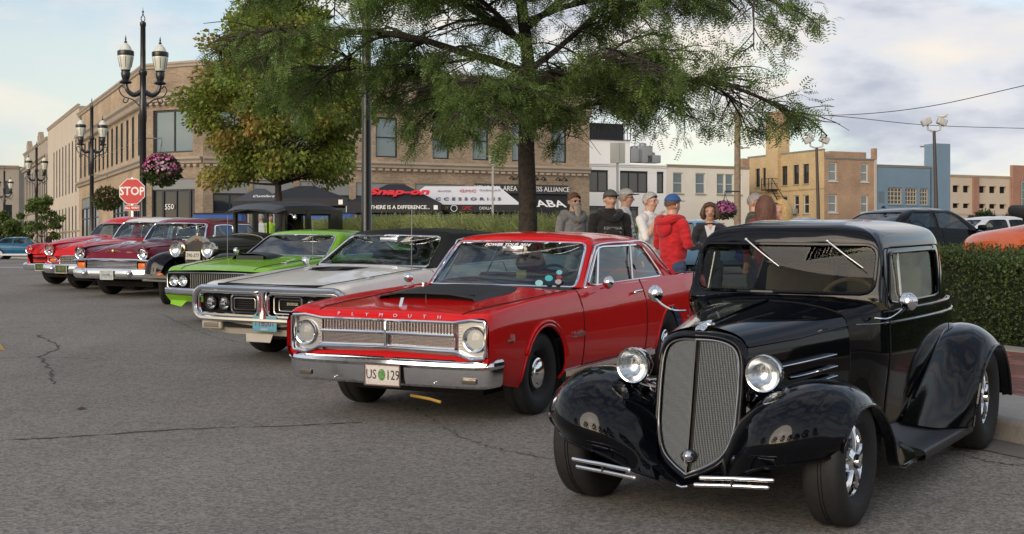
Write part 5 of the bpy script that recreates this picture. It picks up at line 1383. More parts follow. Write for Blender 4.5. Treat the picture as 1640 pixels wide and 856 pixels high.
# ------------------------------------------------------------------ plain later cars for the background
def modern(name, x, y, yaw, label, P, z=None, L=4.8, W_=1.88, H_=1.40, cat='car', group=None, win=None, roofm=None, stripes=None, fast=False, det=True):
    root = car_root(name, x, y, yaw, label, cat, group, z=z, slope=False)
    k = H_ / 1.40; w = W_ / 1.88; l = L / 4.8
    S = [(.82, .24), (.88, .34), (.93, .55), (.92, .78)]
    def row(x, pts): return (x * l, [(a * w, b * k) for a, b in pts])
    rows = [row(.92, [(.60, .35), (.66, .40), (.70, .52), (.70, .62), (.62, .68), (.45, .70), (.25, .71), (0, .715)]),
            row(.82, [(.74, .26), (.80, .36), (.85, .54), (.85, .68), (.78, .76), (.58, .78), (.3, .79), (0, .795)]),
            row(.45, [(.80, .24), (.86, .34), (.91, .55), (.905, .75), (.84, .85), (.62, .87), (.3, .89), (0, .895)]),
            row(-.2, S + [(.86, .90), (.70, .93), (.36, .955), (0, .96)]),
            row(-.72, S + [(.87, .92), (.76, .96), (.38, .99), (0, 1.0)]),
            row(-1.1, S + [(.87, .93), (.80, .97), (.4, .75), (0, .75)]),
            row(-2.6, S + [(.88, .97), (.80, 1.0), (.4, .7), (0, .7)]),
            row(-3.2, S + [(.87, .98), (.72, 1.01), (.4, 1.02), (0, 1.02)]),
            row(-3.75, [(.76, .32), (.82, .4), (.88, .58), (.87, .82), (.80, .97), (.6, .98), (.35, .985), (0, .985)]),
            row(-3.88, [(.6, .4), (.7, .5), (.75, .6), (.74, .75), (.62, .80), (.45, .80), (.2, .80), (0, .80)])]
    def cr(z_, xf, xc, yc, ys, xr, yr, xrc, zf, zr): return cring(z_ * k, xf * l, xc * l, yc * w, ys * w, xr * l, yr * w, xrc * l, zf * k, zr * k)
    q = .25 if fast else 0
    rings = [cr(.96, -.62, -.85, .765, .80, -3.15 - q, .70, -3.3 - q, 1.0, 1.02),
             cr(1.05, -.78, -.98, .745, .775, -3.0 - q * .8, .67, -3.15 - q, 1.08, 1.10),
             cr(1.22, -1.10, -1.26, .68, .71, -2.75 - q * .4, .60, -2.85 - q * .5, 1.245, 1.24),
             cr(1.32, -1.32, -1.46, .60, .64, -2.5, .53, -2.6, 1.345, 1.33),
             cr(1.355, -1.44, -1.56, .51, .55, -2.35, .44, -2.4, 1.38, 1.36),
             cr(1.38, -1.6, -1.7, .3, .33, -2.2, .24, -2.2, 1.40, 1.385),
             cr(1.39, -1.75, -1.85, .001, .001, -2.1, .001, -2.1, 1.405, 1.395)]
    sd = [[(-1.05, .985), (-2.02, .995), (-2.02, 1.30), (-1.52, 1.30)], [(-2.10, .995), (-2.95, 1.01), (-2.55, 1.29), (-2.10, 1.30)]]
    c = sedan(root, rows, [(0, .33 * k, .37 * k), (-2.85 * l, .33 * k, .37 * k)], P, rings,
              ws=[(-.9, 1.01 * k), (.73 * w, .975 * k), (.58 * w, 1.31 * k), (-.9, 1.335 * k)], rear=[(-.9, 1.06 * k), (.62 * w, 1.06 * k), (.50 * w, 1.29 * k), (-.9, 1.30 * k)],
              side=[[(a * l, b * k) for a, b in s_] for s_ in sd], door=(-.75 * l, -2.06 * l), cowl=-.72 * l, deck=-3.2 * l, roofmat=roofm, su=4, sv=4, frame=BLACK, framer=.008, seatm=INTERIOR, glassm=glass('tinted_glass', (.22, .26, .28)),
              wheels=[(0, .78 * w, .335, .21, .23, 'chromeslot', None), (-2.85 * l, .78 * w, .335, .21, .23, 'chromeslot', None)])
    for s in (1, -1):
        m = MB(); m.rbox((.84 * l, .64 * w * s, .64 * k), (.10, .28, .09), .03); m.build('headlight', mat('lamp_reflector', (.75, .77, .8), .18, 1.0), root)
        m = MB(); m.rbox((-3.83 * l, .60 * w * s, .86 * k), (.08, .34, .11), .03); m.build('tail_light', mat('tail_red', (.35, .01, .01), .2), root)
        m = MB(); m.rbox((-.98 * l, .97 * w * s, 1.02 * k), (.11, .18, .11), .04); m.tube([(-.98 * l, .80 * w * s, .97 * k), (-.98 * l, .93 * w * s, 1.0 * k)], .02, 6); m.build('wing_mirror', P, root)
    m = MB(); m.rbox((.90 * l, 0, .50 * k), (.04, 1.1 * w, .14), .03); m.build('grille', VOID, root)
    m = MB(); m.rbox((.93 * l, 0, .33 * k), (.05, 1.3 * w, .07), .02); m.build('front_bumper', BLACK, root)
    m = MB(); m.box((-2.65 * l, 0, 1.40 * k), (.12, .03, .05), taper=.4); m.build('roof_aerial', BLACK, root)
    return root, c
# ------------------------------------------------------------------ procedural surfaces of the place
U = Vector((-.418, .908, 0)); Vd = Vector((.908, .418, 0))     # along the kerb (away), across it (to the right)
def SP(s, t):
    """street coordinates -> ground point; s across (to the right), t along (away)"""
    p = Vd * s + U * t; return (p.x, p.y)
def nodes_mat(name):
    m = bpy.data.materials.new(name); m.use_nodes = True; MATS[name] = m
    return m, m.node_tree.nodes, m.node_tree.links, m.node_tree.nodes['Principled BSDF']
def nz(N, Lk, vec, scale, detail=4, rough=.5, dist=0):
    n = N.new('ShaderNodeTexNoise'); n.inputs['Scale'].default_value = scale; n.inputs['Detail'].default_value = detail; n.inputs['Roughness'].default_value = rough; n.inputs['Distortion'].default_value = dist
    Lk.new(vec, n.inputs['Vector']); return n.outputs[0]
def mrange(N, Lk, src, a, b, c, d):
    m = N.new('ShaderNodeMapRange'); Lk.new(src, m.inputs[0]); m.inputs[1].default_value = a; m.inputs[2].default_value = b; m.inputs[3].default_value = c; m.inputs[4].default_value = d; return m.outputs[0]
def mmath(N, Lk, op, a, b):
    m = N.new('ShaderNodeMath'); m.operation = op
    for i, x in enumerate((a, b)):
        if isinstance(x, (int, float)): m.inputs[i].default_value = x
        else: Lk.new(x, m.inputs[i])
    return m.outputs[0]
def asphalt_mat():
    m, N, Lk, p = nodes_mat('asphalt')
    tc = N.new('ShaderNodeTexCoord'); v = tc.outputs['Object']
    vo = N.new('ShaderNodeTexVoronoi'); vo.inputs['Scale'].default_value = 62; Lk.new(v, vo.inputs['Vector'])
    sepc = N.new('ShaderNodeSeparateColor'); Lk.new(vo.outputs['Color'], sepc.inputs[0])
    stone = mrange(N, Lk, sepc.outputs[0], 0, 1, .55, 1.50)
    fine = mrange(N, Lk, nz(N, Lk, v, 260, 2), .3, .7, .75, 1.25)
    mid = mrange(N, Lk, nz(N, Lk, v, 9, 5, .6), .3, .7, .93, 1.07)
    big = mrange(N, Lk, nz(N, Lk, v, .35, 4, .55, .4), .3, .7, .86, 1.14)
    blotch = mrange(N, Lk, nz(N, Lk, v, 2.1, 4, .6), .60, .74, 1.0, .80)
    # tyre-polished bands running along the street
    mp = N.new('ShaderNodeMapping'); mp.inputs['Rotation'].default_value = (0, 0, -math.atan2(.418, .908)); mp.inputs['Scale'].default_value = (.55, .03, 1); Lk.new(v, mp.inputs[0])
    band = mrange(N, Lk, nz(N, Lk, mp.outputs[0], 1.0, 2), .35, .65, .93, 1.07)
    pits = mrange(N, Lk, nz(N, Lk, v, 22, 3, .6), .66, .72, 1.0, .45)
    k = mmath(N, Lk, 'MULTIPLY', mmath(N, Lk, 'MULTIPLY', stone, fine), pits)
    for x in (mid, big, blotch, band): k = mmath(N, Lk, 'MULTIPLY', k, x)
    sc_ = N.new('ShaderNodeVectorMath'); sc_.operation = 'SCALE'; sc_.inputs[0].default_value = (.196, .180, .162); Lk.new(k, sc_.inputs['Scale'])
    Lk.new(sc_.outputs[0], p.inputs['Base Color']); p.inputs['Roughness'].default_value = .82
    b = N.new('ShaderNodeBump'); b.inputs['Strength'].default_value = .55; b.inputs['Distance'].default_value = .006
    Lk.new(vo.outputs['Distance'], b.inputs['Height']); Lk.new(b.outputs[0], p.inputs['Normal'])
    return m
def brick_mat(name, c1, c2, mort, bw=.22, bh=.075, var=.25, bump=.3):
    m, N, Lk, p = nodes_mat(name)
    tc = N.new('ShaderNodeTexCoord'); sp = N.new('ShaderNodeSeparateXYZ'); Lk.new(tc.outputs['Object'], sp.inputs[0])
    cb = N.new('ShaderNodeCombineXYZ'); Lk.new(sp.outputs[0], cb.inputs[0]); Lk.new(sp.outputs[2], cb.inputs[1])
    br = N.new('ShaderNodeTexBrick'); br.inputs['Scale'].default_value = 1; br.inputs['Brick Width'].default_value = bw; br.inputs['Row Height'].default_value = bh
    br.inputs['Mortar Size'].default_value = .007; br.inputs['Color1'].default_value = (*c1, 1); br.inputs['Color2'].default_value = (*c2, 1); br.inputs['Mortar'].default_value = (*mort, 1); br.inputs['Bias'].default_value = 0
    Lk.new(cb.outputs[0], br.inputs['Vector'])
    big = mrange(N, Lk, nz(N, Lk, tc.outputs['Object'], .5, 5), .3, .7, 1 - var, 1 + var)
    sm = mrange(N, Lk, nz(N, Lk, tc.outputs['Object'], 6, 4), .3, .7, .88, 1.12)
    k = mmath(N, Lk, 'MULTIPLY', big, sm)
    sc_ = N.new('ShaderNodeVectorMath'); sc_.operation = 'SCALE'; Lk.new(br.outputs['Color'], sc_.inputs[0]); Lk.new(k, sc_.inputs['Scale'])
    Lk.new(sc_.outputs[0], p.inputs['Base Color']); p.inputs['Roughness'].default_value = .88
    b = N.new('ShaderNodeBump'); b.inputs['Strength'].default_value = bump; b.inputs['Distance'].default_value = .01; b.invert = True
    Lk.new(br.outputs['Fac'], b.inputs['Height']); Lk.new(b.outputs[0], p.inputs['Normal'])
    return m
def leaf_mat(name, col, var=.45, trans=.35, warm=None):
    m, N, Lk, p = nodes_mat(name)
    ge = N.new('ShaderNodeNewGeometry'); tc = N.new('ShaderNodeTexCoord')
    r = ge.outputs['Random Per Island']
    k = mrange(N, Lk, r, 0, 1, 1 - var, 1 + var)
    c2 = mrange(N, Lk, nz(N, Lk, tc.outputs['Object'], .9, 3), .35, .65, .8, 1.2)
    k = mmath(N, Lk, 'MULTIPLY', k, c2)
    mix = N.new('ShaderNodeMix'); mix.data_type = 'RGBA'
    mix.inputs[6].default_value = (*col, 1); mix.inputs[7].default_value = (*(warm or tuple(c * 1.1 for c in col)), 1)
    if warm: Lk.new(mrange(N, Lk, nz(N, Lk, tc.outputs['Object'], .55, 3, .5), .53, .70, 0, 1), mix.inputs[0])
    else: Lk.new(r, mix.inputs[0])
    sc_ = N.new('ShaderNodeVectorMath'); sc_.operation = 'SCALE'; Lk.new(mix.outputs[2], sc_.inputs[0]); Lk.new(k, sc_.inputs['Scale'])
    Lk.new(sc_.outputs[0], p.inputs['Base Color']); p.inputs['Roughness'].default_value = .55; p.inputs['Specular IOR Level'].default_value = .3
    tr = N.new('ShaderNodeBsdfTranslucent'); Lk.new(sc_.outputs[0], tr.inputs[0])
    mx = N.new('ShaderNodeMixShader'); mx.inputs[0].default_value = trans
    Lk.new(p.outputs[0], mx.inputs[1]); Lk.new(tr.outputs[0], mx.inputs[2]); Lk.new(mx.outputs[0], N['Material Output'].inputs[0])
    return m
ASPH = asphalt_mat()
CONC = mat('concrete', (.30, .285, .26), .85, noise=(1.5, .15), noise2=(30, .4), bump=(60, .25, .004))
KERB = mat('kerb_concrete', (.26, .245, .22), .85, noise=(3, .25), noise2=(40, .5), bump=(45, .4, .006))
SOIL = mat('mulch', (.035, .022, .015), .95, noise=(25, .5), bump=(30, 1.0, .03))
BARK = mat('bark', (.040, .032, .026), .9, noise=(14, .4), bump=(22, 1.0, .03))
POST = mat('post_black', (.012, .013, .016), .35, coat=.2)
# ------------------------------------------------------------------ ground, road, kerb, pavement
def build_ground():
    m = MB(); ys = [-200, -100, -40, -20] + list(range(-12, 37, 2)) + [38, 41, 44, 47, 50, 53, 56, 60, 80, 120, 200, 400, 900]
    xs = [-900, -300, -120, -60, -30, -15, 0, 15, 30, 60, 120, 300, 900]
    vs = [(x, y, g(y)) for y in ys for x in xs]; n = len(xs)
    m.add(vs, [(i * n + j, i * n + j + 1, (i + 1) * n + j + 1, (i + 1) * n + j) for i in range(len(ys) - 1) for j in range(n - 1)])
    m.build('road', ASPH, kind='structure', smooth=False)
    # cracks sealed / open in the asphalt: narrow sunken strips laid just above the sheet
    def crack(pts, w, seed, name='road_crack', jit=.03, mt=None):
        rnd = random.Random(seed); P = spline([(x, y, 0) for x, y in pts], 60)
        L_, R_ = [], []
        for i, p in enumerate(P):
            jx, jy = rnd.uniform(-jit, jit), rnd.uniform(-jit, jit); ww = w * rnd.choice((.12, .5, .8, 1.0, 1.4))
            t = P[min(i + 1, 59)] - P[max(i - 1, 0)]; t = t / (np.linalg.norm(t) + 1e-6)
            x, y = p[0] + jx, p[1] + jy
            for lst, s in ((L_, 1), (R_, -1)):
                a, b = x - t[1] * ww * s, y + t[0] * ww * s; lst.append((a, b, g(b) + .004))
        mb = MB(); mb.ruled(L_, R_); mb.build(name, mt or mat('crack_dark', (.065, .06, .052), .9, noise=(20, .4)), kind='structure', smooth=False)
    def gp(px, py):
        d = 1.6 * F_PX / (py - (HOR - SLOPE * F_PX)); return ((px - 820) / F_PX * d, d)
    crack([gp(-200, 716), gp(0, 706), gp(120, 700), gp(300, 688), gp(450, 683), gp(578, 677)], .014, 1, jit=.018)
    crack([gp(-300, 580), gp(-100, 577), gp(60, 573), gp(200, 576), gp(330, 572), gp(470, 575)], .007, 2)
    crack([gp(60, 537), gp(92, 556), gp(66, 572), gp(80, 592), gp(86, 616)], .014, 3, jit=.03)
    crack([gp(250, 500), gp(330, 535), gp(420, 558), gp(530, 600)], .006, 4)
    crack([gp(640, 640), gp(720, 690), gp(800, 720), gp(900, 740)], .006, 5)
    crack([gp(1440, 735), gp(1530, 728), gp(1600, 742), gp(1700, 750)], .007, 8)
    # dark repair band and far pale stop line
    mb = MB()
    a, b, c, d = gp(-300, 418), gp(60, 420), gp(60, 424), gp(-300, 422)
    mb.add([(*p, g(p[1]) + .004) for p in (a, b, c, d)], [(0, 1, 2, 3)]); mb.build('stop_line', mat('worn_white_line', (.30, .29, .28), .8, noise=(3, .3)), kind='structure')
    a, b, c, d = gp(-60, 528), gp(-4, 543), gp(9, 563), gp(-60, 545)
    mb = MB(); mb.add([(*p, g(p[1]) + .004) for p in (a, b, c, d)], [(0, 1, 2, 3)]); mb.build('yellow_road_marking', mat('road_yellow', (.45, .27, .05), .8, noise=(25, .35)), kind='structure')
    lf = MB(); x, y = gp(130, 656); lf.add([(x - .04, y, g(y) + .006), (x - .01, y + .05, g(y) + .02), (x + .045, y + .01, g(y) + .006), (x, y - .05, g(y) + .01)], [(0, 1, 2, 3)]); tag(lf.build('fallen_leaf', mat('leaf_drop', (.03, .05, .015), .7)), 'small dark green leaf lying alone on the asphalt at left', 'leaf')
    # kerb: separate stones
    S0 = 7.15
    def strip(name, s0, s1, h, mt, t0=-14, t1=58, thick=0, kind='structure', step=2):
        mb = MB(); ts = np.arange(t0, t1 + .1, step); A = [SP(s0, t) for t in ts]; B = [SP(s1, t) for t in ts]
        mb.ruled([(x, y, g(y) + h) for x, y in A], [(x, y, g(y) + h) for x, y in B])
        if thick: mb.ruled([(x, y, g(y) + h - thick) for x, y in A], [(x, y, g(y) + h) for x, y in A])
        return mb.build(name, mt, kind=kind, smooth=False)
    kb = empty('kerb', (0, 0, 0)); kb['kind'] = 'structure'
    t = -12.0; km = None; k = 0
    while t < 44:
        L = 1.85; x, y = SP(S0 + .09, t + L / 2)
        if km is None:
            mb = MB(); mb.rbox((0, 0, 0), (L - .02, .18, .34), .03, n=2); km = mb.mesh('kerb_stone', KERB)
        o = link_mesh('kerb_stone', km, kb, (x, y, g(y) + .15 - .17), (0, math.atan(-SLOPE * .908) if y < 36 else 0, math.atan2(U.y, U.x)))
        t += L; k += 1
    strip('gutter', 6.75, 7.15, .006, mat('gutter_concrete', (.16, .15, .135), .85, noise=(2, .2), noise2=(30, .4)))
    sw = strip('concrete_pavement', 7.22, 8.3, .142, CONC)
    strip('paving_bed', 8.3, 10.95, .118, mat('paving_sand', (.12, .09, .07), .95, noise=(20, .3)))
    strip('pavement_edging', 10.95, 11.3, .152, CONC, thick=.05)
    strip('planting_bed', 11.3, 13.2, .12, SOIL)
    # joints of the concrete slabs
    # brick pavers: separate where the photograph shows them (right of the coupe)
    pv = empty('brick_pavement', (0, 0, 0)); pv['kind'] = 'structure'
    PM = [mat('paver_red', (.20, .075, .055), .85, noise=(6, .3), bump=(60, .3, .003)), mat('paver_brown', (.15, .07, .055), .85, noise=(6, .3), bump=(60, .3, .003)), mat('paver_pale', (.24, .11, .085), .85, noise=(6, .3), bump=(60, .3, .003))]
    pm = []
    for q in range(3):
        mb = MB(); mb.box((0, 0, 0), (.196, .096, .05), taper=.97); pm.append(mb.mesh('paver', PM[q], smooth=False))
    rnd = random.Random(3); near = []; far = MB()
    rz = math.atan2(U.y, U.x)
    for i in range(26):
        s = 8.35 + i * .1
        for j in range(-50, 190):
            tt = j * .2 + (i % 2) * .1
            x, y = SP(s, tt)
            if y < 4.5: continue
            px = 820 + F_PX * x / y
            if 1575 < px < 1665 and y < 15.2: near.append((x, y, rnd.randrange(3), rnd.uniform(-.0015, .0015)))
            elif y < 30 and 900 < px < 1900: far.box((x, y, g(y) + .12), (.196, .096, .045), rot=rz, mi=rnd.randrange(3))
    near.sort(key=lambda q: q[1])
    for (x, y, q, h) in near[:300]: link_mesh('paver', pm[q], pv, (x, y, g(y) + .118 + h), (0, -SLOPE * .9, rz))
    for (x, y, q, h) in near[300:]: far.box((x, y, g(y) + .12), (.196, .096, .045), rot=rz, mi=q)
    far.build('paver_field', PM, pv, kind='stuff', smooth=False)
    # parking lot behind the hedge
    mb = MB(); P_ = [SP(13.2, -14), SP(13.2, 24), SP(16, 60), SP(90, 60), SP(120, -14)]
    mb.add([(x, y, 1.0) for x, y in P_] + [(x, y, .2) for x, y in P_], [(0, 1, 2, 3, 4), (0, 5, 6, 1), (1, 6, 7, 2), (2, 7, 8, 3), (3, 8, 9, 4), (4, 9, 5, 0)][0:6]); mb.build('parking_lot', ASPH, kind='structure', smooth=False)
    # far pavements
    mb = MB(); a, b, c, d = SP(7.3, 62), SP(7.3, 150), SP(12.5, 150), SP(12.5, 62)
    mb.add([(*p, 1.30) for p in (a, b, c, d)] + [(*p, 1.1) for p in (a, b, c, d)], [(0, 1, 2, 3), (0, 4, 5, 1), (0, 4, 7, 3)]); mb.build('far_pavement', CONC, kind='structure', smooth=False)
    mb = MB(); a, b, c, d = SP(12.5, 57), SP(12.5, 66), SP(60, 66), SP(60, 57)
    mb.add([(*p, 1.30) for p in (a, b, c, d)] + [(*p, 1.1) for p in (a, b, c, d)], [(0, 1, 2, 3), (0, 4, 5, 1), (0, 4, 7, 3)]); mb.build('side_pavement', CONC, kind='structure', smooth=False)
build_ground()
# ------------------------------------------------------------------ buildings
PANE = mat('window_pane', (.018, .024, .030), .06, 0, spec=.9)
PANE_SKY = mat('window_pane_sky', (.10, .15, .17), .05, 0, spec=1.0, coat=1.0)
FRAME_D = mat('frame_bronze', (.014, .016, .022), .4)
FRAME_W = mat('frame_white', (.55, .55, .53), .5)
STONE = mat('limestone', (.34, .29, .235), .85, noise=(1.2, .12), noise2=(12, .3))
class Facade:
    """local x to the right seen from outside, -y outwards"""
    def __init__(s, root, p0, p1, z0=1.25):
        s.root = root; s.p0 = Vector((p0[0], p0[1])); s.p1 = Vector((p1[0], p1[1])); s.d = (s.p1 - s.p0); s.L = s.d.length; s.d.normalize(); s.z0 = z0
        s.rz = math.atan2(s.d.y, s.d.x)
        s.loc = Vector((s.p0.x, s.p0.y, z0)) - Vector(root.location)
    def a(s, px):
        k = (px - 820) / F_PX; return (k * s.p0.y - s.p0.x) / (s.d.x - k * s.d.y)
    def z(s, py, a):
        y = s.p0.y + s.d.y * a; return 1.6 + (HOR - py) / F_PX * y - s.z0
    def put(s, mb, name, mt, parent=None, **k):
        o = mb.build(name, mt, parent or s.root, **k)
        if parent is None: o.location = s.loc; o.rotation_euler = (0, 0, s.rz)
        return o
    def wall(s, H_, wins, mt, thick=.35, top=None, name='wall', z_lo=0):
        """wall with real openings; wins: (a0,a1,z0,z1)"""
        xs = sorted({0, s.L} | {w[i] for w in wins for i in (0, 1)}); zs = sorted({z_lo, H_} | {w[i] for w in wins for i in (2, 3)})
        mb = MB()
        for i in range(len(xs) - 1):
            for j in range(len(zs) - 1):
                cx, cz = (xs[i] + xs[i + 1]) / 2, (zs[j] + zs[j + 1]) / 2
                if any(w[0] < cx < w[1] and w[2] < cz < w[3] for w in wins): continue
                mb.add([(xs[i], 0, zs[j]), (xs[i + 1], 0, zs[j]), (xs[i + 1], 0, zs[j + 1]), (xs[i], 0, zs[j + 1])], [(0, 1, 2, 3)])
        for w in wins:
            a0, a1, z0, z1 = w[:4]
            mb.add([(a0, 0, z0), (a1, 0, z0), (a1, 0, z1), (a0, 0, z1), (a0, thick, z0), (a1, thick, z0), (a1, thick, z1), (a0, thick, z1)], [(0, 4, 5, 1), (1, 5, 6, 2), (2, 6, 7, 3), (3, 7, 4, 0)])
        mb.add([(0, 0, H_), (s.L, 0, H_), (s.L, thick, H_), (0, thick, H_)], [(0, 1, 2, 3)])
        return s.put(mb, name, mt, smooth=False)
    def window(s, a0, a1, z0, z1, nx=1, nz=1, fr=None, pane=None, fw=.06, depth=.16, name='window', sill=None, uneven=None):
        fr = fr or FRAME_D; w, h = a1 - a0, z1 - z0
        key = (name, round(w, 3), round(h, 3), nx, nz, fr.name, round(fw, 3), uneven)
        if key not in WCACHE:
            mb = MB()
            mb.box((w / 2, 0, fw / 2), (w, .07, fw)); mb.box((w / 2, 0, h - fw / 2), (w, .07, fw)); mb.box((fw / 2, 0, h / 2), (fw, .068, h - 2 * fw)); mb.box((w - fw / 2, 0, h / 2), (fw, .068, h - 2 * fw))
            for k in range(1, nx): mb.box((w * k / nx, 0, h / 2), (fw * .8, .05, h - 2 * fw))
            for k in range(1, nz): mb.box((w / 2, .002, h * (uneven if uneven else k / nz)), (w - 2 * fw, .046, fw * .8))
            me = mb.mesh(name, fr, smooth=False)
            pb = MB(); pb.add([(fw * .5, .03, fw * .5), (w - fw * .5, .03, fw * .5), (w - fw * .5, .03, h - fw * .5), (fw * .5, .03, h - fw * .5)], [(0, 1, 2, 3)])
            WCACHE[key] = (me, {}); 
            WCACHE[key][1]['v'] = pb
        me, dct = WCACHE[key]
        pk = (pane or PANE).name
        if pk not in dct: dct[pk] = dct['v'].mesh('pane', pane or PANE, smooth=False)
        o = link_mesh(name, me, s.root); ca, sa = math.cos(s.rz), math.sin(s.rz)
        o.location = s.loc + Vector((ca * a0 - sa * depth, sa * a0 + ca * depth, z0)); o.rotation_euler = (0, 0, s.rz)
        link_mesh('pane', dct[pk], o)
        if sill:
            mb = MB(); mb.box((w / 2, -.14, -.05), (w + .12, .22, .10)); mb.build('sill', sill, o, smooth=False)
        return o
    def band(s, z0, z1, out, mt, name='cornice', a0=0, a1=None, dent=None):
        a1 = s.L if a1 is None else a1; mb = MB(); h = z1 - z0
        prof = [(0, 0), (-out * .5, h * .15), (-out * .6, h * .45), (-out, h * .7), (-out, h), (.05, h)]
        A = [(a0, p[0], z0 + p[1]) for p in prof]; B = [(a1, p[0], z0 + p[1]) for p in prof]
        mb.ruled(A, B); mb.add(A, [tuple(range(len(A)))]); mb.add(B, [tuple(range(len(B)))])
        if dent:
            n = int((a1 - a0) / dent)
            for k in range(n): mb.box((a0 + (k + .5) * dent, -out * .5, z0 - .06), (dent * .5, out * .7, .12))
        return s.put(mb, name, mt, ang=20)
WCACHE = {}
def roof_slab(root, pts, z, mt, name='roof', th=.3):
    mb = MB(); n = len(pts); L_ = Vector(root.location)
    mb.add([(x - L_.x, y - L_.y, z - L_.z) for x, y in pts], [tuple(range(n))]); return mb.build(name, mt, root, smooth=False)
def back_walls(root, pts, z0, z1, mt):
    """plain closing walls from pts[i] to pts[i+1]"""
    L_ = Vector(root.location)
    for (a, b) in zip(pts, pts[1:]):
        mb = MB(); mb.add([(a[0] - L_.x, a[1] - L_.y, z0 - L_.z), (b[0] - L_.x, b[1] - L_.y, z0 - L_.z), (b[0] - L_.x, b[1] - L_.y, z1 - L_.z), (a[0] - L_.x, a[1] - L_.y, z1 - L_.z)], [(0, 1, 2, 3)]); mb.build('back_wall', mt, root, smooth=False)
def build_corner():
    root = empty('corner_brick_building', (-20, 73, 1.15), 0, 'two storey tan brick corner building with a chamfered entrance and big upper window', 'building')
    BR = brick_mat('tan_brick', (.30, .225, .155), (.20, .15, .105), (.34, .29, .235))
    BR_SUNLIT = brick_mat('tan_brick_sunlit', (.40, .30, .19), (.34, .25, .16), (.40, .34, .26), bump=.1)  # brighter copy of the tan brick: sunlight on the left facade put into colour
    kc = (232 - 820) / F_PX; C1 = Vector((kc * 73, 73)); 
    far = C1 + Vector((U.x, U.y)) * ((99 - 73) / U.y)
    C2 = Vector(((325 - 820) / F_PX * 71.3, 71.3))
    kr = (944 - 820) / F_PX; t = (kr * C2.y - C2.x) / (Vd.x - kr * Vd.y); R1 = C2 + Vector((Vd.x, Vd.y)) * t
    H_ = 10.55; z0 = 1.15
    # left facade
    F1 = Facade(root, far, C1, z0); W1 = []
    up = [136, 143, 149.5, 156, 163, 169.5, 176, 183.5, 191, 199, 207, 216, 225]
    z_lo, z_hi = F1.z(262, F1.a(200)), F1.z(202, F1.a(200))
    for px in [129.5, 136, 142.5, 153, 159, 165.5, 172.5, 179.5, 187, 195, 204, 213, 223]:
        a = F1.a(px); w = .62; W1.append((a - w / 2 * 1.4, a + w / 2 * 1.4, 5.75, 8.15, 'u'))
    for (p0, p1) in ((131, 158), (181, 206), (212, 228)):
        W1.append((F1.a(p0), F1.a(p1), .4, 4.25, 's'))
    F1.wall(H_, W1, BR_SUNLIT, thick=.12)
    for w in W1:
        if w[4] == 'u': F1.window(w[0], w[1], w[2], w[3], 1, 2, uneven=.38, pane=PANE_SKY, fw=.07, depth=.04)
        else:
            F1.window(w[0], w[1], w[2], w[3] - .7, 4, 2, uneven=.75, fw=.09, depth=.05); F1.put(MB().box(((w[0] + w[1]) / 2, .1, w[3] - .35), (w[1] - w[0], .06, .68)), 'grey_fascia', mat('fascia_grey', (.20, .21, .22), .6))
    F1.band(8.45, 8.95, .35, STONE, dent=.5); F1.band(5.1, 5.5, .28, STONE, 'belt_course'); F1.band(10.3, 10.62, .18, STONE, 'coping')
    # chamfer
    F2 = Facade(root, C1, C2, z0)
    w0, w1 = F2.a(245), F2.a(309); d0, d1 = F2.a(243), F2.a(312)
    W2 = [(w0, w1, F2.z(245, F2.a(277)), F2.z(176, F2.a(277))), (d0, d1, .15, F2.z(287, F2.a(277)))]
    F2.wall(H_, W2, BR)
    F2.window(*W2[0], 2, 1, pane=PANE_SKY, fw=.09)
    dz = W2[1][3]
    F2.put(MB().box(((d0 + d1) / 2, .1, dz - .28), (d1 - d0, .06, .55)), 'grey_fascia', mat('fascia_grey', (.20, .21, .22), .6))
    F2.window(d0, d0 + (d1 - d0) * .22, .15, dz - .56, 1, 2, fw=.05); F2.window(d0 + (d1 - d0) * .22, d1 - (d1 - d0) * .14, .15, dz - .56, 2, 1, fw=.09, name='entrance_door'); F2.window(d1 - (d1 - d0) * .14, d1, .15, dz - .56, 1, 1, fw=.05)
    o = text('door_number', '550', .42, WHITE, root, (0, 0, 0), (1, 0, 0), (0, 0, 1), .01)
    a = F2.a(271); o.location = F2.loc + Vector((math.cos(F2.rz) * a + math.sin(F2.rz) * .0, math.sin(F2.rz) * a + .04, F2.z(332, a))); o.rotation_euler = (0, 0, F2.rz)
    F2.band(8.45, 8.95, .35, STONE, dent=.42); F2.band(5.1, 5.5, .28, STONE, 'belt_course', dent=.42); F2.band(10.3, 10.62, .18, STONE, 'coping')
    # right facade
    F3 = Facade(root, C2, R1, z0); W3 = []
    for (p0, p1) in ((344, 378), (420, 446), (472, 498), (602, 637), (693, 720), (757, 783), (820, 846), (884, 908)):
        W3.append((F3.a(p0), F3.a(p1), 5.75, 8.0, 'u'))
    for (p0, p1) in ((341, 397), (405, 470), (480, 560), (570, 650), (665, 745), (770, 908)):
        W3.append((F3.a(p0), F3.a(p1), .3, 4.3, 's'))
    F3.wall(H_, W3, BR)
    for w in W3:
        if w[4] == 'u': F3.window(w[0], w[1], w[2], w[3], 1, 2, pane=PANE_SKY, fw=.08)
        else: F3.window(w[0], w[1], w[2], w[3] - .75, 2, 2, uneven=.7, fw=.08); F3.put(MB().box(((w[0] + w[1]) / 2, .1, w[3] - .37), (w[1] - w[0], .06, .72)), 'grey_fascia', mat('fascia_grey', (.20, .21, .22), .6))
    F3.band(8.45, 8.95, .35, STONE, dent=.5); F3.band(5.1, 5.5, .28, STONE, 'belt_course', dent=.42); F3.band(10.3, 10.62, .18, STONE, 'coping')
    # awning and sign of the business alliance
    a0, a1 = F3.a(760), F3.a(908)
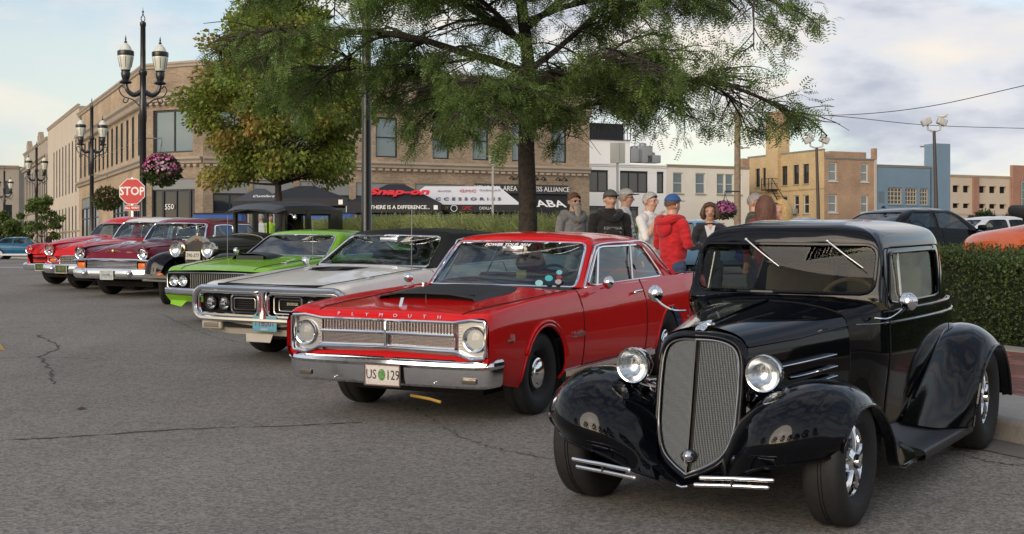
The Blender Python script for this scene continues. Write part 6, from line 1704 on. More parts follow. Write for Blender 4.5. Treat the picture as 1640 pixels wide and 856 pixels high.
    mb = MB(); mb.add([(a0, 0, 3.85), (a1, 0, 3.85), (a1, -1.0, 2.9), (a0, -1.0, 2.9), (a0, -1.0, 2.45), (a1, -1.0, 2.45), (a0, 0, 2.45), (a1, 0, 2.45)], [(0, 1, 2, 3), (3, 2, 5, 4), (0, 3, 4, 6), (1, 7, 5, 2)])
    aw = F3.put(mb, 'awning', mat('awning_black', (.012, .012, .015), .7), smooth=False)
    sg = F3.put(MB().box(((a0 + a1) / 2, -.10, 4.12), (a1 - a0, .12, .54)), 'sign_board', mat('sign_charcoal', (.035, .038, .042), .5))
    text('sign_lettering', 'KENOSHA AREA BUSINESS ALLIANCE', .40, WHITE, sg, ((a0 + a1) / 2, -.17, 4.12), (1, 0, 0), (0, 0, 1), .01, sx=.93)
    text('awning_lettering', 'KABA', .86, WHITE, aw, (F3.a(866), -.70, 3.24), (1, 0, 0), (0, .68, .62), .01, bold=.012, sx=1.15)
    for px in (816, 826, 854, 866, 890, 900):
        a = F3.a(px); m = MB(); m.tube([(a, 0, 4.7), (a, -.35, 4.85), (a, -.55, 4.75)], .03, 5); m.lathe([(.03, 0), (.12, .14)], (a, -.55, 4.78), (0, -.2, -1), 10); F3.put(m, 'gooseneck_lamp', FRAME_D)
    mb = MB(); mb.box((F3.a(856), -.05, 1.0), (.55, .08, 2.0)); F3.put(mb, 'white_door', FRAME_W)
    bk1 = far + Vector((Vd.x, Vd.y)) * 26; bk2 = R1 + Vector((U.x, U.y)) * 26
    roof_slab(root, [far, C1, C2, R1, bk2, bk1], z0 + H_ - .5, mat('roof_felt', (.08, .08, .08), .9)); back_walls(root, [R1, bk2, bk1, far], z0, z0 + H_, BR)
    return far
def build_left_row(far):
    # plain stone building continuing the street front
    root = empty('pale_stone_building', (far.x, far.y, 1.15), 0, 'long pale stone building with rows of tall slit windows beyond the brick corner block', 'building')
    LS = mat('pale_stone', (.50, .44, .36), .85, noise=(.6, .08), noise2=(8, .3)); LG = mat('grey_stone', (.33, .29, .24), .85, noise=(.6, .08))
    z0 = 1.15; u2 = Vector((U.x, U.y))
    m1 = far + u2 * (22 / 1.0); m2 = far + u2 * 46
    Fp = Facade(root, m1, far, z0); H_ = 11.3; W1 = []
    for px in [121.5 - 5.6 * k + .06 * k * k * 1.4 for k in range(8)]:
        a = Fp.a(px); 
        if .4 < a < Fp.L - .3:
            W1.append((a - .34, a + .34, 4.9, 8.9)); W1.append((a - .34, a + .34, .5, 3.9))
    Fp.wall(H_, W1, LS, thick=.12)
    for w in W1: Fp.window(w[0], w[1], w[2], w[3], 1, 2, uneven=.3 if w[2] > 2 else .35, fw=.06, depth=.04)
    Fp.band(11.05, 11.35, .12, STONE, 'coping'); Fp.band(1.9, 2.05, .1, STONE, 'string_course')
    Fq = Facade(root, m2, m1, z0); W2 = []
    for k in range(14):
        a = .9 + k * 1.68
        if a + .4 < Fq.L: W2.append((a - .34, a + .34, 5.0, 8.2)); W2.append((a - .34, a + .34, .5, 3.6))
    Fq.wall(10.6, W2, LG, thick=.12)
    for w in W2: Fq.window(w[0], w[1], w[2], w[3], 1, 2, fw=.06, depth=.04)
    Fq.band(8.6, 9.1, .4, STONE); Fq.band(4.1, 4.4, .25, STONE, 'belt_course'); Fq.band(10.4, 10.65, .15, STONE, 'coping')
    for a in (5.0, 16.5): Fq.put(MB().box((a, .1, 10.9), (2.2, .4, .8)).box((a, .1, 11.4), (1.2, .4, .4)), 'parapet_block', STONE)
    b1 = far + Vector((Vd.x, Vd.y)) * 20; b2 = m2 + Vector((Vd.x, Vd.y)) * 20
    roof_slab(root, [m2, far, b1, b2], z0 + 10, mat('roof_felt', (.08, .08, .08), .9)); back_walls(root, [b1, b2, m2], z0, z0 + 10.5, LG); back_walls(root, [far, b1], z0, z0 + 11.2, LG)
    # block closing the street
    p = Vector(((-30 - 820) / F_PX * 190, 190)); q = Vector(((22 - 820) / F_PX * 190, 192))
    root = empty('far_tan_building', (p.x, p.y, 1.15), 0, 'tan flat roofed building closing the street at the far left', 'building')
    Fr = Facade(root, p, q, z0); Wr = [(a, a + 1.1, z, z + 1.9) for a in np.arange(.8, Fr.L - 1.5, 2.2) for z in (1.0, 5.2, 8.6)]
    Fr.wall(12.6, Wr, LG)
    for w in Wr: Fr.window(*w, 1, 2)
    Fr.band(12.2, 12.7, .4, STONE); back_walls(root, [q, q + Vector((4, 16)), p + Vector((-4, 16)), p], z0, z0 + 12.6, LG)
def build_right_row():
    z0 = 1.15; D = 118
    WS = mat('white_stucco', (.80, .80, .79), .8, noise=(.4, .05)); CS = mat('cream_stucco', (.70, .66, .58), .8, noise=(.5, .07)); YB = brick_mat('yellow_brick', (.52, .38, .20), (.46, .33, .17), (.45, .36, .24), var=.12, bump=.1)
    OB = brick_mat('orange_brick', (.36, .235, .15), (.31, .195, .125), (.38, .29, .22), var=.22, bump=.1); BB = mat('blue_masonry', (.155, .235, .32), .75, noise=(.7, .1), noise2=(9, .3)); 
    v2 = Vector((Vd.x, Vd.y)); u2 = Vector((U.x, U.y))
    # ---- white loft building
    p = Vector(((880 - 820) / F_PX * 114, 114)); k = (1067 - 820) / F_PX; L_ = (k * p.y - p.x) / (v2.x - k * v2.y); q = p + v2 * L_
    root = empty('white_building', (p.x, p.y, z0), 0, 'white flat roofed building with wide dark gridded windows behind the group of people', 'building')
    F = Facade(root, p, q, z0); a_ = F.a(1000); H_ = F.z(264, F.a(1010)); zt, zb = F.z(274, F.a(1010)), F.z(309, F.a(1010)); W1 = []
    for (x0, x1, n) in ((943, 974.5, 2), (993, 1038, 3), (1052, 1063.5, 1)):
        W1.append((F.a(x0), F.a(x1), zb, zt, n)); 
    for (x0, x1, n) in ((943, 975, 2), (1000, 1023, 2)): W1.append((F.a(x0), F.a(x1), .6, F.z(331, F.a(1010)), n))
    F.wall(H_, W1, WS)
    for w in W1: F.window(w[0], w[1], w[2], w[3], w[4], 2, fw=.10, pane=mat('screened_pane', (.09, .09, .085), .25, spec=.8), uneven=.93)
    F.band(H_ - .25, H_ + .03, .15, WS, 'coping')
    t = MB(); t.box((F.a(955) + 0, 3.0, H_ + 1.0), (F.a(1018) - F.a(890), 4, 2.3)); F.put(t, 'penthouse', WS, smooth=False)
    t = MB(); aa, bb = F.a(930), F.a(1018)
    for z in (2.2, 3.55): t.box(((aa + bb) / 2, .9, H_ + z), (bb - aa, .08, .08))
    for a in np.linspace(aa, bb, 18): t.box((a, .9, H_ + 2.9), (.05, .05, 1.4))
    F.put(t, 'roof_railing', FRAME_D, smooth=False)
    t = MB(); t.box(((aa + bb) / 2 - .5, 2.0, H_ + 2.9), (bb - aa, 1.5, 1.5)); F.put(t, 'dark_screen', mat('dark_screen', (.02, .02, .025), .6), smooth=False)
    for px, w, h in ((1030, 1.2, 1.2), (1044, 1.5, 1.5), (1058, 1.4, .7)):
        t = MB(); t.rbox((F.a(px), 1.6, H_ + .6 + h / 2 - .3), (w, 1, h), .05); t.lathe([(.35, 0), (.35, .2), (.2, .28), (0, .28)], (F.a(px), 1.6, H_ + .3 + h), (0, 0, 1), 12); F.put(t, 'roof_unit', mat('unit_grey', (.30, .31, .32), .5, .3))
    b1, b2 = q + u2 * 18, p + u2 * 18
    roof_slab(root, [p, q, b1, b2], z0 + H_ - .3, WS); back_walls(root, [q, b1, b2, p], z0, z0 + H_ - .2, WS)
    # ---- cream building
    p = q; k = (1200 - 820) / F_PX; L_ = (k * p.y - p.x) / (v2.x - k * v2.y); q = p + v2 * L_
    root = empty('cream_building', (p.x, p.y, z0), 0, 'cream painted building with white sash windows next to the white building', 'building')
    F = Facade(root, p, q, z0); H_ = F.z(266, F.a(1130)); zt, zb = F.z(278, F.a(1130)), F.z(311, F.a(1130)); W1 = []
    for (x0, x1) in ((1078, 1094), (1114, 1130), (1148, 1161), (1162, 1175), (1178, 1188)): W1.append((F.a(x0), F.a(x1), zb, zt, 1))
    for (x0, x1) in ((1078, 1094), (1114, 1130), (1148, 1161)): W1.append((F.a(x0), F.a(x1), .8, zb - 2.6, 1))
    F.wall(H_, W1, CS)
    for w in W1: F.window(w[0], w[1], w[2], w[3], 1, 2, fr=FRAME_W, fw=.09, sill=STONE, pane=PANE_SKY)
    F.band(H_ - .22, H_ + .04, .15, STONE, 'coping'); t = MB(); t.box((F.L - .3, .3, H_ + .35), (.7, .5, .9)); F.put(t, 'chimney', OB)
    b1, b2 = q + u2 * 14, p + u2 * 14
    roof_slab(root, [p, q, b1, b2], z0 + H_ - .3, WS); back_walls(root, [q, b1, b2, p], z0, z0 + H_ - .2, CS)
    # ---- yellow / orange brick building: corner nearest at px 1320
    c = Vector(((1320 - 820) / F_PX * D, D)); k = (1198 - 820) / F_PX; L_ = (k * c.y - c.x) / (u2.x - k * u2.y); f = c + u2 * L_
    root = empty('yellow_brick_building', (c.x, c.y, z0), 0, 'yellow brick building with tall chimney and an orange brick right side', 'building')
    F = Facade(root, f, c, z0); H_ = F.z(239, F.L); W1 = []
    for (x0, x1) in ((1210, 1217), (1221.5, 1228.5), (1252, 1261), (1270.5, 1279.5), (1286, 1295.5)): W1.append((F.a(x0), F.a(x1), F.z(296, F.a(1270)), F.z(265, F.a(1270))))
    for (x0, x1) in ((1270.5, 1279.5), (1286, 1295.5), (1252, 1261)): W1.append((F.a(x0), F.a(x1), F.z(343, F.a(1280)), F.z(313, F.a(1280))))
    zd = F.z(304, F.a(1245)); W1.append((F.a(1242), F.a(1247.5), zd, F.z(276, F.a(1245))))
    F.wall(H_, W1, YB)
    for w in W1[:-1]: F.window(w[0], w[1], w[2], w[3], 1, 2, fr=FRAME_W if w[2] < 4 else FRAME_D, fw=.08, sill=STONE)
    w = W1[-1]; F.window(*w[:4], 1, 1, fr=FRAME_W, fw=.2, name='upper_door')
    F.band(zd - .25, zd - .1, .08, YB, 'string_course'); F.band(H_ - .12, H_ + .05, .08, mat('coping_grey', (.25, .24, .23), .8), 'coping')
    t = MB(); t.box((F.a(1241), .3, H_ / 2 + 1.2), (1.9, 1.3, H_ + 2.5)); F.put(t, 'chimney', YB, smooth=False)
    t = MB(); t.box((F.a(1241), .3, H_ + 3.2), (1.95, 1.35, 1.5)); F.put(t, 'chimney_top', OB, smooth=False)
    t = MB(); a0 = F.a(1234); zo = zd - 3.9
    for dz in (0, .5, 1.0): t.tube([(a0, -1.0, 3.9 + zo + dz), (a0 + 1.6, -1.0, 3.9 + zo + dz), (a0 + 1.6, 0, 3.9 + zo + dz)], .035, 4)
    for dx in (0, .55, 1.1, 1.6): t.tube([(a0 + dx, -1.0, 3.8 + zo), (a0 + dx, -1.0, 4.95 + zo)], .035, 4)
    t.box((a0 + .8, -.5, 3.85 + zo), (1.7, 1.0, .06))
    for k in range(10): t.box((a0 + 1.7 + k * .25, -.8, 3.75 + zo - k * .27), (.3, .5, .04))
    t.tube([(a0 + 1.6, -1.0, 4.9 + zo), (a0 + 4.2, -1.0, 2.2 + zo)], .035, 4); t.tube([(a0 + 1.6, -1.0, 3.8 + zo), (a0 + 4.2, -1.0, 1.1 + zo)], .05, 4); F.put(t, 'fire_escape', FRAME_D)
    t = MB(); t.rbox((F.a(1274), -.25, F.z(339, F.a(1274))), (.8, .5, .5), .04); F.put(t, 'window_air_conditioner', mat('unit_grey', (.30, .31, .32), .5, .3))
    k = (1403 - 820) / F_PX; L_ = (k * c.y - c.x) / (v2.x - k * v2.y); e = c + v2 * L_
    G = Facade(root, c, e, z0); H2 = G.z(253, .1); W2 = []
    for (x0, x1) in ((1327, 1341), (1379, 1391)): W2.append((G.a(x0), G.a(x1), G.z(291, G.a(1360)), G.z(261, G.a(1360)))); W2.append((G.a(x0), G.a(x1), G.z(341, G.a(1360)), G.z(312, G.a(1360))))
    G.wall(H2, W2, OB)
    for w in W2: G.window(*w, 1, 2, fr=FRAME_W, fw=.12, sill=FRAME_W, pane=PANE_SKY if w[2] > 3 else PANE)
    G.band(H2 - .12, H2 + .06, .12, mat('coping_grey', (.25, .24, .23), .8), 'coping')
    t = MB(); t.box((G.L - .12, -.06, H2 / 2), (.22, .14, H2)); G.put(t, 'drainpipe', mat('pipe_white', (.45, .42, .38), .6)); t = MB(); t.box((G.L - .15, .1, H2 + .5), (.3, .5, 1.0)); t.box((G.L * .6, 2, H2 + .4), (G.L * .7, 2, .6)); G.put(t, 'parapet_block', OB)
    b1, b2 = e + u2 * 12, f + v2 * 8
    roof_slab(root, [f, c, e, b1, b2], z0 + H2 - .3, WS); back_walls(root, [e, b1, b2, f], z0, z0 + H2 - .2, OB); back_walls(root, [c + u2 * .3 + v2 * .3, f + v2 * .3], z0 + H2 - .5, z0 + H_, YB)
    # ---- blue building with tower
    p = e + v2 * .02; k = (1490 - 820) / F_PX; L_ = (k * p.y - p.x) / (v2.x - k * v2.y); q = p + v2 * L_
    root = empty('blue_building', (p.x, p.y, z0), 0, 'blue painted masonry building with a taller blue stair tower at its right end', 'building')
    F = Facade(root, p, q, z0); H_ = F.z(264.5, .1); W1 = []
    zt, zb = F.z(301, F.a(1450)), F.z(328, F.a(1450))
    for (x0, x1, n) in ((1422, 1445, 4), (1450, 1469, 4), (1474, 1487, 3)): W1.append((F.a(x0), F.a(x1), zb, zt, n))
    W1.append((F.a(1407), F.a(1416.5), F.z(326, F.a(1412)), F.z(307, F.a(1412)), 1))
    F.wall(H_, W1, BB)
    for w in W1[:3]: F.window(w[0], w[1], w[2], w[3], w[4], 4, fr=mat('frame_cream', (.42, .38, .30), .6), fw=.09, sill=BB)
    w = W1[3]; F.put(MB().box(((w[0] + w[1]) / 2, .05, (w[2] + w[3]) / 2), (w[1] - w[0], .1, w[3] - w[2])), 'blocked_window', mat('blocked_blue', (.12, .16, .19), .8), smooth=False)
    F.band(H_ - .18, H_ + .05, .14, mat('coping_grey', (.25, .24, .23), .8), 'coping')
    T0 = q + v2 * .25; k = (1517 - 820) / F_PX; L_ = (k * T0.y - T0.x) / (v2.x - k * v2.y); T1 = T0 + v2 * L_ - u2 * .4
    T0 = T0 - u2 * .4
    G = Facade(root, T0, T1, z0); HT = G.z(230, .3); G.wall(HT, [], BB, name='tower_wall'); back_walls(root, [T1, T1 + u2 * 1.5, T0 + u2 * 1.5, T0], z0, z0 + HT, BB); roof_slab(root, [T0, T1, T1 + u2 * 1.5, T0 + u2 * 1.5], z0 + HT - .05, BB)
    b1, b2 = q + u2 * 16, p + u2 * 16; roof_slab(root, [p, q, b1, b2], z0 + H_ - .3, WS); back_walls(root, [q, b1, b2, p], z0, z0 + H_ - .2, BB)
    # ---- parking garage
    GB = mat('garage_precast', (.50, .42, .33), .8, noise=(.4, .06)); RB = brick_mat('garage_brick', (.34, .17, .12), (.29, .145, .10), (.32, .22, .17), var=.1, bump=.1)
    p = Vector(((1495 - 820) / F_PX * 165, 165)); k = (1700 - 820) / F_PX; L_ = (k * p.y - p.x) / (v2.x - k * v2.y); q = p + v2 * L_
    root = empty('parking_garage', (p.x, p.y, z0), 0, 'long beige parking garage with brick piers and dark square openings', 'building')
    F = Facade(root, p, q, z0); H_ = F.z(281, F.a(1560)); W1 = []
    za, zb_ = F.z(309, F.a(1560)), F.z(298, F.a(1560)); zc, zd = F.z(334, F.a(1560)), F.z(326.5, F.a(1560))
    for (x0, x1) in ((1506, 1520), (1526, 1537), (1542.5, 1553.5), (1568, 1579), (1584.5, 1596), (1601, 1612), (1660, 1672), (1678, 1690)):
        W1.append((F.a(x0), F.a(x1), za, zb_)); W1.append((F.a(x0), F.a(x1), zc, zd))
    F.wall(H_, W1, GB, thick=.6)
    for w in W1: F.put(MB().box(((w[0] + w[1]) / 2, .5, (w[2] + w[3]) / 2), (w[1] - w[0], .1, w[3] - w[2])), 'dark_opening', VOID, smooth=False)
    F.band(H_ - .3, H_, .25, GB); F.band(zc - .9, zc - .6, .1, GB, 'string_course')
    for (x0, x1) in ((1557, 1566), (1617, 1624)): a0, a1 = F.a(x0), F.a(x1); F.put(MB().box(((a0 + a1) / 2, -.1, H_ / 2 - .1), (a1 - a0, .3, H_ - .25)), 'brick_pier', RB, smooth=False)
    a0, a1 = F.a(1618), F.a(1665); t = MB(); t.box(((a0 + a1) / 2, -.2, (H_ + 1.4) / 2), (a1 - a0, .5, H_ + 1.4)); tw = F.put(t, 'brick_tower', RB, smooth=False)
    t = MB(); t.box(((F.a(1631) + a1) / 2, -.5, H_ * .66), (a1 - F.a(1631), .1, H_ * .55)); F.put(t, 'tower_glazing', mat('green_glazing', (.08, .16, .16), .08, spec=.9), smooth=False)
    t = MB()
    for z in np.linspace(H_ * .4, H_ * .93, 6): t.box(((F.a(1631) + a1) / 2, -.57, z), (a1 - F.a(1631), .06, .08))
    for a in np.linspace(F.a(1631), a1, 4): t.box((a, -.57, H_ * .66), (.08, .06, H_ * .55))
    F.put(t, 'tower_mullions', mat('mullion_pale', (.4, .42, .42), .4, .3), kind='stuff', smooth=False)
    b1, b2 = q + u2 * 20, p + u2 * 20; roof_slab(root, [p, q, b1, b2], z0 + H_ - .4, GB); back_walls(root, [q, b1, b2, p], z0, z0 + H_ - .2, GB)
far_ = build_corner()
build_left_row(far_)
build_right_row()
# ------------------------------------------------------------------ foliage
def scatter(name, tv, tf, pos, rot, sc, mt, parent=None, kind=None, smooth=False):
    """tv (k,3) template, tf faces (tuples of equal length), pos (n,3), rot (n,3,3), sc (n)"""
    tv = np.array(tv, float); tf = np.array(tf, int); n = len(pos); k = len(tv)
    V = np.einsum('nij,kj->nki', rot, tv) * np.array(sc)[:, None, None] + np.array(pos)[:, None, :]
    F = (tf[None] + (np.arange(n) * k)[:, None, None]).reshape(-1, tf.shape[1])
    me = bpy.data.meshes.new(name)
    me.vertices.add(n * k); me.vertices.foreach_set('co', V.reshape(-1))
    me.loops.add(F.size); me.loops.foreach_set('vertex_index', F.reshape(-1).astype(np.int32))
    me.polygons.add(len(F)); me.polygons.foreach_set('loop_start', np.arange(0, F.size, F.shape[1], dtype=np.int32)); me.polygons.foreach_set('loop_total', np.full(len(F), F.shape[1], np.int32))
    me.update(calc_edges=True); me.materials.append(mt)
    o = bpy.data.objects.new(name, me); COL.objects.link(o)
    if parent is not None: o.parent = parent
    if kind: o['kind'] = kind
    return o
def rots(R, n, up=None, tilt=1.0):
    """random rotations; with up: x axis along 'up' vectors (n,3), random roll"""
    if up is None:
        q = R.normal(size=(n, 4)); q /= np.linalg.norm(q, axis=1)[:, None]; w, x, y, z = q.T
        return np.stack([np.stack([1 - 2 * (y * y + z * z), 2 * (x * y - z * w), 2 * (x * z + y * w)], 1), np.stack([2 * (x * y + z * w), 1 - 2 * (x * x + z * z), 2 * (y * z - x * w)], 1), np.stack([2 * (x * z - y * w), 2 * (y * z + x * w), 1 - 2 * (x * x + y * y)], 1)], 1)
    a = np.array(up, float); a /= np.linalg.norm(a, axis=1)[:, None] + 1e-9
    r = R.normal(size=(n, 3)) * tilt + np.array([0, 0, 1.0 if tilt < 1 else 0.0]); b = r - (r * a).sum(1)[:, None] * a; b /= np.linalg.norm(b, axis=1)[:, None] + 1e-9
    c = np.cross(a, b)
    return np.stack([a, c, b], 2)
LEAFQ = ([(0, 0, 0), (.5, .28, .05), (1, 0, 0), (.5, -.28, .05)], [(0, 1, 2, 3)])
def pinnate(n=8, L=.19, w=.021, ll=.050):
    """compound leaf: pairs of narrow leaflets along x, drooping a little"""
    v, f = [], []
    for k in range(n):
        x = L * (k + .6) / n; z = -.30 * (x / L) ** 2 * L
        for s in (1, -1):
            b = len(v); l_ = ll * (1 - .25 * abs(k / n - .45))
            v += [(x, 0, z), (x + .35 * l_ + .004, s * l_ * .5, z + .003 - .002), (x + .45 * l_, s * l_, z - .006), (x - .002 + .18 * l_, s * l_ * .62, z - .001)]
            f.append((b, b + 1, b + 2, b + 3))
    return v, f
def limb(mb, p0, d0, L, r0, R, sag=0, n=7, wander=.18, r1=None, rise=0, stop=None):
    """a tapering wandering limb; returns the list of its points and directions"""
    pts = [np.array(p0, float)]; d = np.array(d0, float); d /= np.linalg.norm(d); ds = [d.copy()]
    for k in range(n):
        d = d + R.normal(size=3) * wander * .5 + np.array([0, 0, rise - sag * (k + 1) / n]); d /= np.linalg.norm(d)
        q_ = pts[-1] + d * L / n
        if stop and stop(q_): break
        pts.append(q_); ds.append(d.copy())
    if len(pts) < 2: return pts, ds
    n = len(pts) - 1
    r1 = r0 * .3 if r1 is None else r1
    mb.tube(pts, [r0 + (r1 - r0) * (k / n) ** .8 for k in range(n + 1)], 7 if r0 > .03 else (5 if r0 > .012 else 3), cap=False)
    return pts, ds
def build_main_tree():
    R = np.random.default_rng(11); px, d = 845, 19.6
    X = (px - 820) / F_PX * d; z0 = g(d) + .12
    root = empty('honey_locust_tree', (X, d, z0), 0, 'large honey locust with feathery green leaves standing in the pavement behind the red car', 'tree')
    tb = MB(); br = MB()
    tr = [(0, 0, -.1), (0, 0, .15), (.01, 0, .8), (.0, 0, 1.7), (-.02, 0, 2.6), (.03, 0, 3.3), (-.02, .05, 4.0), (-.10, .05, 4.8), (-.05, .1, 5.8), (.1, .1, 7.2), (.15, .1, 8.6)]
    tb.tube(spline(tr, 40), [.23, .19, .175] + [.165 - .0035 * k for k in range(37)], 14)
    tb.build('trunk', BARK, root)
    XL = lambda p: p[0] > np.interp(p[2], [2.0, 2.3, 2.75, 3.1, 3.45, 3.7, 4.6], [3.6, 4.3, 4.5, 3.9, 3.5, 3.75, 3.4]) - .1 or p[0] < -4.7 or (abs(p[0]) > 1 and p[2] < np.interp(p[0], [-4.8, -3.0, -2.3, -1.6, 0, 1.0, 2.3, 3.0, 4.8], [3.1, 2.85, 2.4, 2.05, 1.9, 1.9, 2.25, 2.5, 2.5]))
    tips = []
    def sub(pts, ds, L, r, lvl, dens, sag):
        n = len(pts)
        for k in range(2 if lvl == 0 else 1, n):
            for q in range(dens):
                t = R.random(); p = pts[k - 1] * (1 - t) + pts[k] * t
                side = np.cross(ds[k], (0, 0, 1)); side /= np.linalg.norm(side) + 1e-6
                dd = ds[k] * R.uniform(.35, .8) + side * R.choice([-1, 1]) * R.uniform(.4, 1.0) + np.array([0, 0, R.uniform(-.22, .28)])
                LL = L * R.uniform(.6, 1.15) * (1 - .45 * k / n)
                q_, dq = limb(br, p, dd, LL, r, R, sag=sag, n=5 if lvl == 0 else 4, wander=.22, stop=XL)
                if lvl == 0: sub(q_, dq, L * .50, r * .45, 1, 2, .22)
                else:
                    for i in range(1, len(q_)): tips.append((q_[i], dq[i]))
                    tips.append((q_[-1], dq[-1]))
    # main limbs: (height on trunk, azimuth deg from +x, elevation, length, radius)
    base = lambda z: np.array([np.interp(z, [p[2] for p in tr], [p[0] for p in tr]), 0, z])
    ML = [(2.75, 8, 20, 4.7, .055), (2.95, 172, 24, 4.2, .06), (3.0, 250, 16, 3.2, .05), (3.1, 300, 14, 3.4, .05), (3.2, 65, 20, 3.4, .05), (3.25, 120, 20, 3.6, .05), (3.4, 345, 24, 4.6, .06), (3.55, 195, 22, 4.9, .07), (3.6, 20, 28, 4.5, .05),
          (3.9, 230, 26, 3.8, .05), (4.0, 160, 30, 4.8, .06), (4.2, 325, 30, 4.4, .05), (4.3, 5, 24, 5.0, .055), (4.45, 275, 26, 3.4, .05), (4.6, 185, 34, 5.0, .06), (4.7, 90, 30, 3.6, .05), (5.0, 215, 35, 4.2, .05), (5.1, 340, 34, 4.6, .05), (5.4, 30, 34, 4.2, .045), (5.6, 150, 38, 4.2, .045), (5.9, 260, 40, 3.4, .04), (6.1, 5, 38, 4.0, .045), (6.4, 180, 42, 4.0, .045), (6.8, 300, 46, 3.2, .04), (7.2, 80, 48, 3.0, .035), (7.6, 210, 52, 2.8, .035), (8.0, 350, 56, 2.6, .03), (8.4, 120, 60, 2.2, .03)]
    for (z, az, el, L, r) in ML:
        a, e = rad(az), rad(el); d_ = (math.cos(a) * math.cos(e), math.sin(a) * math.cos(e), math.sin(e))
        p_, dd = limb(br, base(z), d_, L, r, R, sag=.16, n=9, wander=.16, stop=XL)
        sub(p_, dd, L * .38, r * .45, 0, 2, .20)
    br.build('branches', BARK, root, kind='stuff')
    tips = [(p, d_) for p, d_ in tips if mnoise.noise(Vector(p) * 1.1) + .35 * mnoise.noise(Vector(p) * 3.1) > -.08 and p[0] < np.interp(p[2], [2.0, 2.3, 2.75, 3.1, 3.45, 3.7, 4.6], [3.6, 4.3, 4.35, 3.75, 3.35, 3.65, 3.3]) + .25 * mnoise.noise(Vector(p) * 2.5) and p[0] > -4.55 and p[2] > .10 + np.interp(p[0], [-4.8, -3.0, -2.3, -1.6, 0, 1.0, 2.3, 3.0, 4.8], [3.1, 2.85, 2.4, 2.05, 1.9, 1.9, 2.25, 2.5, 2.5]) + .15 * mnoise.noise(Vector(p) * 3)]
    P = np.array([t[0] for t in tips]); D = np.array([t[1] for t in tips])
    # compound leaves hang from every twig node in small fans
    n_each = 9; n = len(P) * n_each
    pos = np.repeat(P, n_each, 0) + R.normal(size=(n, 3)) * .06
    dr = np.repeat(D, n_each, 0) * .9 + R.normal(size=(n, 3)) * .60 + np.array([0, 0, -.20])
    sc = R.uniform(.55, 1.15, n)
    keep = pos[:, 2] > 1.9
    pos, dr, sc = pos[keep], dr[keep], sc[keep]
    if len(pos) > 70000:
        i = R.choice(len(pos), 70000, replace=False); pos, dr, sc = pos[i], dr[i], sc[i]
    v, f = pinnate(5, .17, .02, .060)
    scatter('crown', v, f, pos, rots(R, len(pos), dr, .5), sc, leaf_mat('locust_leaf', (.165, .245, .075), .45, .45), root, 'stuff')
    return root
def build_broad_tree(name, x, y, z0, h, rad_, crown_z, label, mt, seed, n_leaf=9000, leaf=.10, trunk_r=.09, clusters=46, group=None, squash=1.0):
    R = np.random.default_rng(seed)
    root = empty(name, (x, y, z0), 0, label, 'tree', group)
    tb = MB(); tb.tube(spline([(0, 0, -.1), (.02, 0, crown_z * .6), (-.02, .02, crown_z), (.02, 0, h * .75), (0, 0, h * .95)], 20), [trunk_r * (1.25 - .055 * k) for k in range(20)], 9); tb.build('trunk', BARK, root)
    br = MB(); C = []
    for k in range(clusters):
        t = (k + .5) / clusters; z = crown_z * .95 + (h - crown_z) * t
        prof = math.sin(math.pi * min(1, max(.0, (.18 + .80 * t)))) ** .65 * (1.0 if t < .75 else 1.0)
        az = k * 2.4 + R.uniform(-.4, .4); rr = rad_ * prof * R.uniform(.55, 1.0)
        p = np.array([math.cos(az) * rr, math.sin(az) * rr, z + R.uniform(-.25, .35)])
        limb(br, (0, 0, max(crown_z * .9, z - rr * .7)), p - np.array([0, 0, max(crown_z * .9, z - rr * .7)]), np.linalg.norm(p - np.array([0, 0, max(crown_z * .9, z - rr * .7)])), trunk_r * .35, R, n=5, wander=.12)
        C.append((p, rad_ * R.uniform(.20, .34)))
    br.build('branches', BARK, root, kind='stuff')
    per = n_leaf // clusters; pos = []
    for p, r in C:
        q = R.normal(size=(per, 3)); q /= np.linalg.norm(q, axis=1)[:, None]; q *= (R.random(per) ** .45)[:, None] * r; q[:, 2] *= .55 * squash
        pos.append(q + p)
    pos = np.concatenate(pos); n = len(pos)
    v = [(0, 0, 0), (.35, .32, .03), (.7, .22, .0), (1, 0, -.06), (.7, -.22, .0), (.35, -.32, .03)]; f = [(0, 1, 2, 3), (0, 3, 4, 5)]
    out = pos - np.array([0, 0, (h + crown_z) / 2]); dr = out * .5 + R.normal(size=(n, 3)) * .8 + np.array([0, 0, -.3])
    scatter('crown', v, f, pos, rots(R, n, dr, .6), R.uniform(.7, 1.3, n) * leaf, mt, root, 'stuff')
    return root
MAPLE = leaf_mat('maple_leaf', (.22, .28, .055), .35, .45, warm=(.36, .25, .075))
YOUNG = leaf_mat('young_leaf', (.10, .15, .04), .35, .35)
DARKLEAF = leaf_mat('dark_leaf', (.04, .062, .02), .4, .25)
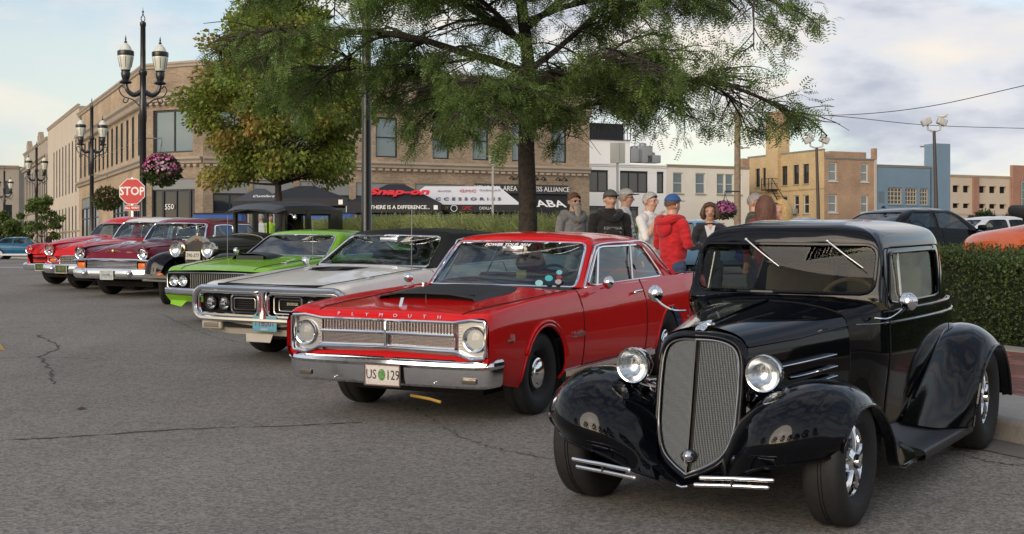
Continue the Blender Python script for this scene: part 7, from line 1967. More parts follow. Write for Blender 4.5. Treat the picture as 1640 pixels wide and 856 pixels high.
def hedge(name, label, s0, s1, t0, t1, h, mt, R, n, leaf, spiky=False, zb=.12):
    x0, y0 = SP((s0 + s1) / 2, (t0 + t1) / 2)
    root = empty(name, (x0, y0, g(y0)), 0, label, 'hedge')
    core = MB(); ts = np.arange(t0, t1 + .01, .5)
    prof = [(s0 + .12, zb), (s0 + .07, h * .5), (s0 + .16, h * .86), ((s0 + s1) / 2, h * .92), (s1 - .16, h * .86), (s1 - .07, h * .5), (s1 - .12, zb)]
    rows = [[(*SP(s, t), 0) for s, z in prof] for t in ts]
    vs = [(p[0] - x0, p[1] - y0, g(p[1]) - g(y0) + prof[j][1]) for r in rows for j, p in enumerate(r)]; m = len(prof)
    core.add(vs, [(i * m + j, i * m + j + 1, (i + 1) * m + j + 1, (i + 1) * m + j) for i in range(len(ts) - 1) for j in range(m - 1)]); core.add(vs[:m], [tuple(range(m))]); core.add(vs[-m:], [tuple(range(m))])
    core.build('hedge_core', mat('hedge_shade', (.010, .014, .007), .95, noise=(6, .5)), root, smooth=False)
    t = R.uniform(t0, t1, n); a = R.random(n); w = s1 - s0
    # around the outline: front side, top, back side
    per = np.array([h * .95, w, h * .5]); per = np.cumsum(per / per.sum())
    S = np.where(a < per[0], s0 + R.uniform(-.02, .16, n) + .05 * np.sin(t * 3.1), np.where(a < per[1], R.uniform(s0 + .02, s1 - .02, n), s1 - R.uniform(-.02, .14, n)))
    Z = np.where(a < per[0], R.uniform(zb, h * .97, n), np.where(a < per[1], h * (.93 + .05 * np.sin(t * 2.3 + S * 4) + R.normal(size=n) * .018), R.uniform(h * .3, h * .95, n)))
    xy = np.array([SP(s, q) for s, q in zip(S, t)]); gy = np.array([g(y) for y in xy[:, 1]])
    pos = np.stack([xy[:, 0] - x0, xy[:, 1] - y0, gy - g(y0) + Z], 1)
    if spiky:
        v, f = [], []
        for k in range(10):
            b = len(v); zz = .1 + .9 * k / 10; an = k * 2.4; l_ = .26 * (1.15 - zz)
            v += [(zz, 0, 0), (zz + .12, l_ * math.cos(an), l_ * math.sin(an)), (zz + .03, .03, .03)]; f.append((b, b + 1, b + 2))
        b = len(v); v += [(0, .03, 0), (0, -.03, 0), (1.0, 0, 0)]; f.append((b, b + 1, b + 2))
        dr = R.normal(size=(n, 3)) * .35 + np.array([0, 0, 1.0]) + np.where(a < per[0], 1, 0)[:, None] * np.array([-Vd.x, -Vd.y, -.2]) * .7
        scatter('foliage', v, f, pos, rots(R, n, dr, 1.0), R.uniform(.6, 1.3, n) * leaf, mt, root, 'stuff')
    else:
        dr = R.normal(size=(n, 3)) + np.array([0, 0, .4]); scatter('foliage', *LEAFQ, pos, rots(R, n, dr, 1.0), R.uniform(.7, 1.3, n) * leaf, mt, root, 'stuff')
        # loose shoots standing proud of the clipped top
        k = n // 60; tt = R.uniform(t0, t1, k); ss = R.uniform(s0, s1, k); xy = np.array([SP(s, q) for s, q in zip(ss, tt)])
        base = np.stack([xy[:, 0] - x0, xy[:, 1] - y0, np.array([g(y) for y in xy[:, 1]]) - g(y0) + h * .95], 1)
        P = np.concatenate([base + np.array([0, 0, q * .03]) + R.normal(size=(k, 3)) * .008 for q in range(5)])
        scatter('shoots', *LEAFQ, P, rots(R, len(P), R.normal(size=(len(P), 3)) * .8 + np.array([0, 0, .8]), 1.0), R.uniform(.7, 1.2, len(P)) * leaf, mt, root, 'stuff')
    return root
build_main_tree()
def gx(px, d): return (px - 820) / F_PX * d
build_broad_tree('maple_tree', gx(446, 36), 36, g(36) + .1, 7.4, 2.35, 2.6, 'yellow green maple turning orange, behind the lime green car', MAPLE, 4, 42000, .115, .11, 84)
build_broad_tree('young_tree', gx(66, 88), 88, 1.2, 4.0, 1.35, 1.5, 'small young street tree with bright leaves beside the second lamp post from the left edge', YOUNG, 8, 5000, .15, .06, 26)
build_broad_tree('young_tree', gx(8, 104), 104, 1.2, 3.0, 1.5, 1.0, 'small young street tree cut by the left edge of the photo', YOUNG, 9, 5000, .22, .06, 24)
build_broad_tree('round_bush_tree', gx(1576, 140), 140, .9, 4.6, 2.6, .8, 'dark rounded tree in front of the parking garage', DARKLEAF, 12, 4000, .3, .08, 26)
build_broad_tree('round_bush_tree', gx(1640, 125), 125, .9, 4.0, 3.4, .8, 'dark bushy tree by the right edge in front of the garage', DARKLEAF, 13, 4000, .3, .08, 26)
R_ = np.random.default_rng(5)
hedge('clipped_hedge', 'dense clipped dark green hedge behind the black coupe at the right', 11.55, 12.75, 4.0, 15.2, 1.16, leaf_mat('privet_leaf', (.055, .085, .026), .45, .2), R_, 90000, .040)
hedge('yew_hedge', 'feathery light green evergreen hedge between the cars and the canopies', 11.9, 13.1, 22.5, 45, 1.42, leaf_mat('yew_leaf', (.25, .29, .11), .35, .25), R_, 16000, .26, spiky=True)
# trees across the street, behind the camera: they show in the paint and glass
for k, (x, y, h) in enumerate(((-9, -17, 9.5), (-2.5, -20, 8.5), (3, -18, 7.0), (9, -21, 10), (-17, -12, 10), (17, -16, 9), (-24, -2, 9))):
    build_broad_tree('street_tree', x, y, -.3, h, h * .30, h * .28, ['tall leafy tree behind the camera at far left', 'leafy tree behind the camera left of centre', 'smaller leafy tree right behind the camera', 'tall leafy tree behind the camera at right', 'broad leafy tree across the street at left', 'broad leafy tree behind the camera at far right', 'leafy tree on the left beyond the far kerb'][k], DARKLEAF, 30 + k, 2600, .5, .16, 26)
# ------------------------------------------------------------------ street furniture
def ornate_lamp():
    root = empty('street_lamp', (0, 0, 0), 0, 'tall black twin globe street lamp nearest the stop sign', 'street lamp', 'ornate twin globe street lamps')
    m = MB(); m.lathe([(.26, 0), (.26, .25), (.20, .35), (.17, .9), (.13, 1.05), (.105, 1.2), (.10, 4.6), (.115, 4.62), (.115, 5.3), (.10, 5.35), (.095, 6.05), (.13, 6.1), (.13, 6.2), (.085, 6.25), (.080, 7.6), (.095, 7.62), (.095, 7.72), (.05, 7.76)], n=16)
    m.build('pole', POST, root)
    f = MB(); 
    for k in range(4):
        a = rad(90 * k + 45); f.tube(spline([(0, 0, 7.72), (.09 * math.cos(a), .09 * math.sin(a), 7.84), (.02 * math.cos(a), .02 * math.sin(a), 7.95), (.0, 0, 8.05)], 8), .012, 4)
    f.ball((0, 0, 8.06), .035, 8); f.cyl((0, 0, 8.05), (0, 0, 8.2), .012, .004, 5); f.build('finial', POST, root)
    for s in (1, -1):
        a = MB(); a.tube(spline([(.06 * s, 0, 5.55), (.28 * s, 0, 5.45), (.46 * s, 0, 5.58), (.52 * s, 0, 5.78)], 14), [.085 - .002 * k for k in range(14)], 8)
        a.tube(spline([(.10 * s, 0, 5.1), (.30 * s, 0, 5.30), (.60 * s, 0, 5.40), (.72 * s, 0, 5.62), (.64 * s, 0, 5.74), (.58 * s, 0, 5.66)], 20), .02, 5)
        a.tube(spline([(.42 * s, 0, 5.36), (.50 * s, 0, 5.20), (.60 * s, 0, 5.24), (.56 * s, 0, 5.34)], 12), .018, 5)
        a.build('lamp_arm', POST, root)
        h = MB(); h.lathe([(.16, 5.80), (.20, 5.84), (.10, 5.92), (.13, 6.0), (.15, 6.12), (.13, 6.18), (.15, 6.22)], (.52 * s, 0, 0), (0, 0, 1), 14); h.build('lamp_holder', POST, root)
        gl = MB(); gl.lathe([(.13, 6.20), (.17, 6.30), (.235, 6.60), (.245, 6.72), (.215, 6.80), (.15, 6.95), (.06, 7.05), (.0, 7.08)], (.52 * s, 0, 0), (0, 0, 1), 18)
        go = gl.build('lamp_globe', mat('globe_glass', (.62, .64, .56), .22, coat=.6, noise=(6, .08)), root)
        b = MB(); b.lathe([(.25, 6.66), (.258, 6.70), (.258, 6.80), (.235, 6.82)], (.52 * s, 0, 0), (0, 0, 1), 18)
        for k in range(8): an = rad(45 * k); b.tube([(.52 * s + .175 * math.cos(an), .175 * math.sin(an), 6.3), (.52 * s + .24 * math.cos(an), .24 * math.sin(an), 6.62)], .006, 3)
        b.lathe([(.035, 7.05), (.05, 7.1), (.015, 7.14), (.03, 7.18), (.0, 7.32)], (.52 * s, 0, 0), (0, 0, 1), 10); b.build('globe_band', POST, go)
    root.scale = (1, 1, 1); return root
L1 = ornate_lamp()
def lamp_at(o, px, ytop, d, rz):
    o.location = (gx(px, d), d, 1.6 + (HOR - ytop) / F_PX * d - 8.2); o.rotation_euler = (0, 0, rz); return o
LR = math.atan2(Vd.y, Vd.x) * .6
l2 = copy_tree(L1, label='black twin globe street lamp with the green hanging basket'); l3 = copy_tree(L1, label='black twin globe street lamp behind the young tree'); l4 = copy_tree(L1, label='farthest black twin globe street lamp, at the left edge')
lamp_at(L1, 229, 12, 42, LR); lamp_at(l2, 147, 156, 67, LR); lamp_at(l3, 58.5, 226, 93, LR); lamp_at(l4, 7, 266, 118, LR)
# plain black pole in front of the maple
root = empty('black_pole', (gx(587, 25), 25, g(25) + .14), 0, 'plain thick black lamp pole rising out of frame through the locust leaves', 'pole')
m = MB(); m.lathe([(.17, 0), (.17, .3), (.10, .4), (.088, 3.0), (.082, 8.6)], n=16); m.build('shaft', POST, root)
m = MB(); m.tube([(0, 0, 8.5), (0, 0, 8.9), (.5, 0, 9.1), (1.2, 0, 9.1)], .05, 8); m.rbox((1.45, 0, 9.08), (.6, .28, .14), .05); m.build('lamp_head', POST, root)
# hanging baskets
def basket(px, py, d, w, label, flower, seed, arm_dx, base=(.035, .06, .015), nf=420, bowl=True):
    x, y = gx(px, d), d; z = 1.6 + (HOR - py) / F_PX * d; R = np.random.default_rng(seed)
    root = empty('hanging_basket', (x, y, z), 0, label, 'flower basket')
    n = 1500; q = R.normal(size=(n, 3)); q /= np.linalg.norm(q, axis=1)[:, None]; q *= (R.random(n) ** .3)[:, None] * np.array([.5, .5, .40]) * w; q[:, 2] -= np.abs(q[:, 0]) * .1
    scatter('leaves', *LEAFQ, q, rots(R, n, q + R.normal(size=(n, 3)) * .3, 1.0), R.uniform(.6, 1.3, n) * .12 * w, leaf_mat('basket_leaf_%d' % seed, base, .4, .2), root, 'stuff')
    q = R.normal(size=(nf, 3)); q[:, 2] = np.abs(q[:, 2]) * 1.1 - .35; q /= np.linalg.norm(q, axis=1)[:, None]; q *= R.uniform(.92, 1.08, nf)[:, None] * np.array([.5, .5, .42]) * w
    v = [(0, 0, 0)] + [(.5 * math.cos(rad(60 * k)), .5 * math.sin(rad(60 * k)), .12) for k in range(6)]; f = [(0, k + 1, (k + 1) % 6 + 1) for k in range(6)]
    out = q / np.linalg.norm(q, axis=1)[:, None]
    rr = rots(R, nf, np.cross(out, R.normal(size=(nf, 3))), 1.0)
    # flower axis outwards
    a = out; b = np.cross(a, np.array([.3, .2, .9])); b /= np.linalg.norm(b, axis=1)[:, None]; c = np.cross(a, b)
    scatter('flowers', v, f, q, np.stack([b, c, a], 2), R.uniform(.6, 1.2, nf) * .075 * w, leaf_mat('petal_%d' % seed, flower, .5, .2, warm=(.55, .42, .50) if seed == 1 else None), root, 'stuff')
    if bowl:
        m = MB(); m.lathe([(0, -.42 * w), (.14 * w, -.38 * w), (.26 * w, -.2 * w), (.3 * w, 0)], n=14); m.build('bowl', mat('basket_coir', (.10, .06, .035), .9, noise=(20, .4)), root)
    m = MB()
    for k in range(3): a_ = rad(120 * k); m.tube([(.25 * w * math.cos(a_), .25 * w * math.sin(a_), 0), (0, 0, .75 * w)], .008, 3)
    m.tube([(0, 0, .75 * w), (0, 0, .85 * w), (arm_dx, 0, .85 * w)], .022, 5); m.build('hanger', POST, root)
basket(259, 272, 42, 1.15, 'hanging basket overflowing with pink flowers beside the stop sign', (.55, .08, .28), 1, -.58)
basket(172, 318, 66, 1.35, 'green hanging basket with few flowers on the second lamp post', (.25, .10, .12), 2, -.8, base=(.06, .075, .02), nf=60)
basket(1161, 337, 40, .66, 'bright pink flower basket behind the woman in the dark jacket', (.42, .10, .28), 3, .45, nf=500)
# stop sign
def build_stop():
    d = 39.0; x = gx(211.5, d); zc = 1.6 + (HOR - 307) / F_PX * d
    root = empty('stop_sign', (x, d, g(39)), 0, 'red octagonal stop sign with a small all way plate below', 'sign'); zl = zc - g(39)
    r = 20.5 / F_PX * d / math.cos(rad(22.5))
    oc = lambda k: [(k * r * math.cos(rad(45 * i + 22.5)), k * r * math.sin(rad(45 * i + 22.5)) + zl) for i in range(8)]
    m = MB(); m.prism(oc(1.0), lambda a, b, q: (a, q, b), -.0, .02); so = m.build('sign_face', mat('sign_white', (.70, .70, .70), .45), root)
    m = MB(); m.prism(oc(.94), lambda a, b, q: (a, q, b), -.006, .0); m.build('red_field', mat('sign_red', (.52, .012, .018), .4), so)
    text('sign_lettering', 'STOP', .335, WHITE, so, (0, -.009, zl), (1, 0, 0), (0, 0, 1), .002, bold=.008, sx=.92)
    z2 = zl - 26.5 / F_PX * d
    m = MB(); m.box((0, .0, z2), (.42, .02, .165)); s2 = m.build('plate', mat('sign_white', (.70, .70, .70), .45), root); m = MB(); m.box((0, -.012, z2), (.40, .006, .145)); m.build('red_field', mat('sign_red', (.52, .012, .018), .4), s2)
    text('plate_lettering', 'ALL WAY', .095, WHITE, s2, (0, -.016, z2), (1, 0, 0), (0, 0, 1), .002, bold=.003)
    m = MB(); m.box((0, .035, zl * .5 + .2), (.06, .04, zl + .4)); m.build('post', SATIN, root)
build_stop()
# small sign posts seen from behind
def back_sign(px, y0, y1, w, d, label, pw=.06, base=None):
    x = gx(px, d); zt = 1.6 + (HOR - y0) / F_PX * d; zb = 1.6 + (HOR - y1) / F_PX * d; z0 = base if base is not None else g(d)
    root = empty('sign_post', (x, d, z0), 0, label, 'sign')
    m = MB(); m.box((0, .02, (zt - z0) / 2), (pw, pw * .7, zt - z0)); m.build('post', mat('galvanised', (.36, .37, .37), .5, .6), root)
    m = MB(); m.rbox((0, -.02, (zt + zb) / 2 - z0), (w, .02, zt - zb), .008); m.box((.0, -.035, (zt + zb) / 2 - z0), (.09, .02, (zt - zb) * .96)); m.build('sign_back', mat('sign_grey', (.36, .37, .35), .55), root)
back_sign(989, 229, 262, .38, 34, 'grey sign seen from behind on a metal post above the capped man')
back_sign(789, 250, 262, .18, 34, 'thin metal sign post leaning in front of the white canopy', .05)
# utility pole with wires
root = empty('utility_pole', (gx(1181, 70), 70, 1.0), 0, 'tall weathered wooden utility pole beside the cream building', 'pole')
m = MB(); m.tube([(0, 0, 0), (0, 0, 4), (0, 0, 8.0)], [.19, .17, .15], 10); m.build('shaft', mat('weathered_wood', (.22, .17, .12), .9, noise=(6, .25)), root)
m = MB(); m.box((0, 0, 7.8), (.9, .09, .10)); m.box((.3, 0, 6.0), (.7, .06, .06)); m.build('crossarm', mat('weathered_wood', (.22, .17, .12), .9), root)
root = None
def wire(pts, lab, r=.022, nm='overhead_wire'):
    m = MB(); m.tube(spline(pts, 30), r, 4); tag(m.build(nm, BLACK), lab, 'wire')
P0 = W(1181, 176, 70)
wire([W(1181, 178, 70), W(1330, 185, 68), W(1480, 172, 64), W(1660, 133, 60)], 'overhead wire rising to the upper right corner region')
wire([W(1181, 180, 70.2), W(1335, 186, 72), W(1490, 201, 76), W(1680, 207, 80)], 'overhead wire running almost level to the right edge')
# parking lot lights
def lot_light(px, ytop, d, lab, gull):
    x = gx(px, d); zt = 1.6 + (HOR - ytop) / F_PX * d
    root = empty('parking_lot_light', (x, d, 1.0), 0, lab, 'lamp post', 'twin head parking lot lights'); h = zt - 1.0
    m = MB(); m.tube([(.0, 0, 0), (-.06, 0, h * .5), (-.14, 0, h - .5)], [.11, .09, .07], 8); m.build('pole', mat('pole_brown', (.05, .04, .035), .6), root)
    sc = d / 62
    for s in (1, -1):
        m = MB(); m.tube([(-.14, 0, h - .55), (-.14 + .28 * s * sc, 0, h - .45), (-.14 + .30 * s * sc, 0, h - .2)], .05, 6)
        R = Matrix.Rotation(rad(24 * s), 3, 'Y'); m.rbox((-.14 + .36 * s * sc, 0, h - .1), (.44 * sc, .35, .30 * sc), .05, rot=R); m.build('lamp_head', mat('lamp_head_grey', (.42, .42, .42), .5), root)
    if gull:
        gb = empty('seagull', (x - .14 + gull * sc, d, zt + .12 * sc), 0, 'white gull perched on the left parking lot light' if gull < 0 else 'white gull perched on the right parking lot light', 'bird')
        m = MB(); m.ball((0, 0, .05), .10, 8, sc=(1.9, .8, .8)); m.ball((.17, 0, .13), .05, 8); m.tube([(-.15, 0, .06), (-.36, 0, .03)], [.04, .008], 5); m.tube([(.20, 0, .13), (.27, 0, .12)], [.015, .004], 4); m.build('body', mat('gull_white', (.6, .6, .6), .7), gb); m = MB(); m.tube([(0, .02, 0), (0, .02, -.08)], .008, 3); m.build('leg', mat('gull_leg', (.5, .35, .1), .6), gb); m = MB(); m.tube([(0, -.02, 0), (0, -.02, -.08)], .008, 3); m.build('leg', mat('gull_leg', (.5, .35, .1), .6), gb)
lot_light(1312, 221, 70, 'twin head parking lot light in front of the yellow brick corner', -.42)
lot_light(1501, 192, 60, 'twin head parking lot light in front of the blue building', .42)
root = empty('far_lamp_post', (gx(1481, 125), 125, 1.0), 0, 'thin distant lamp post standing on the roof line of the blue building', 'lamp post'); m = MB(); zt = 1.6 + (HOR - 235) / F_PX * 125 - 1; m.tube([(0, 0, 0), (0, 0, zt)], .09, 6); m.build('pole', SATIN, root); m = MB(); m.box((0, 0, zt), (.9, .2, .15)); m.build('lamp_head', SATIN, root)
# ------------------------------------------------------------------ canopies
def canopy(px0, px1, ypk, yev, yval, d, mt, name, label, depth=3.0, flat=None):
    x0, x1 = gx(px0, d), gx(px1, d); z = lambda py: 1.6 + (HOR - py) / F_PX * d; zg = 1.15
    root = empty(name, ((x0 + x1) / 2, d, zg), 0, label, 'canopy'); hw = (x1 - x0) / 2; ze, zp, zv = z(yev) - zg, z(ypk) - zg, z(yval) - zg
    m = MB(); 
    if flat: a0, a1 = -hw * flat, hw * flat; q = [(-hw, 0), (hw, 0), (hw, depth), (-hw, depth)]; t = [(a0, depth / 2), (a1, depth / 2)]; vs = [(a, b, ze) for a, b in q] + [(a, b, zp) for a, b in t]; m.add(vs, [(0, 1, 5, 4), (1, 2, 5), (2, 3, 4, 5), (3, 0, 4)])
    else:
        vs = [(-hw, 0, ze), (hw, 0, ze), (hw, depth, ze), (-hw, depth, ze), (-hw * .18, depth * .42, zp), (hw * .18, depth * .42, zp), (hw * .18, depth * .58, zp), (-hw * .18, depth * .58, zp)]
        m.add(vs, [(0, 1, 5, 4), (1, 2, 6, 5), (2, 3, 7, 6), (3, 0, 4, 7), (4, 5, 6, 7)])
    ro = m.build('canopy_roof', mt, root, smooth=False)
    m = MB(); 
    for (a, b) in (((-hw, 0), (hw, 0)), ((hw, 0), (hw, depth)), ((hw, depth), (-hw, depth)), ((-hw, depth), (-hw, 0))): m.add([(a[0] * 1.003, a[1], ze), (b[0] * 1.003, b[1], ze), (b[0] * 1.003, b[1], zv), (a[0] * 1.003, a[1], zv)], [(0, 1, 2, 3)])
    vo = m.build('valance', mat('canopy_black', (.010, .011, .016), .65), root, smooth=False)
    for (a, b) in ((-hw + .04, .04), (hw - .04, .04), (hw - .04, depth - .04), (-hw + .04, depth - .04)): MB().box((a, b, ze / 2), (.045, .045, ze)).build('leg', mat('galvanised', (.36, .37, .37), .5, .6), root)
    return root, ro, vo, hw, ze, zp, zv
CB = mat('canopy_black', (.010, .011, .016), .65); CW = mat('canopy_white', (.62, .62, .64), .7)
r_, ro, vo, hw, ze, zp, zv = canopy(556, 704, 293, 324, 341, 56, CB, 'tool_brand_canopy', 'black pop up canopy with red slanted lettering on its roof')
nrm = math.atan2(zp - ze, 1.26); up = (0, math.cos(nrm), math.sin(nrm))
text('roof_lettering', 'Snap-on', .68, mat('logo_red', (.65, .02, .03), .5), ro, (.18, .58 - .03, ze + (zp - ze) * .52 + .03), (1, 0, 0), up, .012, shear=.2, bold=.03, sx=1.15)
text('valance_lettering', 'THERE IS A DIFFERENCE...', .22, WHITE, vo, (.28, -.02, (ze + zv) / 2), (1, 0, 0), (0, 0, 1), .006, bold=.004)
MB().box((hw - .16, -.02, (ze + zv) / 2), (.17, .02, .18)).build('valance_tag', WHITE, vo)
r_, ro, vo, hw, ze, zp, zv = canopy(640, 835, 296, 328, 340, 58, CW, 'white_canopy', 'long white canopy with car logos on its black valance', flat=.62)
nrm = math.atan2(zp - ze, 1.5); up = (0, math.cos(nrm), math.sin(nrm)); zz = lambda t: (1.5 * t - .03 , ze + (zp - ze) * t + .03)
for tx, s, a, t, mt in (('GMC', .34, .28, .70, mat('logo_faded_red', (.5, .18, .2), .6)), ('BUICK', .2, -.75, .70, mat('logo_grey', (.3, .32, .36), .6)), ('CADILLAC', .2, 1.25, .74, mat('logo_grey', (.3, .32, .36), .6)), ('A C C E S S O R I E S', .36, .15, .26, mat('logo_navy', (.04, .05, .12), .6))):
    text('roof_lettering', tx, s, mt, ro, (a, zz(t)[0], zz(t)[1]), (1, 0, 0), up, .01)
for tx, a, mt in (('CHEVROLET', -.9, mat('logo_gold', (.45, .3, .05), .5)), ('GMC', .28, mat('logo_red', (.65, .02, .03), .5)), ('CADILLAC', 1.12, WHITE)): text('valance_lettering', tx, .17 if tx != 'GMC' else .24, mt, vo, (a, -.02, (ze + zv) / 2), (1, 0, 0), (0, 0, 1), .006, sx=.8)
m = MB(); m.lathe([(.15, 0), (.15, .01), (.12, .01), (.12, 0)], (-.28, -.02, (ze + zv) / 2), (0, -1, 0), 20); m.build('round_logo', WHITE, vo)
r_, ro, vo, hw, ze, zp, zv = canopy(412, 556, 296, 318, 330, 62, CB, 'black_canopy', 'plain black pop up canopy left of the one with red lettering')
MB().box((hw - .3, -.02, (ze + zv) / 2), (.2, .02, .22)).build('valance_tag', WHITE, vo)
r_, ro, vo, hw, ze, zp, zv = canopy(372, 440, 300, 322, 333, 52, mat('canopy_grey', (.05, .053, .06), .65), 'dark_grey_canopy', 'dark grey canopy with white script behind the vintage hot rod roof')
text('roof_lettering', 'Comfort', .24, WHITE, ro, (.3, .40, ze + (zp - ze) * .36), (1, 0, 0), (0, .9, .5), .01, shear=.3)
# blue tarps/tables under the canopies and coloured crates glimpsed through the windows
for k, (px, y0, y1, d, w, col, lab) in enumerate(((352, 343, 372, 44, 1.6, (.02, .10, .42), 'bright blue draped table seen through the vintage hot rod windscreen'), (515, 342, 372, 46, 2.2, (.02, .10, .42), 'bright blue draped table seen through the vintage hot rod rear window'))):
    x = gx(px, d); zt = 1.6 + (HOR - y0) / F_PX * d; zb = 1.15
    root = empty('display_table', (x, d, zb), 0, lab, 'table'); m = MB(); m.rbox((0, 0, (zt - zb) / 2), (w, .7, zt - zb), .04); m.build('table_cover', mat('tarp_blue', col, .6, bump=(4, .4, .05)), root); m = MB(); m.box((0, 0, zt - zb + .01), (w + .05, .76, .03)); m.build('table_top', BLACK, root)
# cars in the lot and on the far street
LOT = 1.0
BK = paint('lot_black', (.003, .004, .007), .2, .45); LB = paint('lot_light_blue', (.16, .30, .46), .25); DB = paint('lot_dark_blue', (.02, .04, .22), .25); WT = paint('lot_white', (.62, .63, .66), .25)
modern('black_muscle_coupe', gx(1583, 27), 27.9, 236, 'modern black two door coupe in the parking lot right of the black hot rod roof', BK, LOT, 5.0, 1.92, 1.47)
modern('dark_blue_car', gx(1390, 36), 36.5, 258, 'dark blue car roof just above the black hot rod', DB, LOT, 4.9, 1.86, 1.50)
modern('light_blue_car', gx(1225, 36), 36.5, 262, 'light blue car roof behind the woman in the dark jacket', LB, LOT, 4.8, 1.86, 1.46)
modern('silver_car', gx(1105, 41), 41, 262, 'silver car roof behind the man in the red hoodie', paint('lot_silver', (.42, .44, .47), .25), LOT, 4.8, 1.86, 1.45)
modern('white_car', gx(1690, 35), 35, 250, 'white car cut by the right edge behind the black coupe in the lot', WT, LOT, 4.9, 1.88, 1.50)
modern('pale_blue_car', gx(935, 44), 44, 262, 'pale blue car partly hidden behind the bearded man', LB, LOT, 4.8, 1.86, 1.40)
def build_beetle():
    d = 20.5; root = car_root('orange_rounded_car', 8.0, d, 176, 'small rounded orange car with louvred rear lid and folded black soft top', 'car', z=LOT, slope=False)
    # seen from behind: local x forward is away from the camera
    P = paint('orange_paint', (.72, .12, .008), .25); K = mat('soft_top', (.012, .012, .013), .75, bump=(30, .3, .01))
    bd = Patch([[(-2.02, .50, .35), (-2.05, .50, .45), (-2.02, .42, .62), (-2.0, .2, .66), (-2.0, 0, .67)], [(-1.85, .62, .30), (-1.88, .64, .5), (-1.82, .56, .78), (-1.78, .28, .88), (-1.78, 0, .90)], [(-1.45, .68, .28), (-1.45, .72, .5), (-1.40, .66, .84), (-1.36, .34, 1.00), (-1.35, 0, 1.03)], [(-.9, .70, .28), (-.9, .75, .5), (-.9, .70, .88), (-.9, .38, 1.03), (-.9, 0, 1.06)], [(.3, .70, .28), (.3, .76, .5), (.3, .70, .86), (.3, .38, .95), (.3, 0, .97)], [(1.2, .66, .28), (1.2, .70, .5), (1.2, .60, .80), (1.2, .32, .90), (1.2, 0, .92)], [(1.85, .40, .32), (1.9, .42, .5), (1.85, .34, .62), (1.8, .2, .66), (1.8, 0, .67)]], 5, 4, mirror=True)
    m = MB(); bd.to(m, lambda u, v, p: not (u < 2 and v > 2.6)); m.build('body', P, root); m = MB(); bd.to(m, lambda u, v, p: u < 2 and v > 2.6); ld = m.build('engine_lid', P, root)
    lm = MB()
    for k in (-1.5, -.5, .5, 1.5):
        for q in range(7):
            x = -1.50 - q * .026; z = 1.0 - q * .016; lm.box((x, k * .17, z), (.012, .13, .012))
    lm.build('louvres', mat('louvre_dark', (.10, .015, .005), .6), ld, kind='stuff')
    for s in (1, -1):
        F_ = Patch([[(-1.85, .55 * s, .30), (-1.9, .72 * s, .32), (-1.85, .80 * s, .32)], [(-1.75, .55 * s, .58), (-1.80, .72 * s, .60), (-1.72, .82 * s, .56)], [(-1.35, .60 * s, .74), (-1.35, .74 * s, .76), (-1.35, .82 * s, .70)], [(-.95, .66 * s, .52), (-.95, .76 * s, .52), (-.98, .82 * s, .48)], [(-.85, .68 * s, .28), (-.85, .78 * s, .28), (-.88, .82 * s, .28)]], 4, 4)
        m = MB(); F_.to(m); m.build('rear_wing', P, root); m = MB(); m.ball((-1.86, .66 * s, .52), .08, 10, sc=(.5, .8, 1.3)); m.build('tail_light', mat('tail_red', (.35, .01, .01), .2), root)
        make_wheel(root, (-1.3, .70 * s, .31), .31, .16, .19, 'hubcap', s, P); make_wheel(root, (1.15, .70 * s, .31), .31, .16, .19, 'hubcap', s, P)
    m = MB(); m.rbox((-1.18, 0, 1.16), (.62, 1.72, .16), .07, rot=Matrix.Rotation(rad(-8), 3, 'Y')); m.rbox((-1.32, 0, 1.05), (.40, 1.5, .10), .04, rot=Matrix.Rotation(rad(-12), 3, 'Y')); m.build('folded_soft_top', K, root)
    m = MB(); m.rbox((-1.95, 0, .60), (.04, .30, .06), .02); m.rbox((-1.98, 0, .50), (.02, .30, .12), .01); m.build('plate_light', mat('plate_blue2', (.3, .42, .45), .5), root)
build_beetle()
# blue pony car crossing at the far left
r_, c_ = modern('blue_pony_car', gx(84, 76), 76, 263, 'metallic blue 1960s coupe crossing the junction at the far left', paint('pony_blue', (.012, .10, .20), .22), 1.12, 4.6, 1.8, 1.30)
m = MB()
for s in (1, -1): MB().box((-1.4, .90 * s, .30), (2.6, .02, .10)).build('white_stripe', WT, r_)
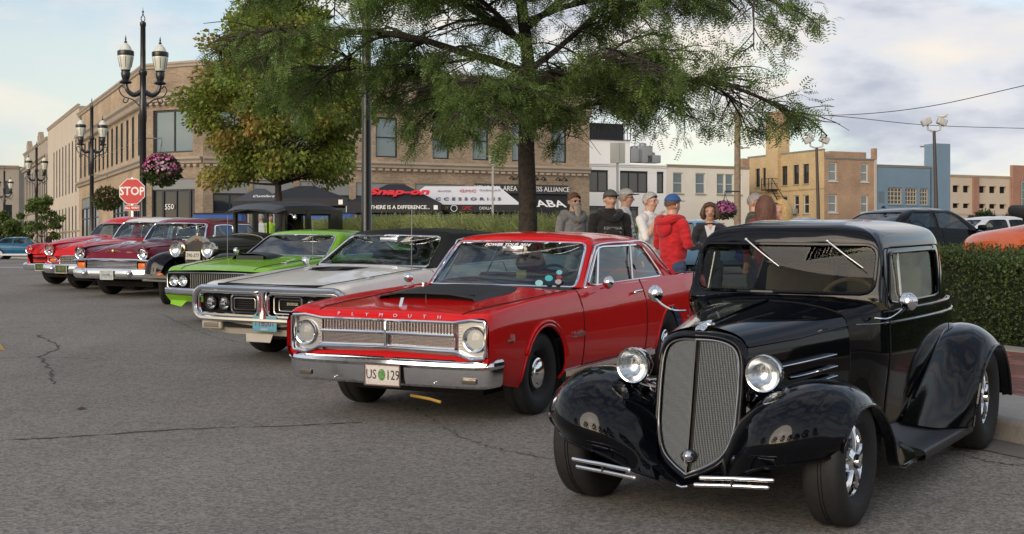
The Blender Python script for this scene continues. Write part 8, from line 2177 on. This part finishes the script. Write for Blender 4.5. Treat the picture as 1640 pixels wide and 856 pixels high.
# ------------------------------------------------------------------ people (one continuous body each)
SKIN = mat('skin', (.56, .33, .24), .5, noise=(9, .08)); 
def person(px, d, ytop, face, label, top_c, legs_c, hair_c, pose='stand', build=1.0, cap=None, hair='short', extras=(), sleeve='long', z0=None, head_turn=0, skin=SKIN, gh=None, hood=None):
    """face: heading in degrees, 0 = towards the camera (-y), 90 = towards +x; built of tapered volumes fused by a voxel remesh"""
    x = gx(px, d); zg = (g(d) + .15) if z0 is None else z0
    H_ = 1.6 + (HOR - ytop) / F_PX * d - zg; k = H_ / 1.78
    root = empty('person', (x, d, zg), rad(face), label, 'person', gh)
    # figure faces -y, left hand of the figure at +x
    B = []     # (tag, kind, data)
    def cap_(tag_, a, b, ra, rb, fl=(1, 1)): B.append((tag_, a, b, ra, rb, fl))
    w = build
    sh = .19 * w
    cap_('top', (0, 0, .87), (0, .0, 1.22), .150 * w, .155 * w, (1, .76)); cap_('top', (0, 0, 1.20), (0, .01, 1.38), .165 * w, .15 * w, (1, .70)); cap_('top', (-sh * .8, .01, 1.42), (sh * .8, .01, 1.42), .075, .075)
    if w > 1.08: cap_('top', (0, -.05, 1.08), (0, -.05, 1.16), .145 * w, .13 * w, (1, .9))
    cap_('legs', (-.06, 0, .90), (.06, 0, .90), .118 * w, .118 * w)
    for s in (1, -1):
        cap_('legs', (.095 * s, 0, .90), (.10 * s, -.01, .50), .095 * w, .068 * w); cap_('legs', (.10 * s, -.01, .50), (.105 * s, .01, .10), .066, .048)
        cap_('shoe', (.105 * s, .02, .055), (.115 * s, -.16, .04), .05, .04)
    P = {'stand': ((.24, .02, 1.16), (.25, -.04, .92)), 'akimbo': ((.30, .05, 1.18), (.24, -.14, 1.05)), 'cross': ((.25, -.02, 1.16), (.02, -.20, 1.17)), 'chin': ((.24, -.10, 1.16), (.06, -.17, 1.42)), 'point': ((.23, -.10, 1.18), (.05, -.26, 1.12))}
    hands = []
    for s in (1, -1):
        el, ha = P[pose] if (pose != 'chin' or s < 0) else P['cross']
        el = Vector((el[0] * s * (w * .5 + .5), el[1], el[2])); ha = Vector((ha[0] * s, ha[1], ha[2]))
        S_ = Vector((sh * s, .01, 1.41)); cap_('top', S_, el, .062 * w, .050)
        fore = 'top' if sleeve == 'long' else 'skin'
        cap_(fore, el, el.lerp(ha, .92), .047, .034 if fore == 'top' else .030)
        dv = (ha - el).normalized(); cap_('skin', ha, ha + dv * .07, .032, .036, (1, .6))
        side = dv.cross(Vector((0, 0, 1))); side = side.normalized() if side.length > .1 else Vector((0, 1, 0))
        for q in range(4):
            o_ = side * (.021 * (q - 1.5)); L = (.062, .074, .070, .055)[q]; b0 = ha + dv * .09 + o_; cap_('skin', b0, b0 + (dv + Vector((0, 0, -.35))).normalized() * L, .0095, .008)
        b0 = ha + dv * .03 + side * .034 * s; cap_('skin', b0, b0 + (dv + side * s * .7).normalized() * .055, .0105, .009)
        hands.append(ha)
    # head
    ht = rad(head_turn); Rh = Matrix.Rotation(ht, 3, 'Z'); hc = Vector((0, -.012, 1.640))
    def hp(a, b, c): return hc + Rh @ Vector((a, b, c))
    cap_('skin', (0, .01, 1.44), (0, -.005, 1.56), .066, .062)
    cap_('skin', hp(0, .02, .035), hp(0, .015, .03), .092, .092, (.86, 1)); cap_('skin', hp(0, -.03, -.03), hp(0, -.035, -.07), .062, .046); cap_('skin', hp(0, -.02, .02), hp(0, -.045, .0), .07, .06)
    cap_('skin', hp(0, -.085, .03), hp(0, -.112, -.012), .012, .018)       # nose
    cap_('skin', hp(-.03, -.078, .042), hp(.03, -.078, .042), .018, .018)    # brow
    cap_('skin', hp(-.02, -.084, -.045), hp(.02, -.084, -.045), .010, .010)  # lips
    for s in (1, -1): cap_('skin', hp(.083 * s, .01, .015), hp(.085 * s, .015, -.015), .017, .013); cap_('skin', hp(.04 * s, -.065, -.01), hp(.045 * s, -.06, -.02), .022, .02)
    mb = MB()
    for (tg, a, b, ra, rb, fl) in B:
        a, b = Vector(a), Vector(b); ax = b - a; L = ax.length
        if L < 1e-4: ax = Vector((0, 0, 1)); L = .001
        ax.normalize(); ref = Vector((1, 0, 0)) if abs(ax.x) < .8 else Vector((0, 1, 0)); u = (ref - ax * ref.dot(ax)).normalized(); v = ax.cross(u)
        prof = [(math.sin(t) * ra, -math.cos(t) * ra) for t in np.linspace(0, math.pi / 2, 5)] + [(math.cos(t) * rb, L + math.sin(t) * rb) for t in np.linspace(0, math.pi / 2, 5)]
        vs, fs = [], []; n = 14
        for r, h in prof:
            for q in range(n): an = 2 * math.pi * q / n; vs.append(a + ax * h + u * math.cos(an) * max(r, 1e-4) * fl[0] + v * math.sin(an) * max(r, 1e-4) * fl[1])
        for i in range(len(prof) - 1):
            for q in range(n): fs.append((i * n + q, i * n + (q + 1) % n, (i + 1) * n + (q + 1) % n, (i + 1) * n + q))
        mb.add(vs, fs)
    me = mb.mesh('body', SKIN, smooth=True); o = bpy.data.objects.new('body_tmp', me); COL.objects.link(o)
    rm = o.modifiers.new('r', 'REMESH'); rm.mode = 'VOXEL'; rm.voxel_size = .0105; sm = o.modifiers.new('s', 'SMOOTH'); sm.iterations = 3; sm.factor = .5
    dg = bpy.context.evaluated_depsgraph_get(); me2 = bpy.data.meshes.new_from_object(o.evaluated_get(dg)); bpy.data.objects.remove(o)
    me2.materials.clear()
    TM = mat('cloth_%s' % '_'.join('%02d' % int(99 * c) for c in top_c), top_c, .85, noise=(14, .10), bump=(9, .9, .03), sheen=.2) if not isinstance(top_c, bpy.types.Material) else top_c
    LM = mat('trousers_%s' % '_'.join('%02d' % int(99 * c) for c in legs_c), legs_c, .85, noise=(14, .1), bump=(12, .6, .02))
    for mm in (skin, TM, LM, mat('shoe_dark', (.03, .028, .028), .6)): me2.materials.append(mm)
    idx = {'skin': 0, 'top': 1, 'legs': 2, 'shoe': 3}
    n = len(me2.polygons); C = np.zeros(n * 3); me2.polygons.foreach_get('center', C); C = C.reshape(-1, 3); best = np.full(n, 1e9); mi = np.zeros(n, int)
    for (tg, a, b, ra, rb, fl) in B:
        a, b = np.array(a), np.array(b); ab = b - a; t = np.clip(((C - a) @ ab) / (ab @ ab + 1e-9), 0, 1)
        dd = np.linalg.norm(C - (a + t[:, None] * ab), axis=1) - (ra + (rb - ra) * t); dd[...] = np.abs(dd) if False else dd
        up = dd < best; best[up] = dd[up]; mi[up] = idx[tg]
    me2.polygons.foreach_set('material_index', mi.astype(np.int32)); me2.polygons.foreach_set('use_smooth', [True] * n); me2.update()
    co = np.zeros(len(me2.vertices) * 3); me2.vertices.foreach_get('co', co); co = co.reshape(-1, 3); nn = np.zeros(len(me2.vertices) * 3); me2.vertices.foreach_get('normal', nn); nn = nn.reshape(-1, 3)
    for i in range(len(co)):
        z = co[i, 2]
        if .12 < z < 1.44 and not (sleeve == 'short' and abs(co[i, 0]) > .22) and all((co[i] - np.array(h)) @ (co[i] - np.array(h)) > .02 for h in hands):
            q = Vector((co[i, 0] * 7, co[i, 1] * 7, z * 13 + px)); w_ = min(1, (1.44 - z) * 8); co[i] += nn[i] * w_ * (.010 * abs(mnoise.noise(q)) * 2 + .006 * mnoise.noise(q * 2.3))
    me2.vertices.foreach_set('co', co.reshape(-1)); me2.update()
    me2.transform(Matrix.Scale(k, 4)); me2.name = 'body'
    bo = bpy.data.objects.new('body', me2); COL.objects.link(bo); bo.parent = root
    holder = Matrix.Scale(k, 4)
    def part(m_, nm, mt, **kw):
        o_ = m_.build(nm, mt, root, **kw); o_.data.transform(holder); return o_
    HM = mat('hair_%s' % '_'.join('%02d' % int(99 * c) for c in hair_c), tuple(c * 1.3 for c in hair_c), .55, noise=(60, .35), bump=(70, .8, .01))
    def hmesh(fn, th0, th1, nm, mt, nth=10, nph=24, thick=.0, lim=None):
        """scalp-like shell: fn(phi, theta)-> radius"""
        vs, fs = [], []
        for i in range(nth + 1):
            for j in range(nph):
                ph = 2 * math.pi * j / nph; th = th0 + ((lim(ph) if lim else th1) - th0) * i / nth; r = fn(ph, th, i / nth); vs.append(hp(math.cos(ph) * math.sin(th) * r[0], math.sin(ph) * math.sin(th) * r[1], .035 + math.cos(th) * r[2]))
        for i in range(nth):
            for j in range(nph): fs.append((i * nph + j, i * nph + (j + 1) % nph, (i + 1) * nph + (j + 1) % nph, (i + 1) * nph + j))
        m_ = MB(); m_.add(vs, fs); return part(m_, nm, mt)
    rnd = random.Random(px)
    if hair == 'short':
        lim = lambda ph: 1.02 + .95 * max(0, math.sin(ph)) ** .5 * 1.0 + (.62 * (1 - abs(math.sin(ph))) if math.sin(ph) < .3 else 0)
        hmesh(lambda ph, th, t: (.094 + .004 * math.sin(7 * ph + 5 * th), .112 + .004 * math.sin(5 * ph), .112), .02, 1.7, 'hair', HM, lim=lim)
    elif hair in ('bob', 'long'):
        Lz = .12 if hair == 'bob' else .36
        lim = lambda ph: 1.0 + .95 * max(0, math.sin(ph)) ** .5 + (.7 * (1 - abs(math.sin(ph))) if math.sin(ph) < .3 else 0)
        hmesh(lambda ph, th, t: (.100, .116, .118), .02, 1.7, 'hair', HM, lim=lim)
        m_ = MB()
        for q in range(19):
            ph = math.pi * (-.12 + 1.24 * q / 18); c_, s_ = math.cos(ph), math.sin(ph); e = Lz * rnd.uniform(.85, 1.1); wv = rnd.uniform(-.012, .012)
            m_.tube(spline([hp(c_ * .055, .01 + s_ * .07, .125), hp(c_ * .098, .012 + s_ * .108, .04), hp(c_ * .108 + wv, .014 + s_ * .118, -.03), hp(c_ * (.10 if hair == 'bob' else .115) - wv, .016 + s_ * .11, .02 - e * .7), hp(c_ * (.075 if hair == 'bob' else .10) + wv, .012 + s_ * .095, .03 - e)], 9), [.022, .027, .029, .030, .030, .028, .026, .02, .008], 6)
        part(m_, 'hair_locks', HM)
    if cap:
        cm = mat('cap_%s' % '_'.join('%02d' % int(99 * c) for c in cap[0]), cap[0], .8); cb = mat('cap_%s' % '_'.join('%02d' % int(99 * c) for c in cap[1]), cap[1], .8)
        hmesh(lambda ph, th, t: (.101, .118, .118), .02, 1.30, 'cap', cm)
        m_ = MB(); ca = cap[2] if len(cap) > 2 else 0; Rc = Matrix.Rotation(rad(ca), 3, 'Z')
        A = []; Bq = []
        for a in np.linspace(-1.1, 1.1, 13):
            p = Rc @ Vector((math.sin(a) * .098, -math.cos(a) * .114, 0)); q = Rc @ Vector((math.sin(a) * .092, -math.cos(a) * .114 - .075 * math.cos(a) ** .6 if abs(a) < 1.5 else 0, -.012)); A.append(hp(p.x, p.y, .068)); Bq.append(hp(q.x, q.y, .055 + .012 * math.cos(a)))
        m_.ruled(A, Bq, 2); m_.ruled([p - Vector((0, 0, .006)) for p in A], [p - Vector((0, 0, .006)) for p in Bq], 2); m_.tube(Bq, .004, 4); part(m_, 'cap_brim', cb)
    # eyes, glasses, mouth
    m_ = MB()
    for s in (1, -1): m_.ball(hp(.032 * s, -.083, .018), .0105, 8)
    part(m_, 'eyes', mat('eye_dark', (.05, .035, .03), .2), kind=None)
    m_ = MB(); m_.tube([hp(-.022, -.094, -.043), hp(0, -.097, -.048), hp(.022, -.094, -.043)], .0045, 5); part(m_, 'mouth', mat('lip', (.28, .08, .07), .5))
    for e in extras:
        if e == 'sunglasses':
            m_ = MB()
            for s in (1, -1): m_.ball(hp(.034 * s, -.092, .018), .026, 10, sc=(1, .35, .7)); m_.tube([hp(.06 * s, -.085, .022), hp(.088 * s, .01, .02)], .004, 4)
            m_.tube([hp(-.02, -.098, .024), hp(.02, -.098, .024)], .005, 4); part(m_, 'sunglasses', mat('sunglass_black', (.004, .004, .005), .08, coat=1))
        elif e == 'glasses':
            m_ = MB()
            for s in (1, -1): m_.tube([hp(.033 * s + .025 * math.cos(a), -.098, .016 + .018 * math.sin(a)) for a in np.linspace(0, 6.283, 15)[:-1]], .0025, 4, closed=True); m_.tube([hp(.058 * s, -.094, .02), hp(.088 * s, .01, .02)], .0025, 4)
            m_.tube([hp(-.009, -.1, .02), hp(.009, -.1, .02)], .0025, 4); part(m_, 'glasses', DARKMETAL)
        elif e == 'beard':
            m_ = MB(); m_.tube(spline([hp(0, -.075, -.045), hp(0, -.10, -.09), hp(0, -.11, -.16), hp(.0, -.10, -.26), hp(.0, -.085, -.34)], 12), [.052, .058, .060, .058, .055, .05, .045, .04, .034, .028, .02, .008], 10, sq=(1, .62)); m_.tube([hp(-.075, -.035, -.02), hp(-.05, -.07, -.065), hp(0, -.085, -.08), hp(.05, -.07, -.065), hp(.075, -.035, -.02)], .024, 6); m_.tube([hp(-.035, -.096, -.04), hp(0, -.104, -.03), hp(.035, -.096, -.04)], .010, 5)
            part(m_, 'beard', mat('beard_grey', (.34, .30, .25), .7, noise=(50, .3), bump=(60, .8, .01)))
        elif e == 'hood':
            m_ = MB(); m_.tube(spline([(-.12, -.06, 1.47), (-.14, .06, 1.49), (-.07, .16, 1.45), (.07, .16, 1.45), (.14, .06, 1.49), (.12, -.06, 1.47), (.04, -.12, 1.40), (-.04, -.12, 1.40)], 30, closed=True), .048, 8, closed=True); m_.ball((0, .14, 1.38), .11, 12, sc=(1.1, .5, 1.1)); part(m_, 'hood', TM)
        elif e == 'collar':
            m_ = MB(); m_.tube(spline([(-.075, -.04, 1.47), (-.08, .04, 1.49), (0, .08, 1.50), (.08, .04, 1.49), (.075, -.04, 1.47), (0, -.085, 1.44)], 22, closed=True), .016, 6, closed=True); part(m_, 'collar', TM)
        elif e == 'print':
            for q, (a, s_) in enumerate((('KENOSHA', .055), ('CLASSIC CRUISE', .032))):
                o_ = text('shirt_lettering', a, s_, mat('print_grey', (.35, .35, .35), .7), root, (0, 0, 0), (1, 0, 0), (0, 0, 1), .002); o_.location = (0, -.139 * k, (1.27 - .055 * q) * k)
        elif e == 'stripes':
            m_ = MB()
            for z in np.linspace(1.0, 1.40, 8): m_.tube([(.172 * w * math.cos(a) * (1 if z < 1.3 else .97), .127 * w * math.sin(a), z) for a in np.linspace(0, 6.283, 29)[:-1]], .004, 4, closed=True)
            part(m_, 'shirt_stripes', mat('stripe_blue', (.12, .16, .25), .8), kind='stuff')
        elif e == 'vneck':
            m_ = MB(); m_.add([(-.075, -.105, 1.46), (.075, -.105, 1.46), (.035, -.138, 1.30), (-.035, -.138, 1.30), (0, -.142, 1.20)], [(0, 1, 2, 3), (3, 2, 4)]); part(m_, 'white_shirt', mat('cloth_white', (.62, .62, .64), .8))
            m_ = MB(); m_.add([(-.035, -.112, 1.475), (.035, -.112, 1.475), (0, -.135, 1.40)], [(0, 1, 2)]); part(m_, 'neck_opening', skin)
    return root
PG = 'people talking on the pavement behind the cars'
person(919, 19, 309, 28, 'bearded man in sunglasses and grey hoodie, leftmost of the group', (.20, .20, .205), (.04, .05, .08), (.12, .07, .04), 'stand', 1.05, extras=('sunglasses', 'beard', 'hood'), gh=PG)
person(977, 18, 305, 12, 'smiling man in black printed hoodie and grey baseball cap', (.008, .008, .009), (.03, .03, .04), (.08, .06, .05), 'stand', 1.16, cap=((.10, .10, .10), (.07, .07, .07)), extras=('hood', 'print'), gh=PG, head_turn=8)
person(1001, 19.5, 303, 78, 'man in striped white shirt and white cap with navy brim, in profile', (.72, .73, .76), (.10, .09, .07), (.30, .29, .28), 'stand', 1.06, cap=((.55, .55, .57), (.015, .018, .05)), extras=('stripes', 'glasses'), sleeve='short', gh=PG)
person(1040, 17.6, 308, 52, 'grey haired man in white t-shirt and glasses holding his chin', (.74, .74, .74), (.08, .08, .10), (.33, .32, .31), 'chin', 1.06, extras=('glasses', 'collar'), sleeve='short', gh=PG)
person(1076, 15.6, 312, 128, 'man in bright red hoodie and blue cap seen from behind', (.50, .010, .016), (.05, .07, .13), (.07, .045, .03), 'cross', 1.10, cap=((.03, .10, .30), (.42, .36, .22)), extras=('hood',), gh=PG)
person(1137, 17, 325, -8, 'short haired woman in glasses, dark jacket and white v-neck', (.015, .016, .022), (.05, .05, .07), (.07, .04, .025), 'cross', .92, hair='bob', extras=('glasses', 'vneck'), gh=PG)
person(1208, 18, 310, 68, 'grey haired man in dark green shirt turned to the right', (.05, .06, .035), (.08, .08, .09), (.25, .24, .23), 'stand', 1.08, extras=('collar',), gh=PG)
person(1226, 16.6, 314, 168, 'woman with long dark brown hair seen from behind', (.20, .03, .04), (.04, .05, .09), (.10, .042, .028), 'stand', .95, hair='long', gh=PG)
person(1253, 17.6, 320, -70, 'blonde woman in profile facing left', (.10, .10, .12), (.05, .06, .1), (.42, .29, .13), 'stand', .92, hair='long', gh=PG)
# small figures further away
person(57, 84, 373, 90, 'distant man in pale shirt on the far pavement behind the blue coupe', (.45, .45, .45), (.05, .05, .08), (.05, .04, .03), z0=1.2)
person(78, 86, 372, 60, 'distant person in black on the far pavement', (.02, .02, .02), (.03, .03, .04), (.03, .02, .02), z0=1.2)
person(418, 43, 343, -60, 'grey haired man in white t-shirt seen through the vintage hot rod windscreen', (.60, .60, .62), (.05, .05, .06), (.3, .3, .3), sleeve='short', z0=1.0)
person(433, 44, 343, 30, 'person in a neon yellow shirt seen through the vintage hot rod window', (.45, .75, .02), (.05, .05, .06), (.05, .04, .03), sleeve='short', z0=1.0)
person(372, 45, 340, 10, 'person in orange shirt seen through the vintage hot rod windscreen', (.65, .14, .03), (.05, .05, .06), (.10, .05, .03), sleeve='short', z0=1.0)
build_coupe(); build_red(); build_silver(); build_green(); build_vintage(); build_fifties('maroon'); build_fifties('red'); build_red_fat()
